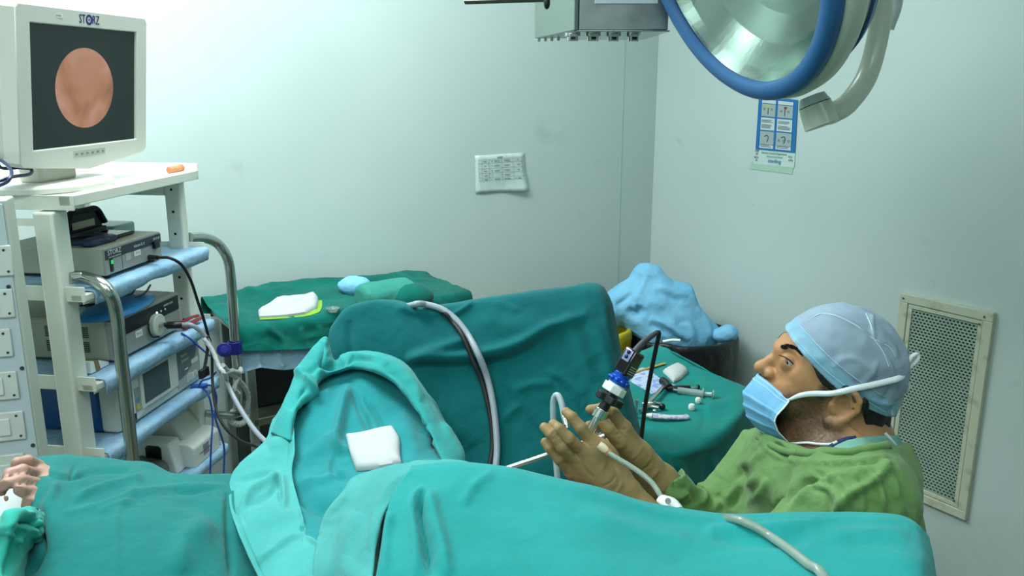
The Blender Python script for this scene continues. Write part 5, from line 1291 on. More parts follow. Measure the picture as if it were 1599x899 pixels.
B_ = cloth('rolled_edge', rows, mat('edge_teal_cotton', (50, 156, 153), .88, bump=(22, .55, .009), var=((38, 142, 140), 9, .35, .7), sheen=.12, spec=.15, weave=(650, .35)), 12, 8, parent=ab, creases=[  # edge toned between the main sheet and the lighter flap
    ([(463, 577), (480, 590), (486, 612), (466, 640)], .016, 6), ([(506, 535), (504, 560), (510, 572), (530, 568), (545, 556)], -.016, 5), ([(530, 562), (560, 558), (600, 566), (635, 590), (660, 625)], .010, 6), ([(600, 572), (632, 600), (650, 630), (662, 660)], -.007, 3.5),
    ([(470, 590), (490, 575), (506, 560)], -.010, 5), ([(450, 640), (468, 615), (482, 604)], -.010, 5), ([(664, 658), (668, 672), (674, 690)], -.010, 3), ([(540, 570), (556, 562), (590, 566)], -.006, 3), ([(690, 660), (706, 690), (725, 720)], .008, 7)],
    wr=(.0028, 14), seed=15)
rows = [
 [(427, 655, 1.53), (434, 646, 1.53), (441, 636, 1.54), (447, 629, 1.545)],
 [(412, 688, 1.43), (430, 680, 1.43), (446, 670, 1.44), (458, 664, 1.44)],
 [(378, 722, 1.37), (405, 713, 1.365), (435, 705, 1.365), (461, 702, 1.36)],
 [(361, 746, 1.31), (392, 742, 1.30), (425, 741, 1.295), (456, 738, 1.29)],
 [(358, 785, 1.21), (395, 785, 1.195), (435, 785, 1.19), (466, 782, 1.185)],
 [(370, 826, 1.12), (405, 830, 1.10), (442, 832, 1.09), (482, 834, 1.08)],
 [(388, 868, 1.05), (430, 875, 1.02), (475, 876, 1.01), (520, 868, 1.005)],
 [(407, 920, .97), (455, 925, .94), (515, 928, .93), (580, 925, .92)]]
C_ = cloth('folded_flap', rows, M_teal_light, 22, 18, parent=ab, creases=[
    ([(443, 738), (420, 752), (395, 768), (372, 800)], .010, 5), ([(440, 738), (430, 760), (418, 775), (385, 790)], -.007, 4), ([(441, 742), (445, 770), (444, 800)], .009, 5), ([(365, 752), (400, 744), (430, 737)], -.006, 4), ([(438, 742), (436, 765), (442, 790)], -.006, 3),
    ([(478, 836), (450, 846), (425, 866), (402, 884)], .014, 5, 's'), ([(366, 750), (364, 785), (377, 824), (396, 868), (412, 905)], -.0035, 1.8), ([(452, 645), (452, 670), (453, 700), (450, 732)], -.003, 1.8), ([(475, 836), (510, 862), (548, 890)], .006, 3), ([(384, 815), (420, 802), (470, 812)], .006, 12), ([(470, 790), (476, 820), (482, 832)], .006, 5), ([(420, 700), (440, 690), (452, 676)], .005, 12), ([(470, 830), (478, 822), (482, 838)], -.008, 3)],
    wr=(.0030, 10), seed=17, back=[(.002, .01, -.03)], drop=[(0, -.06, -.02), (0, -.10, -.2), (0, -.11, -.5)])
rows = [
 [(552, 744, 1.135), (590, 733, 1.09), (632, 724, 1.055), (686, 718, 1.03), (735, 722, 1.02), (772, 733, 1.01)],
 [(536, 766, 1.11), (566, 760, 1.065), (598, 752, 1.025), (630, 742, .995), (680, 735, .99), (720, 740, .985)],
 [(518, 792, 1.10), (546, 792, 1.04), (573, 793, .99), (600, 794, .955), (604, 792, .96), (608, 792, .965)],
 [(503, 822, 1.08), (532, 826, 1.01), (560, 830, .95), (586, 834, .905), (590, 834, .915), (594, 834, .92)],
 [(494, 850, 1.04), (526, 860, .97), (556, 870, .90), (580, 882, .85), (584, 882, .86), (588, 882, .87)],
 [(488, 915, .96), (522, 925, .89), (552, 932, .83), (576, 938, .79), (580, 938, .80), (584, 938, .81)]]
D_ = cloth('front_fold', rows, M_teal_light, 16, 16, parent=ab, creases=[([(556, 748), (545, 775), (520, 800), (500, 835)], .006, 8), ([(640, 732), (610, 760), (590, 800), (578, 860)], .004, 6), ([(560, 800), (545, 840), (535, 899)], .006, 14), ([(640, 722), (690, 724), (740, 728)], .004, 3), ([(728, 724), (745, 728), (765, 735)], -.006, 2.5)],
    wr=(.0022, 9), seed=19, back=[(0, .008, -.02), (0, .012, -.07)], drop=[(0, -.02, -.1), (0, -.03, -.4)])
pad('gauze_pad', [[(541, 684), (556, 682), (575, 678), (596, 673), (614, 671)], [(545, 702), (562, 700), (580, 697), (600, 692), (624, 688)], [(551, 720), (568, 718), (586, 715), (606, 711), (625, 708)], [(557, 736), (574, 735), (592, 733), (610, 730), (628, 727)]],
    M_gauze, [bvh_of(A1_)], .016, 'large square white gauze pad lying on the abdominal drape', 'gauze', 9, .0035)

# near leg
rows = [
 [(640, 732, .985), (700, 727, .985), (760, 730, .985), (830, 742, .98), (910, 761, .97), (1000, 786, .955), (1080, 802, .945), (1150, 811, .93), (1250, 808, .905), (1350, 808, .89), (1420, 814, .88), (1446, 834, .875)],
 [(620, 758, .955), (688, 752, .95), (758, 754, .95), (830, 765, .945), (910, 783, .94), (998, 806, .93), (1080, 821, .92), (1150, 829, .905), (1250, 824, .885), (1350, 824, .87), (1424, 830, .858), (1452, 850, .86)],
 [(606, 795, .91), (672, 793, .90), (750, 795, .90), (828, 804, .895), (908, 818, .89), (996, 836, .885), (1080, 848, .875), (1150, 854, .865), (1250, 850, .845), (1350, 850, .835), (1430, 855, .825), (1457, 872, .84)],
 [(597, 840, .865), (665, 842, .845), (745, 845, .84), (826, 850, .84), (906, 858, .84), (994, 868, .84), (1080, 874, .84), (1150, 878, .83), (1250, 874, .815), (1350, 874, .80), (1434, 880, .79), (1460, 900, .82)],
 [(586, 905, .80), (660, 912, .775), (740, 915, .77), (824, 918, .77), (904, 920, .77), (992, 922, .775), (1080, 925, .775), (1150, 925, .77), (1250, 922, .76), (1350, 922, .755), (1438, 928, .75), (1464, 940, .79)]]
nleg = cloth('near_leg_drape', rows, M_teal, 16, 18, back=[(0, .03, -.012), (0, .06, -.06), (0, .08, -.35)], drop=[(0, -.03, -.03), (0, -.05, -.12), (0, -.06, -.5)], creases=[
    ([(660, 770), (655, 800), (664, 840), (674, 899)], -.016, 5), ([(672, 765), (676, 800), (690, 850), (700, 899)], .010, 10), ([(664, 760), (646, 790), (650, 850), (652, 899)], .008, 7), ([(770, 738), (740, 760), (720, 790)], .004, 8), ([(1115, 836), (1160, 845), (1220, 845), (1270, 836)], -.006, 10), ([(1100, 828), (1180, 830), (1280, 818)], .008, 9),
    ([(612, 800), (604, 840), (600, 899)], .006, 6), ([(1290, 840), (1350, 835), (1420, 840)], .005, 12), ([(900, 800), (1000, 830), (1080, 846)], .004, 14)],
    wr=(.0022, 6), seed=23)
tag(nleg, 'broad teal drape over the near raised leg across the foreground', 'drape')
T_dr = [bvh_of(x) for x in (fleg, A1_, B_, C_, D_, nleg, torso)]

# ================================================================== THE SURGEON
HN = np.array((-.22, -.975, 0)); HN /= np.linalg.norm(HN); HB = np.array((-HN[1], HN[0], 0)); H0 = W(1310, 590, 1.28)
def Hp(px, py, s=0.0): return Lp(px, py, H0+HN*s, HN)
def mir(p): return p-2*HN*((p-H0)@HN)
sc1 = 1.015e-3
def rot_axes(deg):     # in the head plane: first axis turned from HB towards down by deg
    a = math.radians(deg); u = HB*math.cos(a)-UP*math.sin(a); v = HB*math.sin(a)+UP*math.cos(a)
    return np.array([u, v, HN])
A35 = rot_axes(35)
cran = Hp(1317, 568)
eyeC = Hp(1232, 566, .034)
def sd_head(P, lids=True, ears=True):
    d = S_ell(P, cran, (.086, .079, .071), A35)
    d = smin(d, S_ell(P, Hp(1272, 606), (.060, .074, .058), rot_axes(75)), .03)
    d = smin(d, S_ell(P, Hp(1258, 555), (.040, .045, .056), rot_axes(60)), .02)           # forehead and temples
    for sg in (1, -1):
        q = (lambda p: p) if sg > 0 else mir
        d = smin(d, S_chain(P, [q(Hp(1310, 650, .050)), q(Hp(1272, 676, .040)), q(Hp(1240, 676, .018))], [.022, .022, .020], .01), .025)
        d = smin(d, S_ell(P, q(Hp(1262, 594, .044)), (.026, .018, .016), rot_axes(40)), .018)  # cheekbone
        d = smin(d, S_sph(P, q(Hp(1240, 620, .034)), .022), .02)
        d = smin(d, S_chain(P, [q(Hp(1219, 545, .008)), q(Hp(1232, 546, .028)), q(Hp(1250, 556, .044))], [.009, .009, .007], .004), .012)
        e = eyeC if sg > 0 else mir(eyeC)
        d = smax(d, -S_sph(P, q(Hp(1226, 562, .050)), .0175), .010)                        # socket
        ld = S_sph(P, e, .0140)
        d = smin(d, ld, .005)
        if lids:
            cut = S_chain(P, [q(Hp(1218, 556, .043)), q(Hp(1224, 560, .0475)), q(Hp(1231, 565, .0480)), q(Hp(1239, 571, .043))], [.0015, .0045, .0040, .0014], .002)
            d = smax(d, -cut, .0018)
        d = smin(d, S_sph(P, q(Hp(1203, 583, .012)), .0085), .006)                          # nostril wing
    d = smin(d, S_chain(P, [Hp(1219, 553), Hp(1203, 562), Hp(1190, 571)], [.0078, .0080, .0086], .004), .010)
    d = smin(d, S_sph(P, Hp(1187, 573), .0098), .006)
    d = smin(d, S_chain(P, [Hp(1200, 592), Hp(1206, 606), Hp(1212, 622)], [.012, .018, .018], .006), .012)
    d = smin(d, S_sph(P, Hp(1228, 668), .024), .02)
    for sg in (1, -1):
        q = (lambda p: p) if sg > 0 else mir
        d = smax(d, -S_sph(P, q(Hp(1196, 592, .012)), .0035), .002)
        if not ears: continue
        # ear
        ear = S_chain(P, [q(Hp(1302, 628, .074)), q(Hp(1307, 618, .080)), q(Hp(1320, 611, .086)), q(Hp(1336, 614, .090)), q(Hp(1343, 627, .090)), q(Hp(1339, 641, .087)), q(Hp(1324, 651, .083)), q(Hp(1306, 658, .078)), q(Hp(1294, 656, .075))],
                      [.003, .0035, .004, .0045, .0045, .0042, .0045, .0065, .0060], .002)
        plate = S_ell(P, q(Hp(1320, 634, .076)), (.026, .020, .0045), rot_axes(-20))
        ear = smin(ear, plate, .005)
        ear = smin(ear, S_chain(P, [q(Hp(1328, 618, .084)), q(Hp(1331, 632, .084)), q(Hp(1321, 645, .081))], [.003, .0035, .003], .002), .003)
        ear = smax(ear, -S_ell(P, q(Hp(1314, 634, .086)), (.010, .012, .009), rot_axes(-20)), .004)
        ear = smin(ear, S_chain(P, [q(Hp(1300, 632, .076)), q(Hp(1302, 642, .077))], [.0045, .004], .002), .004)
        d = smin(d, ear, .004)
    d = smin(d, S_chain(P, [Hp(1328, 640)+HN*.0, W(1335, 700, 1.29), W(1345, 740, 1.29)], [.052, .056, .070], .02), .03)
    return d
SHL, SHR = W(1340, 780, 1.12), W(1232, 700, 1.445)
ELL, ELR = W(1165, 945, 1.12), W(1088, 846, 1.43)
WRL, WRR = W(982, 790, 1.275), W(1006, 728, 1.365)
def sd_torso(P, g=0.0):
    d = S_ell(P, np.array((.532, 1.29, .93)), (.118+g, .185+g, .21+g))
    d = smin(d, S_ell(P, np.array((.555, 1.29, .66)), (.128+g, .18+g, .22+g)), .08)
    d = smin(d, S_chain(P, [SHL, (SHL+SHR)/2+UP*.035+np.array((.015, 0, 0)), SHR], [.058+g, .070+g, .056+g], .02), .06)
    return d
def sd_arms(P, g=0.0, cuff=0.0):
    l = S_chain(P, [SHL, ELL, WRL], [.052+g, .046+g, .023+g+cuff], .012)
    r = S_chain(P, [SHR, ELR, WRR], [.052+g, .046+g, .023+g+cuff], .012)
    return np.minimum(l, r)
def sd_legs(P, g=0.0):
    d = None
    for s in (-1, 1):
        y = 1.29+s*.15
        e = S_chain(P, [np.array((.54, 1.29+s*.09, .56)), np.array((.16, y, .58)), np.array((.14, y, FL+.10))], [.088+g, .062+g, .042+g], .03)
        d = e if d is None else smin(d, e, .05)
    return d
# ---- hands (world points from the picture, depth chosen so the palm faces away from the camera)
def finger(P, pts, rs): return S_chain(P, pts, rs, .003)
def sd_handL(P):
    d = S_chain(P, [W(1035, 835, 1.24), W(995, 798, 1.262), W(975, 770, 1.272), W(955, 748, 1.280)], [.034, .031, .027, .027], .01)
    kn = [W(925, 690, 1.290), W(912, 707, 1.282), W(901, 722, 1.282), W(893, 737, 1.288)]
    base = W(958, 752, 1.283)
    for k in kn: d = smin(d, S_cap(P, base, k, .024, .0125), .012)
    d = smin(d, S_ell(P, W(930, 722, 1.285), (.040, .016, .034), np.array([[.75, 0, .66], [0, 1, 0], [-.66, 0, .75]])), .012)
    d = smin(d, S_cap(P, W(962, 745, 1.285), W(938, 700, 1.292), .020, .014), .012)
    F_ = [([kn[0], W(907, 668, 1.287), W(893, 651, 1.296), W(884, 643, 1.305)], [.0110, .0098, .0088, .0076]),
          ([kn[1], W(889, 685, 1.272), W(873, 670, 1.278), W(864, 662, 1.288)], [.0112, .0100, .0090, .0080]),
          ([kn[2], W(877, 698, 1.270), W(861, 678, 1.276), W(850, 667, 1.287)], [.0110, .0098, .0088, .0078]),
          ([kn[3], W(873, 716, 1.276), W(859, 700, 1.280), W(851, 690, 1.288)], [.0102, .0090, .0080, .0070])]
    f = None
    for pts, rs in F_:
        e = finger(P, pts, rs); f = e if f is None else np.minimum(f, e)
    d = smin(d, f, .006)
    th = finger(P, [W(950, 735, 1.296), W(944, 706, 1.315), W(935, 688, 1.325), W(928, 678, 1.325)], [.017, .0125, .0105, .009])
    return smin(d, th, .008)
def sd_handR(P):
    d = S_chain(P, [W(1050, 772, 1.385), W(1030, 752, 1.374), W(1008, 730, 1.366), W(992, 712, 1.362)], [.034, .032, .028, .028], .01)
    kn = [W(975, 668, 1.350), W(979, 684, 1.362), W(976, 702, 1.372), W(970, 716, 1.378)]
    base = W(994, 714, 1.362)
    for k in kn: d = smin(d, S_cap(P, base, k, .024, .0125), .012)
    F_ = [([kn[0], W(958, 646, 1.352), W(938, 638, 1.358), W(922, 639, 1.360)], [.0115, .0105, .0092, .0080]),
          ([kn[1], W(958, 664, 1.375), W(938, 662, 1.380), W(920, 664, 1.376)], [.0112, .0100, .0090, .0080]),
          ([kn[2], W(955, 690, 1.395), W(940, 696, 1.392), W(940, 706, 1.376)], [.0110, .0098, .0088, .0078]),
          ([kn[3], W(952, 712, 1.400), W(942, 720, 1.392), W(945, 726, 1.380)], [.0100, .0090, .0080, .0070])]
    f = None
    for pts, rs in F_:
        e = finger(P, pts, rs); f = e if f is None else np.minimum(f, e)
    d = smin(d, f, .006)
    th = finger(P, [W(988, 708, 1.345), W(968, 690, 1.330), W(949, 668, 1.322), W(939, 658, 1.322)], [.019, .0135, .0110, .0092])
    return smin(d, th, .009)
def sd_body(P):
    d = sd_head(P)
    d = smin(d, sd_torso(P), .04)
    d = smin(d, sd_arms(P), .03)
    d = smin(d, sd_legs(P), .05)
    for s in (-1, 1):
        y = 1.29+s*.15; d = smin(d, S_chain(P, [np.array((.15, y, FL+.07)), np.array((.02, y, FL+.045))], [.04, .03], .02), .03)
    near = (P[:, 0] < .35) & (P[:, 2] > .9) & (P[:, 1] > 1.15)
    if near.any():
        q = P[near]; h = np.minimum(sd_handL(q), sd_handR(q))+.0022
        dd = d[near]; d[near] = smin(dd, h, .006)
    return d
ax_ = axis([(-.04, .05, .008), (.05, .36, .0035), (.355, .50, .0016), (.50, .64, .0026), (.64, .86, .009)])
ay_ = axis([(1.00, 1.17, .007), (1.17, 1.26, .0022), (1.26, 1.42, .0035), (1.42, 1.56, .007)])
az_ = axis([(FL-.005, .96, .009), (.96, 1.13, .0035), (1.13, 1.30, .0018), (1.30, 1.38, .003)])
V_, F_ = surface(sd_body, ax_, ay_, az_, 4)
N_ = vnormals(V_, F_)
V_ = smoothv(V_, F_, 1, .25)
Q_ = proj(V_)
def blob(Q, c, r, s=1.0):
    return np.clip(1.25-np.hypot((Q[:, 0]-c[0])/r[0], (Q[:, 1]-c[1])/r[1]), 0, 1)*s
skin = np.array(lin((184, 134, 92))); beard = np.array(lin((62, 46, 38))); lips = np.array(lin((130, 82, 66))); dk = np.array(lin((120, 80, 54)))
# symmetric head coordinates: the far side gets the same colouring through its mirrored point
hd_s = (V_-H0)@HN; Vm = np.where(hd_s[:, None] < 0, V_-2*hd_s[:, None]*HN, V_); Qm = proj(Vm)
nz_ = fbm(V_*420, 2, 3); nz2 = fbm(V_*30, 3, 5)
C = np.tile(skin, (len(V_), 1))*(1+.10*nz2[:, None])
bm_ = np.clip(blob(Qm, (1262, 668), (56, 50), 2.8)+blob(Qm, (1250, 700), (60, 30), 1.5)+blob(Qm, (1290, 625), (14, 34), 1.6)+blob(Qm, (1225, 640), (30, 40), 1.2), 0, 1)
bm_ = bm_*(.88+.25*np.clip(nz_, -1, 1))*(1-blob(Qm, (1319, 638), (30, 28), 1.5)*.85)*(Qm[:, 1] > 600)
C = C*(1-bm_[:, None]*.92)+beard*bm_[:, None]*.92
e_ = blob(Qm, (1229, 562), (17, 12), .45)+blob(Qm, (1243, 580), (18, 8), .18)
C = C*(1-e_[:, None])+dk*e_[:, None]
C = C*(1-blob(Qm, (1316, 632), (10, 10), .25)[:, None])
body = mk('surgeon', V_, F_, mat('brown_skin', (158, 112, 80), .48, bump=(220, .25, .0012), attr='Col', spec=.4), None, origin=(.6, 1.29, FL))
colour(body, C)
tag(body, 'seated surgeon in profile, green gown, blue cap and mask, holding an endoscope in gloved hands', 'person')
S_ = body
# eye
for sg in (1, -1):
    ec = eyeC if sg > 0 else mir(eyeC); gz = (HN*.74-HB*.60+UP*.14) if sg > 0 else np.array((-.84, .2, .26)); gz /= np.linalg.norm(gz)
    b = MB(); b.lathe([(.0, -.0122), (.006, -.0106), (.0106, -.006), (.0122, 0), (.0106, .0062), (.0068, .0104), (.0055, .0112), (.0022, .0122), (.0, .0123)][:7], ec, gz, 32); eo = b.build('eye', mat('eye_white', (196, 182, 168), .15), S_)
    MB().lathe([(.0068, .0100), (.0058, .0112), (.0030, .0126), (.0, .0130)], ec, gz, 24).build('iris', mat('dark_iris', (24, 15, 12), .1), eo)
# eyebrow hairs and lashes
bvh_b = BVHTree.FromPolygons([tuple(v) for v in V_], [tuple(int(i) for i in f) for f in F_])
def hairs(name, path, n, wid, ln, col, spread_dir, r=.00038, off=.0004, mirrored=False):
    P = catmull(np.array(path, float), 8); b = MB()
    for i in range(n):
        t = random.random()*(len(P)-1); k = int(t); p = P[k]+(P[min(k+1, len(P)-1)]-P[k])*(t-k); w_ = (random.random()-.5)*wid*(1-.5*abs(t/len(P)-.4))
        a = hit(p[0], p[1]+w_, [bvh_b], off); c = hit(p[0]+spread_dir[0]*ln*(.6+.6*random.random()), p[1]+w_+spread_dir[1]*ln*(.6+.6*random.random()), [bvh_b], off*2.2)
        if a is None or c is None or np.linalg.norm(a-c) > .03: continue
        if mirrored: a, c = mir(a), mir(c)
        b.tube([a, (a+c)/2+HN*.0004*(-1 if mirrored else 1), c], [r, r, r*.3], 4, 1)
    return b.build(name, mat('black_hair', (14, 11, 10), .85, spec=.1), S_)
for mm in (False, True):
    hairs('eyebrow', [(1219, 541), (1230, 539), (1241, 543), (1251, 553)], 230, 5.5, 6, None, (1, .5), mirrored=mm)
b = MB()
for i in range(24):
    t = i/23; a = hit(1218+21*t, 554.5+13*t-2.2*math.sin(t*PI), [bvh_b], .0003, Hp(1219, 555, .048)); b.tube([a, a+np.array((-.0022, -.0022, .0004))], [.0006, .0002], 4, 1)
b.build('eyelashes', MATS['black_hair'], S_)
# ---- hair: short back and sides (mostly under the cap)
def sd_hair(P):
    d = sd_head(P, False)-.005
    Q = proj(np.where(((P-H0)@HN)[:, None] < 0, P-2*((P-H0)@HN)[:, None]*HN, P))
    # keep only behind the hair line: sideburn, above ear, nape
    line = np.array([(1236, 520), (1262, 556), (1276, 588), (1284, 600), (1294, 606), (1302, 612), (1322, 604), (1348, 612), (1352, 636), (1346, 660), (1340, 676), (1390, 676)], float)
    yb = np.interp(Q[:, 0], line[:9, 0], line[:9, 1]); a = (Q[:, 1]-yb)*.001
    a2 = np.maximum(np.maximum((1347-Q[:, 0])*.001, (Q[:, 1]-675)*.001), (Q[:, 0]-1396+.35*(Q[:, 1]-620))*.001)      # nape block: right of 1347, above 675
    a = np.minimum(a, a2)
    d = smax(d, a, .004)
    d = smin(d, S_ell(P, Hp(1364, 652, 0), (.024, .030, .052)), .008)
    return d+.0018*fbm(P*np.array((60, 60, 60)), 2, 4)
hx = axis([(.36, .66, .0026)]); hy = axis([(1.17, 1.40, .003)]); hz = axis([(1.10, 1.39, .0026)])
Vh, Fh = surface(sd_hair, hx, hy, hz)
mk('hair', Vh, Fh, mat('short_black_hair', (16, 13, 13), .62, bump=(400, .8, .002)), S_)
# ---- gown
cl0 = Hp(1181, 672); cl1 = W(1392, 690, 1.29)
def sd_gown(P):
    d = sd_torso(P, .016)
    d = smin(d, sd_arms(P, .014, .008), .035)
    d = smin(d, sd_legs(P, .02), .07)
    d = smin(d, S_ell(P, W(1290, 728, 1.29), (.125, .125, .055)), .045)      # collar yoke rising to the neck
    Qc = proj(P); yl = np.interp(Qc[:, 0], [1181, 1226, 1264, 1302, 1339, 1388, 1400], [676, 692, 703, 702, 702, 692, 696])
    near = (P[:, 2] > 1.0) & (P[:, 2] < 1.25) & (P[:, 0] > .35) & (P[:, 0] < .74)
    if near.any():
        q = P[near]; nk = smin(smin(sd_head(q, False), sd_torso(q), .04), sd_arms(q), .03)-.007
        dd = d[near]; d[near] = smin(dd, smax(nk, (yl[near]-Qc[near, 1])*.001, .004), .02)
    nz_g = (P[:, 2] > 1.06) & (P[:, 1] > 1.06)
    if nz_g.any(): d[nz_g] = smax(d[nz_g], (yl[nz_g]-Qc[nz_g, 1])*.001, .003)
    # cut open: wrists and ankles
    d = smax(d, -((P-WRL)@((ELL-WRL)/np.linalg.norm(ELL-WRL)))+.012 - (P[:, 0] > .30)*1.0, .004)
    dr_ = -((P-WRR)@((ELR-WRR)/np.linalg.norm(ELR-WRR)))+.020 - ((P[:, 0] > .34) | (P[:, 2] < .85))*1.0
    d = smax(d, dr_, .004)
    d = smax(d, FL+.22-P[:, 2], .01)
    w = P*np.array((1, 1, 1)); 
    v = P+.03*np.stack([fbm(P*6, 2, 161), fbm(P*6, 2, 162), fbm(P*6, 2, 163)], -1)
    return d-.0055*ridged(v*np.array((15, 10, 9)), 2, 61)-.0020*ridged(v*34, 2, 65)
gx = axis([(-.02, .16, .006), (.16, .80, .0042)]); gy = axis([(.99, 1.60, .0048)]); gz_ = axis([(FL+.19, .86, .009), (.86, 1.25, .0042)])
Vg, Fg = surface(sd_gown, gx, gy, gz_)
Vg = smoothv(Vg, Fg, 1, .3)
Ng = vnormals(Vg, Fg); Qg = proj(Vg)
vis = ((Ng*(CAM-Vg)).sum(1) > 0)
cr = [([(1300, 800), (1330, 770), (1372, 745), (1385, 715)], .012, 7), ([(1225, 805), (1250, 770), (1280, 745), (1330, 735)], .012, 8, 's'), ([(1205, 800), (1235, 768), (1262, 752), (1300, 752)], -.009, 5), ([(1400, 800), (1385, 760), (1362, 735)], -.008, 5),
      ([(1425, 800), (1410, 760), (1388, 728)], -.007, 5), ([(1370, 805), (1365, 770), (1350, 745)], -.006, 5), ([(1345, 805), (1346, 780), (1340, 755)], .006, 6), ([(1110, 800), (1150, 765), (1190, 740)], .008, 9), ([(1095, 790), (1100, 770), (1092, 755)], .010, 6),
      ([(1140, 795), (1160, 760), (1175, 730)], -.006, 6), ([(1040, 770), (1060, 775), (1080, 762)], .008, 5), ([(1050, 790), (1070, 790), (1090, 780)], -.007, 4), ([(1185, 685), (1215, 712), (1260, 722), (1320, 722), (1385, 712)], .006, 4),
      ([(1210, 690), (1222, 705), (1228, 725)], -.008, 5), ([(1250, 722), (1300, 727), (1360, 722), (1395, 715)], -.004, 2.5), ([(1270, 735), (1290, 745), (1300, 760)], -.007, 4), ([(1150, 730), (1180, 715), (1200, 700)], .006, 7),
      ([(1320, 805), (1312, 780), (1300, 765)], .007, 6), ([(1180, 700), (1165, 730), (1150, 750)], -.005, 5), ([(1265, 760), (1290, 772), (1300, 800)], -.007, 4), ([(1400, 780), (1395, 745), (1370, 720)], .007, 5), ([(1380, 800), (1378, 770), (1362, 740), (1335, 728)], .007, 4), ([(1335, 800), (1325, 765), (1308, 745)], .006, 4), ([(1360, 800), (1352, 765), (1338, 742)], -.006, 4), ([(1230, 790), (1250, 762), (1285, 742)], -.006, 4), ([(1200, 745), (1190, 765), (1165, 790)], .006, 6), ([(1120, 770), (1128, 785), (1124, 800)], -.006, 5), ([(1060, 760), (1078, 768), (1092, 785)], -.006, 4)]
dg = crease_disp(Qg, cr)*vis
Vg = Vg+Ng*dg[:, None]
gown = mk('gown', Vg, Fg, M_gown, S_)
# collar: teal scrub top and navy strip at the nape, green neckband
bvh_g = BVHTree.FromPolygons([tuple(v) for v in Vg], [tuple(int(i) for i in f) for f in Fg])
def ribbon(name, path, width, m, parent, thick=.0007, sub=8, wdir=None, ruffle=0):
    P = catmull(np.array(path, float), sub); T = np.gradient(P, axis=0); T /= np.linalg.norm(T, axis=1)[:, None]
    wd = np.array(width if not np.isscalar(width) else [width]*len(path), float); wd = catmull(wd[:, None], sub)[:, 0]
    V = []
    for i, (p, t) in enumerate(zip(P, T)):
        n = (CAM-p); n /= np.linalg.norm(n); w = np.cross(n, t) if wdir is None else np.array(wdir, float); w /= np.linalg.norm(w)
        o = ruffle*math.sin(i*1.3)*n
        V += [p+w*wd[i]/2+o, p-w*wd[i]/2-o]
    F = [(2*i, 2*i+1, 2*i+3, 2*i+2) for i in range(len(P)-1)]
    return mk(name, V, F, m, parent, mods=(('solid', thick, 0),))
def sd_collar(P):
    d = smin(smin(sd_head(P, False, False), sd_torso(P), .04), sd_arms(P), .03)-.0055
    q = proj(P); yt = np.interp(q[:, 0], [1290, 1305, 1322, 1350, 1390], [706, 695, 687, 681, 679])
    return smax(smax(d, (yt-q[:, 1])*.001, .003), np.maximum((1296-q[:, 0])*.001, (q[:, 1]-725)*.001), .003)
Vc, Fc = surface(sd_collar, axis([(.44, .72, .004)]), axis([(1.13, 1.41, .004)]), axis([(1.04, 1.24, .004)]))
mk('scrub_collar', Vc, Fc, mat('pale_teal_cotton', (116, 170, 156), .85, bump=(60, .3, .002)), S_)
nv_ = [hit(px, py, [bvh_b], .002, Hp(px, py, .055)) for px, py in ((1292, 703), (1304, 695), (1320, 688), (1336, 683))]
ribbon('navy_neckline', nv_, [.004, .008, .008, .004], mat('navy_cotton', (44, 52, 96), .85), S_, .0015)
nb_ = [hit(px, py, [bvh_g], .002, None) for px, py in ((1183, 680), (1205, 694), (1230, 704), (1265, 709), (1300, 708), (1340, 706), (1372, 700), (1390, 697))]
nb_ = [p for p in nb_ if p is not None]
if len(nb_) > 3: ribbon('neckband', nb_, .010, M_gown, S_, .002, ruffle=.0006)
# ---- gloves
for nm, fn, c0, bx_ in (('left', sd_handL, None, ((.03, .22), (1.20, 1.36), (.98, 1.17))), ('right', sd_handR, None, ((.08, .28), (1.29, 1.44), (.98, 1.20)))):
    def fg(P, fn=fn):
        return fn(P)-.0004*ridged(P*90, 2, 5)
    pts = [W(842, 640, 1.28), W(1030, 830, 1.25)] if nm == 'left' else [W(905, 625, 1.36), W(1055, 775, 1.38)]
    x0_, x1_ = pts[0][0]-.02, pts[1][0]+.03; 
    Vv, Fv = surface(fg, np.arange(x0_, x1_, .00125), np.arange(bx_[1][0], bx_[1][1], .00125), np.arange(.965, 1.19, .00125))
    Nn = vnormals(Vv, Fv); Qv = proj(Vv)
    if nm == 'left':
        crs = [([(905, 720), (915, 735), (930, 748)], -.0012, 3), ([(893, 700), (900, 712)], -.001, 2), ([(940, 760), (955, 752), (962, 740)], -.0012, 2), ([(952, 775), (966, 765), (972, 752)], .0012, 3), ([(873, 668), (878, 673)], -.0008, 2), ([(862, 678), (868, 672)], -.0008, 2), ([(935, 740), (945, 720), (940, 705)], .0012, 4), ([(955, 716), (962, 735), (968, 752)], -.0012, 2.5)]
    else:
        crs = [([(962, 669), (972, 671), (980, 668)], -.0012, 1.6), ([(960, 680), (968, 676), (978, 672)], -.001, 2), ([(1000, 735), (1012, 728), (1020, 716)], -.0015, 2.5), ([(985, 720), (998, 705), (1004, 695)], .0012, 3), ([(1010, 750), (1022, 742), (1030, 730)], .0015, 3)]
    Vv = Vv+Nn*crease_disp(Qv, crs)[:, None]
    mk('glove', Vv, Fv, M_glove, S_)
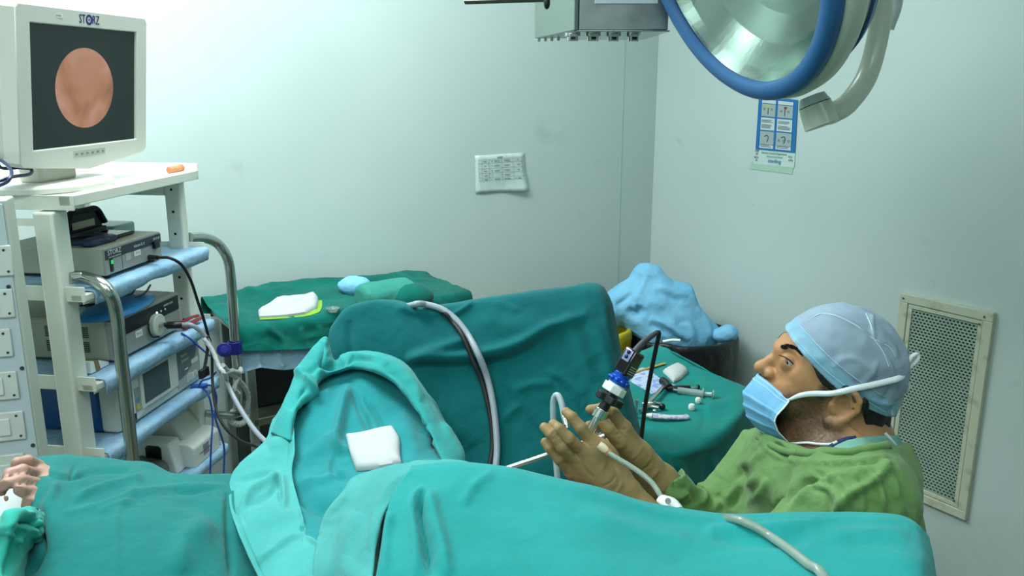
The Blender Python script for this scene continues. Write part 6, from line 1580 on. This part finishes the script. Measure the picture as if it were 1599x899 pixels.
# ---- surgical cap: blown-up shell with an elastic edge
e0, e1 = Hp(1231, 521, .020), Hp(1384, 647, .052)
ed = (e1-e0); ed -= HN*(ed@HN); ed /= np.linalg.norm(ed); en = np.cross(ed, HN); en = en if en[2] < 0 else -en       # en points down/front of the edge
def clipd(P): 
    t = (P-e0)@ed; return (P-e0)@en-.010*np.sin(np.clip(t/.2, 0, 1)*PI)
def sd_cap(P):
    d = S_ell(P, Hp(1313, 561), (.089, .085, .078), rot_axes(37))
    d = smin(d, S_ell(P, Hp(1352, 596), (.038, .050, .054), rot_axes(60)), .03)
    d = smin(d, sd_head(P, False, False)-.0105, .012)
    w = P+.02*np.stack([fbm(P*12, 2, 71), fbm(P*12, 2, 72), fbm(P*12, 2, 73)], -1)
    return smax(d-.0028*ridged(w*np.array((22, 22, 22)), 2, 75)-.001*fbm(P*60, 2, 77), clipd(P), .002)
Vk, Fk = surface(sd_cap, axis([(.36, .70, .0026)]), axis([(1.15, 1.41, .0028)]), axis([(1.13, 1.40, .0026)]))
Nk = vnormals(Vk, Fk); Qk = proj(Vk); vs = (Nk*(CAM-Vk)).sum(1) > 0
Vk = Vk+Nk*(crease_disp(Qk, [([(1279, 490), (1305, 494), (1335, 508), (1365, 530)], .0030, 3), ([(1365, 530), (1385, 560), (1398, 590)], .003, 3), ([(1362, 490), (1362, 510), (1366, 532)], .003, 3), ([(1368, 530), (1392, 540), (1402, 560)], .003, 4),
      ([(1300, 575), (1320, 560), (1345, 565), (1370, 590)], .003, 6), ([(1335, 610), (1360, 585), (1372, 560)], .003, 4), ([(1375, 630), (1390, 610), (1396, 590)], -.004, 5), ([(1350, 618), (1372, 628), (1395, 632)], .003, 4), ([(1290, 510), (1320, 525), (1350, 550)], .002, 8)])*vs)[:, None]
cd_ = clipd(Vk); keep = ~((cd_[Fk] > -.0022).all(1) & (np.abs((vnormals(Vk, Fk)@en)[Fk]).min(1) > .75))
Fk2 = Fk[keep]; Vk, Fk = compact(Vk, Fk2)
Ck = np.tile(np.array(lin((168, 190, 208))), (len(Vk), 1))*(1+.22*ridged(Vk*26, 3, 91)+.15*fbm(Vk*9, 2, 92))[:, None]; bd_ = np.clip((clipd(Vk)+.026)/.004, 0, 1)[:, None]  # uneven tone, with ridged highlights put into the cap colour
Ck = Ck*(1-bd_)+np.array(lin((160, 208, 232)))*bd_
capm = mat('translucent_nonwoven', (150, 186, 214), .75, bump=(700, .4, .001), attr='Col', alpha=.52, spec=.2)
cap_ = mk('surgical_cap', Vk, Fk, capm, S_, mods=(('solid', .0006, 0),))
colour(cap_, Ck)
bvh_c = BVHTree.FromPolygons([tuple(v) for v in Vk], [tuple(int(i) for i in f) for f in Fk])
for off in (.0, -.019):
    ep = []
    for t in np.linspace(0.02, .98, 14):
        p = e0+(e1-e0)*t+en*(.010*math.sin(t*PI)+off-.003); q = proj(p); h_ = hit(q[0], q[1], [bvh_c], .0008)
        if h_ is not None: ep.append(h_)
    MB().tube(ep, .0007, 6, 4).build('edge_seam', mat('cap_seam_blue', (150, 206, 232), .7), cap_)
for pth in ([(1262, 500), (1282, 490), (1305, 493), (1335, 507), (1364, 529)], [(1364, 529), (1378, 548), (1388, 572)], [(1352, 490), (1360, 508), (1364, 529)], [(1364, 529), (1386, 540), (1398, 556)]):
    ep = [hit(px, py, [bvh_c], .0005) for px, py in pth]; ep = [p for p in ep if p is not None]
    if len(ep) > 1: MB().tube(ep, .0008, 6, 6).build('crown_seam', mat('cap_seam_white', (196, 216, 228), .7), cap_)
# ---- face mask
mk_rows = [[(1185, 584, 0), (1192, 590, .014), (1205, 600, .030), (1220, 613, .045), (1233, 624, .058)],
           [(1172, 597, 0), (1181, 603, .018), (1196, 613, .034), (1212, 626, .048), (1226, 634, .060)],
           [(1163, 611, 0), (1174, 618, .020), (1189, 628, .036), (1204, 637, .050), (1216, 645, .060)],
           [(1162, 627, 0), (1173, 633, .020), (1187, 641, .036), (1200, 648, .050), (1210, 655, .059)],
           [(1165, 643, 0), (1176, 650, .019), (1190, 657, .034), (1203, 662, .048), (1212, 667, .057)],
           [(1172, 657, 0), (1184, 664, .016), (1197, 671, .030), (1210, 676, .042), (1220, 680, .052)],
           [(1184, 669, 0), (1195, 676, .012), (1207, 682, .024), (1220, 688, .036), (1232, 692, .045)]]
G = np.array([[mir(Hp(*p)) for p in r[:0:-1]]+[Hp(*p) for p in r] for r in mk_rows])
G = catmull_ax(catmull_ax(G, 10, 0), 8, 1); N = grid_normals(G)
if ((N*(G-Hp(1260, 620))).sum(-1)).mean() < 0: N = -N
v = np.linspace(0, 1, G.shape[0])[:, None]; u = np.linspace(-1, 1, G.shape[1])[None, :]
pl = sum(.0028*np.clip(1-np.abs(v-c)/.11, 0, 1)*np.where(v > c, 1, .2) for c in (.34, .52, .70))
G = G+N*((pl*(1-.5*np.abs(u)**3)+.0012*fbm(G*40, 2, 81)+.0016*np.sin(np.abs(u)*26+v*4)*np.clip(np.abs(u)-.55, 0, 1))[..., None])
h_, w_2 = G.shape[:2]; I = np.arange(h_*w_2).reshape(h_, w_2)
Fm = np.stack([I[:-1, :-1], I[:-1, 1:], I[1:, 1:], I[1:, :-1]], -1).reshape(-1, 4)
msk = mk('face_mask', G.reshape(-1, 3), Fm, mat('blue_mask_nonwoven', (122, 184, 224), .75, bump=(500, .3, .001), var=((110, 174, 216), 30, .4, .6)), S_, mods=(('solid', .0010, 0),))
trm = mat('white_binding', (222, 230, 234), .7)
MB().tube(G[:, -1], .0022, 8, 1, flat=.5).build('side_binding', trm, msk)
MB().tube(G[2, :]+N[2, :]*.0006, .0013, 6, 1, flat=.6).build('nose_binding', mat('pale_blue_binding', (170, 208, 232), .7), msk)
MB().tube(G[6, :]+N[6, :]*.0006, .0010, 6, 1, flat=.6).build('nose_wire', mat('pale_blue_binding', (170, 208, 232), .7), msk)
MB().tube(G[-1, :], .0016, 6, 1, flat=.5).build('lower_binding', mat('pale_blue_binding', (170, 208, 232), .7), msk)
# ties
def onhead(px, py, off, s=.08):
    return hit(px, py, [bvh_b, bvh_c], off, Hp(px, py, s))
tp = [Hp(1232, 624, .060), Hp(1250, 617, .067), onhead(1270, 613, .003), onhead(1296, 610, .010), onhead(1312, 607, .011), onhead(1330, 604, .009), onhead(1360, 599, .005), onhead(1385, 593, .005), onhead(1402, 588, .004, .03), Hp(1411, 580, .01), Hp(1414, 578, -.01)]
ribbon('upper_tie', tp, [.004, .0075, .0085, .0085, .0085, .009, .009, .009, .009, .008, .006], trm, S_, .0012)
tb_ = [Hp(1233, 692, .046)]+[hit(px, py, [bvh_b, bvh_g], .004, Hp(px, py, .06)) for px, py in ((1246, 692), (1262, 692), (1280, 695), (1298, 696), (1308, 692))]
ribbon('lower_tie', tb_, .0034, trm, S_, .001)
ribbon('tie_loop', [Hp(1408, 588, .02), Hp(1414, 572, .02), Hp(1424, 556, .015), Hp(1433, 553, .01), Hp(1432, 562, .01), Hp(1420, 574, .012), Hp(1410, 586, .015)], .006, trm, S_, .001, ruffle=.0005)
ribbon('tie_loop', [Hp(1406, 588, .02), Hp(1414, 594, .018), Hp(1418, 604, .015), Hp(1412, 610, .012), Hp(1405, 600, .015)], .008, trm, S_, .001, ruffle=.001)
ribbon('tie_end', [W(1382, 676, 1.22), W(1391, 686, 1.22), W(1400, 698, 1.225), W(1406, 712, 1.225)], .005, trm, S_, .0012)
# stool
st = empty('stool', (.58, 1.29, FL), 'round padded stool under the seated surgeon', 'stool')
MB().lathe([(0, .40), (.17, .40), (.185, .415), (.185, .445), (.17, .458), (0, .46)], (.58, 1.29, 0), (0, 0, 1), 48).build('seat', M_black_soft, st)
MB().cyl((.58, 1.29, FL+.07), (.58, 1.29, .40), .024).build('column', M_steel, st)
for k in range(5):
    a = 2*PI*k/5; MB().tube([(.58, 1.29, FL+.08), (.58+.14*math.cos(a), 1.29+.14*math.sin(a), FL+.075), (.58+.25*math.cos(a), 1.29+.25*math.sin(a), FL+.055)], [.018, .015, .011], 10).build('leg', M_steel_dull, st)
    MB().sphere((.58+.25*math.cos(a), 1.29+.25*math.sin(a), FL+.026), .025).build('castor', M_black_soft, st)

# ================================================================== ENDOSCOPE held in the hands
en_ = empty('endoscope', tuple(W(945, 640, 1.32)), 'steel endoscope with a blue coupling and black camera head held in gloved hands', 'endoscope')
sA, sB = W(919, 678, 1.318), W(938, 642, 1.324)
sdir = W(986, 560, 1.345)-sA; SL = np.linalg.norm(sdir); sdir /= SL
def sp(px, py):      # point on the scope axis nearest a picture point
    best = min(np.linspace(-.06, .26, 400), key=lambda t: np.hypot(*(proj(sA+sdir*t)-np.array((px, py))))); return best
def seg(name, a, b_, r0, r1, m, n=24, par=en_, bev=.0008): return MB().cyl(sA+sdir*sp(*a), sA+sdir*sp(*b_), r0, r1, n).build(name, m, par, bev)
seg('steel_shaft', (916, 684), (936, 646), .0068, .0080, mat('bright_steel', (206, 206, 200), .25, 1))
seg('steel_collar', (933, 652), (940, 638), .0125, .0125, mat('bright_steel', (206, 206, 200), .25, 1))
seg('black_barrel', (939, 640), (948, 622), .0090, .0090, M_black)
t0_ = sp(947, 620); c_ = sA+sdir*t0_; su = np.cross(sdir, HN); su /= np.linalg.norm(su); sv = np.cross(sdir, su)
kn_ = MB(); n = 48; V = []
for h_ in (-.006, .006):
    for i in range(n):
        a = 2*PI*i/n; r = .0225*(1+.16*math.cos(5*a)); V.append(c_+sdir*h_+r*(math.cos(a)*su+math.sin(a)*sv))
kn_.add(V, [tuple(range(n))[::-1], tuple(range(n, 2*n))]+[(i, (i+1) % n, n+(i+1) % n, n+i) for i in range(n)]).build('black_knob_ring', M_black, en_, .0012)
seg('black_neck', (948, 619), (955, 605), .0130, .0120, M_black)
seg('white_ring', (952, 610), (958, 600), .0205, .0205, M_white, 8)
seg('white_ring', (957, 602), (960, 596), .0150, .0150, M_white)
M_cblue = mat('anodised_blue', (26, 84, 196), .3, .6)
seg('blue_ring', (960, 597), (966, 587), .0165, .0165, M_cblue)
b = MB(); c2_ = sA+sdir*sp(963, 592)
for k in range(10):
    a = 2*PI*k/10; b.sphere(c2_+.0160*(math.cos(a)*su+math.sin(a)*sv), .0042, 8, 6)
b.build('blue_grip', M_cblue, en_)
seg('blue_ring', (966, 588), (969, 581), .0135, .0145, M_cblue)
# camera head: rectangular body with bevelled edges, silver key panel
tA_, tB_ = sp(968, 583), sp(991, 546)
toC = CAM-(sA+sdir*tA_); toC -= sdir*(toC@sdir); toC /= np.linalg.norm(toC); side = np.cross(sdir, toC)
FS = np.eye(4); FS[:3, 0] = side; FS[:3, 1] = toC; FS[:3, 2] = sdir; FS[:3, 3] = sA
if (W(1000, 580, 1.34)-W(980, 570, 1.34))@side < 0: FS[:3, 0] = -side; FS[:3, 1] = toC
LH = tB_-tA_
FSr = FS.copy(); a = math.radians(38); FSr[:3, 0] = FS[:3, 0]*math.cos(a)+FS[:3, 1]*math.sin(a)*1; FSr[:3, 1] = -FS[:3, 0]*math.sin(a)+FS[:3, 1]*math.cos(a)
hd_ = MB(FSr).prism([(-.014, -.013), (.014, -.013), (.014, .013), (-.014, .013)], tA_, tB_, 2).build('camera_head', mat('gloss_black', (8, 9, 12), .18, coat=.5), en_, .004, seg=4)
MB(FSr).prism([(-.008, .013), (.008, .013), (.008, .0145), (-.008, .0145)], tA_+LH*.50, tB_-.003, 2).build('key_panel', mat('lilac_silver', (170, 176, 226), .25, .7), hd_, .0008)
for tt, mm in ((.66, M_navyp), (.84, M_black)):
    c3 = FSr[:3, 3]+FSr[:3, 1]*.0145+FSr[:3, 2]*(tA_+LH*tt); MB().sphere(c3, .0036, 12, 8).build('key', mm, hd_)
for q in range(4):
    MB(FSr).box((.0141, -.008, tA_+.006+q*.004), (.0146, .008, tA_+.0075+q*.004)).build('grip_groove', M_grey_dev, hd_)
strain = [sA+sdir*(tB_-.002), W(1004, 535, 1.352), W(1018, 524, 1.36), W(1027, 518, 1.365)]
MB().tube(strain, [.0070, .0056, .0048, .0040], 14).build('strain_relief', mat('grey_black_rubber', (44, 48, 54), .5), en_)
# working sheath into the drapes
shA, shB = W(776, 736, 1.30), W(942, 681, 1.318)
MB().cyl(shA-(shB-shA)*.25, shB, .0042, .0046, 16).build('working_sheath', mat('bright_steel', (206, 206, 200), .25, 1), en_)
MB().cyl(W(930, 685, 1.3175), W(944, 680, 1.3182), .0075).build('sheath_collar', mat('bright_steel', (206, 206, 200), .25, 1), en_)
cb = MB().tube([W(1025, 519, 1.364), W(1029, 521, 1.366), W(1024, 545, 1.372), W(1016, 585, 1.38), W(1008, 630, 1.39), W(1002, 680, 1.40), W(1000, 712, 1.40), W(1002, 760, 1.385), W(1020, 830, 1.36), W(1040, 900, 1.33)], .0038, 12, 8)
tag(cb.build('camera_cable', M_black_soft), 'black camera cable looping over from the endoscope and hanging straight down', 'cable')
# irrigation tube: cream connector, clear tube, white luer
iv = empty('irrigation_tube', tuple(W(990, 735, 1.25)), 'clear irrigation tube running from the gloved hands to a white clamp', 'tube')
MB().lathe([(0, 0), (.0062, 0), (.0072, .008), (.0052, .018), (0, .018)], W(935, 694, 1.262), W(950, 706, 1.256)-W(935, 694, 1.262), 20).build('cream_connector', mat('cream_plastic_connector', (232, 216, 184), .4), iv)
MB().cyl(W(945, 702, 1.259), W(951, 708, 1.256), .0066).build('brown_collar', mat('tan_rubber', (190, 136, 88), .5), iv)
M_ctube = mat('milky_tube', (172, 190, 178), .2, trans=.45)
MB().tube([W(949, 706, 1.256), W(965, 716, 1.24), W(985, 728, 1.225), W(1005, 742, 1.205), W(1020, 756, 1.19), W(1031, 773, 1.17), W(1036, 780, 1.165)], .0042, 14, 8).build('clear_tubing', M_ctube, iv)
cl_ = hit(1048, 790, [bvh_of(nleg)], .006, W(1048, 790, .98))
MB().tube([W(1033, 779, 1.165), W(1046, 786, 1.15), W(1058, 797, 1.135)], [.0105, .0135, .011], 16, 6, flat=.6).build('white_clamp', M_white, iv)
MB().cyl(W(1043, 782, 1.14), W(1043, 782, 1.135), .0045).build('clamp_hole', M_grey_dev, iv)
T_n = [bvh_of(nleg)]
tp_ = []
for (px, py) in ((1150, 817), (1178, 825), (1205, 842), (1235, 865), (1262, 887), (1285, 905)):
    p = hit(px, py, T_n, .0048, W(px, py, .92)); tp_.append(p)
tp_ = [W(1085, 838, 1.10), W(1102, 822, 1.04), W(1124, 810, .965)]+tp_+[tp_[-1]+(tp_[-1]-tp_[-2])*1.6+np.array((0, -.01, -.03))]
tag(MB().tube(tp_, .0052, 14, 8).build('clear_tubing', M_ctube), 'clear tube lying over the foreground drape at the lower right', 'tube')
# grey looped tube behind the left hand
lp = empty('looped_tube', tuple(W(868, 690, 1.42)), 'pale grey looped tube with a steel connector rising behind the gloved fingers', 'tube')
MB().tube([W(872, 790, 1.38), W(870, 740, 1.40), W(866, 690, 1.42), W(864, 650, 1.43), W(864, 628, 1.435), W(867, 618, 1.435), W(872, 618, 1.43), W(877, 630, 1.42), W(880, 645, 1.41), W(882, 654, 1.40)], .0056, 14, 8).build('tube_loop', mat('pale_grey_tube', (160, 178, 184), .35), lp)
MB().cyl(W(880, 648, 1.408), W(885, 664, 1.395), .0072).build('steel_connector', M_steel, lp)
MB().cyl(W(884, 654, 1.398), W(886, 668, 1.39), .004).build('side_stub', M_steel, lp)

# ---- hoses from the cart over the far leg
T_f = [bvh_of(fleg)]
def over(pts, trees, off): return [hit(px, py, trees, off, W(px, py, 1.7)) for px, py in pts]
gp = over([(645, 481), (665, 481), (688, 486), (710, 500), (729, 523), (746, 553), (760, 590), (769, 630), (774, 670), (776, 705), (774, 735)], T_f, .009)
gp = [W(600, 520, 2.0), W(622, 487, 1.92)]+gp+[W(770, 770, 1.56), W(760, 830, 1.45)]
tag(MB().tube(gp, .0070, 16, 8).build('grey_hose', mat('grey_silicone', (150, 160, 170), .35)), 'thick grey hose arching over the far leg drape', 'hose')
bp = over([(690, 489), (708, 506), (722, 528), (738, 560), (752, 596), (762, 635), (768, 670), (769, 700), (765, 730)], T_f, .007)
bp = [W(668, 484, 1.86)]+bp+[W(760, 770, 1.56)]
tag(MB().tube(bp, .0052, 14, 8).build('black_cable', M_black_soft), 'black cable running just inside the grey hose over the far leg drape', 'cable')
# ---- cables of the cart
def cpt(px, py, w):       # a point in front of the cart face by w
    t, z = lc(px, py, -w); return cw(w, t, z)
kc = MB().tube([cpt(236, 402, -.02), cpt(250, 402, .02), cpt(266, 403, .06), cpt(284, 414, .08), cpt(298, 438, .09), cpt(308, 468, .09), cpt(318, 498, .09), cpt(326, 528, .09), cpt(331, 556, .10), cpt(332, 600, .12), cpt(338, 640, .15), cpt(352, 668, .2), cpt(376, 688, .28), cpt(400, 696, .36), cpt(430, 700, .40)], .0042, 10, 8)
ko = kc.build('black_cable', M_black_soft); tag(ko, 'thin black cable plugged into the topmost camera unit and hanging down the cart', 'cable')
MB().tube([cpt(233, 402, -.028), cpt(246, 402, .01)], [.0085, .006], 12).build('plug', M_black, ko)
cf = empty('cable_tie', tuple(cpt(326, 560, .09)), 'black looped cable strap with a square end hanging on the cart cables', 'strap')
MB().tube([cpt(325, 524, .10), cpt(321, 532, .105), cpt(325, 545, .105), cpt(329, 534, .10), cpt(325, 524, .10)], .003, 8).build('loop', M_black_soft, cf)
MB().tube([cpt(325, 540, .105), cpt(322, 560, .105), cpt(319, 576, .105)], .005, 8, flat=.5).build('strap_tail', M_black_soft, cf)
a_ = cpt(318, 578, .105); MB(FCt).box(((a_-cO)@cN-.006, (a_-cO)@cT-.022, a_[2]-.020), ((a_-cO)@cN+.006, (a_-cO)@cT+.022, a_[2]+.006)).build('square_end', M_black, cf, .002)
lg = MB().tube([cpt(266, 508, .01), cpt(285, 507, .04), cpt(300, 508, .07), cpt(318, 522, .09), cpt(332, 548, .11), cpt(346, 580, .14), cpt(362, 614, .18), cpt(380, 646, .24), cpt(400, 674, .32), cpt(420, 694, .38), cpt(450, 720, .40)], .0068, 16, 8)
lo = lg.build('grey_hose', mat('grey_silicone', (150, 160, 170), .35)); tag(lo, 'thick grey light cable curving down from the light source socket', 'cable')
MB().tube([cpt(262, 508, .0), cpt(272, 507.5, .02), cpt(284, 507, .038)], .0108, 12).build('black_plug', M_black, lo)
wt = MB().tube([cpt(318, 528, .10), cpt(332, 548, .125), cpt(342, 572, .15), cpt(350, 582, .17), cpt(354, 592, .16)], .0062, 12, 8, lump=.14)
tag(wt.build('gauze_strand', M_gauze), 'short white gauze strand beside the grey light cable at the cart edge', 'tube')
M_bcord = mat('blue_cord', (22, 74, 160), .4)
for k, (pts, lb) in enumerate((
    ([(283, 520, .0), (296, 528, .03), (312, 542, .05), (328, 556, .07)], 'short blue cord crossing in front of the light source shelf edge'),
    ([(310, 603, .03), (316, 594, .05), (328, 590, .06), (338, 580, .08)], 'blue cord rising from the blue plug toward the cable strap'),
    ([(316, 605, .03), (326, 618, .06), (332, 650, .07), (330, 690, .08), (328, 740, .08)], 'blue cord hanging straight down from the blue plug'),
    ([(316, 604, .03), (330, 602, .07), (338, 620, .08), (336, 650, .08), (344, 676, .09), (350, 700, .09), (349, 745, .09)], 'outer blue cord bowing out past the lowest cart shelf'))):
    tag(MB().tube([cpt(*p) for p in pts], .0030, 8, 8).build('blue_cable', M_bcord), lb, 'cord')
# ---- blue clamp and knotted gauze on the far handle
hc = [cpt(x, y, 0) for x, y in ((363, 470), (367, 530), (371, 580), (372, 636))]
bc = empty('blue_clamp', tuple(cpt(368, 545, 0)), 'dark blue plastic clamp gripping the far steel handle of the cart', 'clamp')
M_dblue = mat('royal_blue_plastic', (28, 28, 128), .35)
c_ = cpt(367, 542, 0); d_ = cpt(371, 580, 0)-cpt(363, 500, 0); d_ /= np.linalg.norm(d_)
MB().lathe([(.0172, -.022), (.0225, -.022), (.0225, .022), (.0172, .022)], c_, d_, 32, True).build('collar', M_dblue, bc, .002)
MB().cyl(cpt(350, 546, .004), cpt(350, 546, .030), .023, n=32).build('thumb_wheel', M_dblue, bc, .003)
MB().cyl(cpt(350, 546, .030), cpt(350, 546, .034), .012, n=24).build('wheel_cap', mat('blue_violet_plastic', (44, 44, 150), .35), bc, .001)
gz2 = MB()
gz2.tube([cpt(348, 570, .03), cpt(358, 582, .03), cpt(372, 592, .028), cpt(384, 608, .026), cpt(388, 622, .02), cpt(386, 640, .01), cpt(384, 652, -.01)], .0080, 12, 8, lump=.14)
g1 = gz2.build('gauze_tie', M_gauze); tag(g1, 'twisted white gauze strip knotted round the far steel handle', 'gauze')
gk = MB(); gk.tube([cpt(372+13*math.cos(a)-.0, 651+11*math.sin(a), .012*math.sin(a+.8)) for a in np.linspace(-.2, 2*PI-.6, 12)], .0095, 10, 6, lump=.22)
g2 = gk.build('gauze_ring', M_gauze); tag(g2, 'white gauze ring looped at the foot of the far steel handle', 'gauze')
gk = MB(); gk.tube([cpt(352, 582, .028), cpt(362, 579, .034), cpt(374, 582, .032), cpt(376, 576, .02)], .0085, 12, 6, lump=.14); gk.build('knot', M_gauze, g1)
gk = MB(); gk.tube([cpt(370, 592, .03), cpt(366, 606, .032), cpt(372, 614, .03)], .007, 10, 6, lump=.25); gk.build('loose_end', M_gauze, g1)

# ================================================================== THE PATIENT (mostly under the drapes)
def sd_handP(P):
    pal = Zp(60, 750, 1.085)
    d = S_ell(P, pal, (.032, .040, .018), np.array([[.8, .6, 0], [-.6, .8, 0], [0, 0, 1]]))
    fs = [([(60, 727, 1.095), (43, 719, 1.118), (27, 722, 1.122), (22, 734, 1.106)], [.0100, .0090, .0082, .0074]),
          ([(56, 741, 1.098), (35, 734, 1.122), (15, 739, 1.124), (9, 751, 1.106)], [.0104, .0094, .0085, .0076]),
          ([(54, 755, 1.096), (31, 750, 1.116), (9, 755, 1.118), (2, 767, 1.102)], [.0104, .0094, .0085, .0076]),
          ([(54, 769, 1.092), (32, 766, 1.108), (12, 771, 1.110), (6, 781, 1.096)], [.0096, .0086, .0078, .0070])]
    f = None
    for pts, rs in fs:
        e = S_chain(P, [Zp(*p) for p in pts], rs, .003); f = e if f is None else np.minimum(f, e)
    d = smin(d, f, .005)
    d = smin(d, S_chain(P, [Zp(62, 772, 1.08), Zp(50, 786, 1.085), Zp(38, 792, 1.085)], [.014, .0115, .0095], .004), .008)
    return smin(d, S_chain(P, [Zp(62, 754, 1.075), Zp(84, 758, 1.055)], [.024, .027], .01), .012)
def sd_pat(P):
    d = S_ell(P, np.array((-.36, 1.13, .97)), (.34, .15, .075))
    d = smin(d, S_ell(P, np.array((-.02, 1.20, .94)), (.13, .13, .10)), .06)
    # far leg: thigh up to the knee, shin along the curtain; near leg likewise
    d = smin(d, S_chain(P, [np.array((-.10, 1.30, .93)), np.array((-.20, 1.62, .90)), np.array((-.24, 1.86, 1.08)), np.array((.10, 1.94, 1.14)), np.array((.17, 1.96, 1.16))], [.06, .045, .042, .038, .034], .03), .05)
    d = smin(d, S_chain(P, [np.array((.0, 1.06, .95)), np.array((.02, .90, 1.08)), np.array((.30, .86, 1.10)), np.array((.39, .85, 1.11))], [.065, .050, .042, .034], .03), .05)
    d = smin(d, S_chain(P, [np.array((-.66, 1.16, .97)), np.array((-.78, 1.16, .98))], [.055, .05], .02), .03)     # neck
    d = smin(d, S_ell(P, np.array((-.93, 1.16, .995)), (.115, .075, .09)), .02)
    d = smin(d, S_sph(P, np.array((-.92, 1.16, 1.09)), .014), .01)
    a = Zp(84, 758, 1.055)
    d = smin(d, S_chain(P, [np.array((-.56, 1.26, .97)), np.array((-.50, 1.30, .99)), a], [.045, .04, .027], .02), .03)
    near = (P[:, 0] < -.62) & (P[:, 1] > 1.15)
    if near.any():
        q = P[near]; dd = d[near]; d[near] = smin(dd, sd_handP(q), .008)
    return d
pX = axis([(-1.08, -.90, .006), (-.90, -.70, .0026), (-.70, .48, .009)]); pY = axis([(.76, 1.20, .009), (1.20, 1.46, .0026), (1.46, 2.02, .010)]); pZ = axis([(.80, 1.04, .009), (1.04, 1.19, .0026)])
Vp, Fp = surface(sd_pat, pX, pY, pZ)
pat = mk('patient', Vp, Fp, mat('patient_skin', (176, 128, 112), .5, bump=(160, .3, .0015), attr='Col'), None, origin=(-.3, 1.2, .80))
Qp = proj(Vp); Cp = np.tile(np.array(lin((172, 132, 116))), (len(Vp), 1))*(1+.14*fbm(Vp*50, 3, 5)[:, None])
for c in ((22, 734), (9, 751), (3, 767), (7, 781)):
    e = blob(Qp, c, (9, 9), .5)[:, None]; Cp = Cp*(1-e)+np.array(lin((196, 150, 136)))*e
colour(pat, Cp); tag(pat, 'patient lying under teal drapes, only curled fingers showing at the left edge', 'person')
# operating table under the patient
ot = empty('operating_table', (-.45, 1.16, 0), 'operating table hidden beneath the teal drapes', 'table')
MB().box((-1.15, .92, .80), (.05, 1.40, .86)).build('mattress', M_black_soft, ot, .015)
MB().box((-1.13, .94, .74), (.03, 1.38, .80)).build('table_frame', M_steel_dull, ot, .006)
MB().box((-.72, 1.02, FL+.12), (-.42, 1.30, .74)).build('column', M_offwhite, ot, .02)
MB().box((-.95, .92, FL), (-.15, 1.40, FL+.12)).build('base', M_offwhite, ot, .02)
for y_, p in ((1.92, np.array((.02, 1.96, 1.05))), (.86, np.array((.18, .875, 1.0)))):
    MB().tube([(-.02, 1.16+(y_-1.16)*.35, .77), (-.0, y_, .80), p], .012, 10).build('stirrup_pole', M_steel, ot)
pw = MB(); pc_ = Zp(2, 800, 1.0)
Vw, Fw = surface(lambda P: S_ell(P, np.array((pc_[0]-.02, pc_[1]+.0, .945)), (.13, .12, .083))+.004*fbm(P*14, 3, 4), np.arange(pc_[0]-.18, pc_[0]+.14, .006), np.arange(pc_[1]-.15, pc_[1]+.15, .006), np.arange(.862, 1.07, .006))
tag(mk('pillow', Vw, Fw, mat('white_pillow_cotton', (176, 184, 182), .9, bump=(40, .3, .003)), None), 'white pillow beneath the curled fingers at the left edge', 'pillow')
clean_bvh()
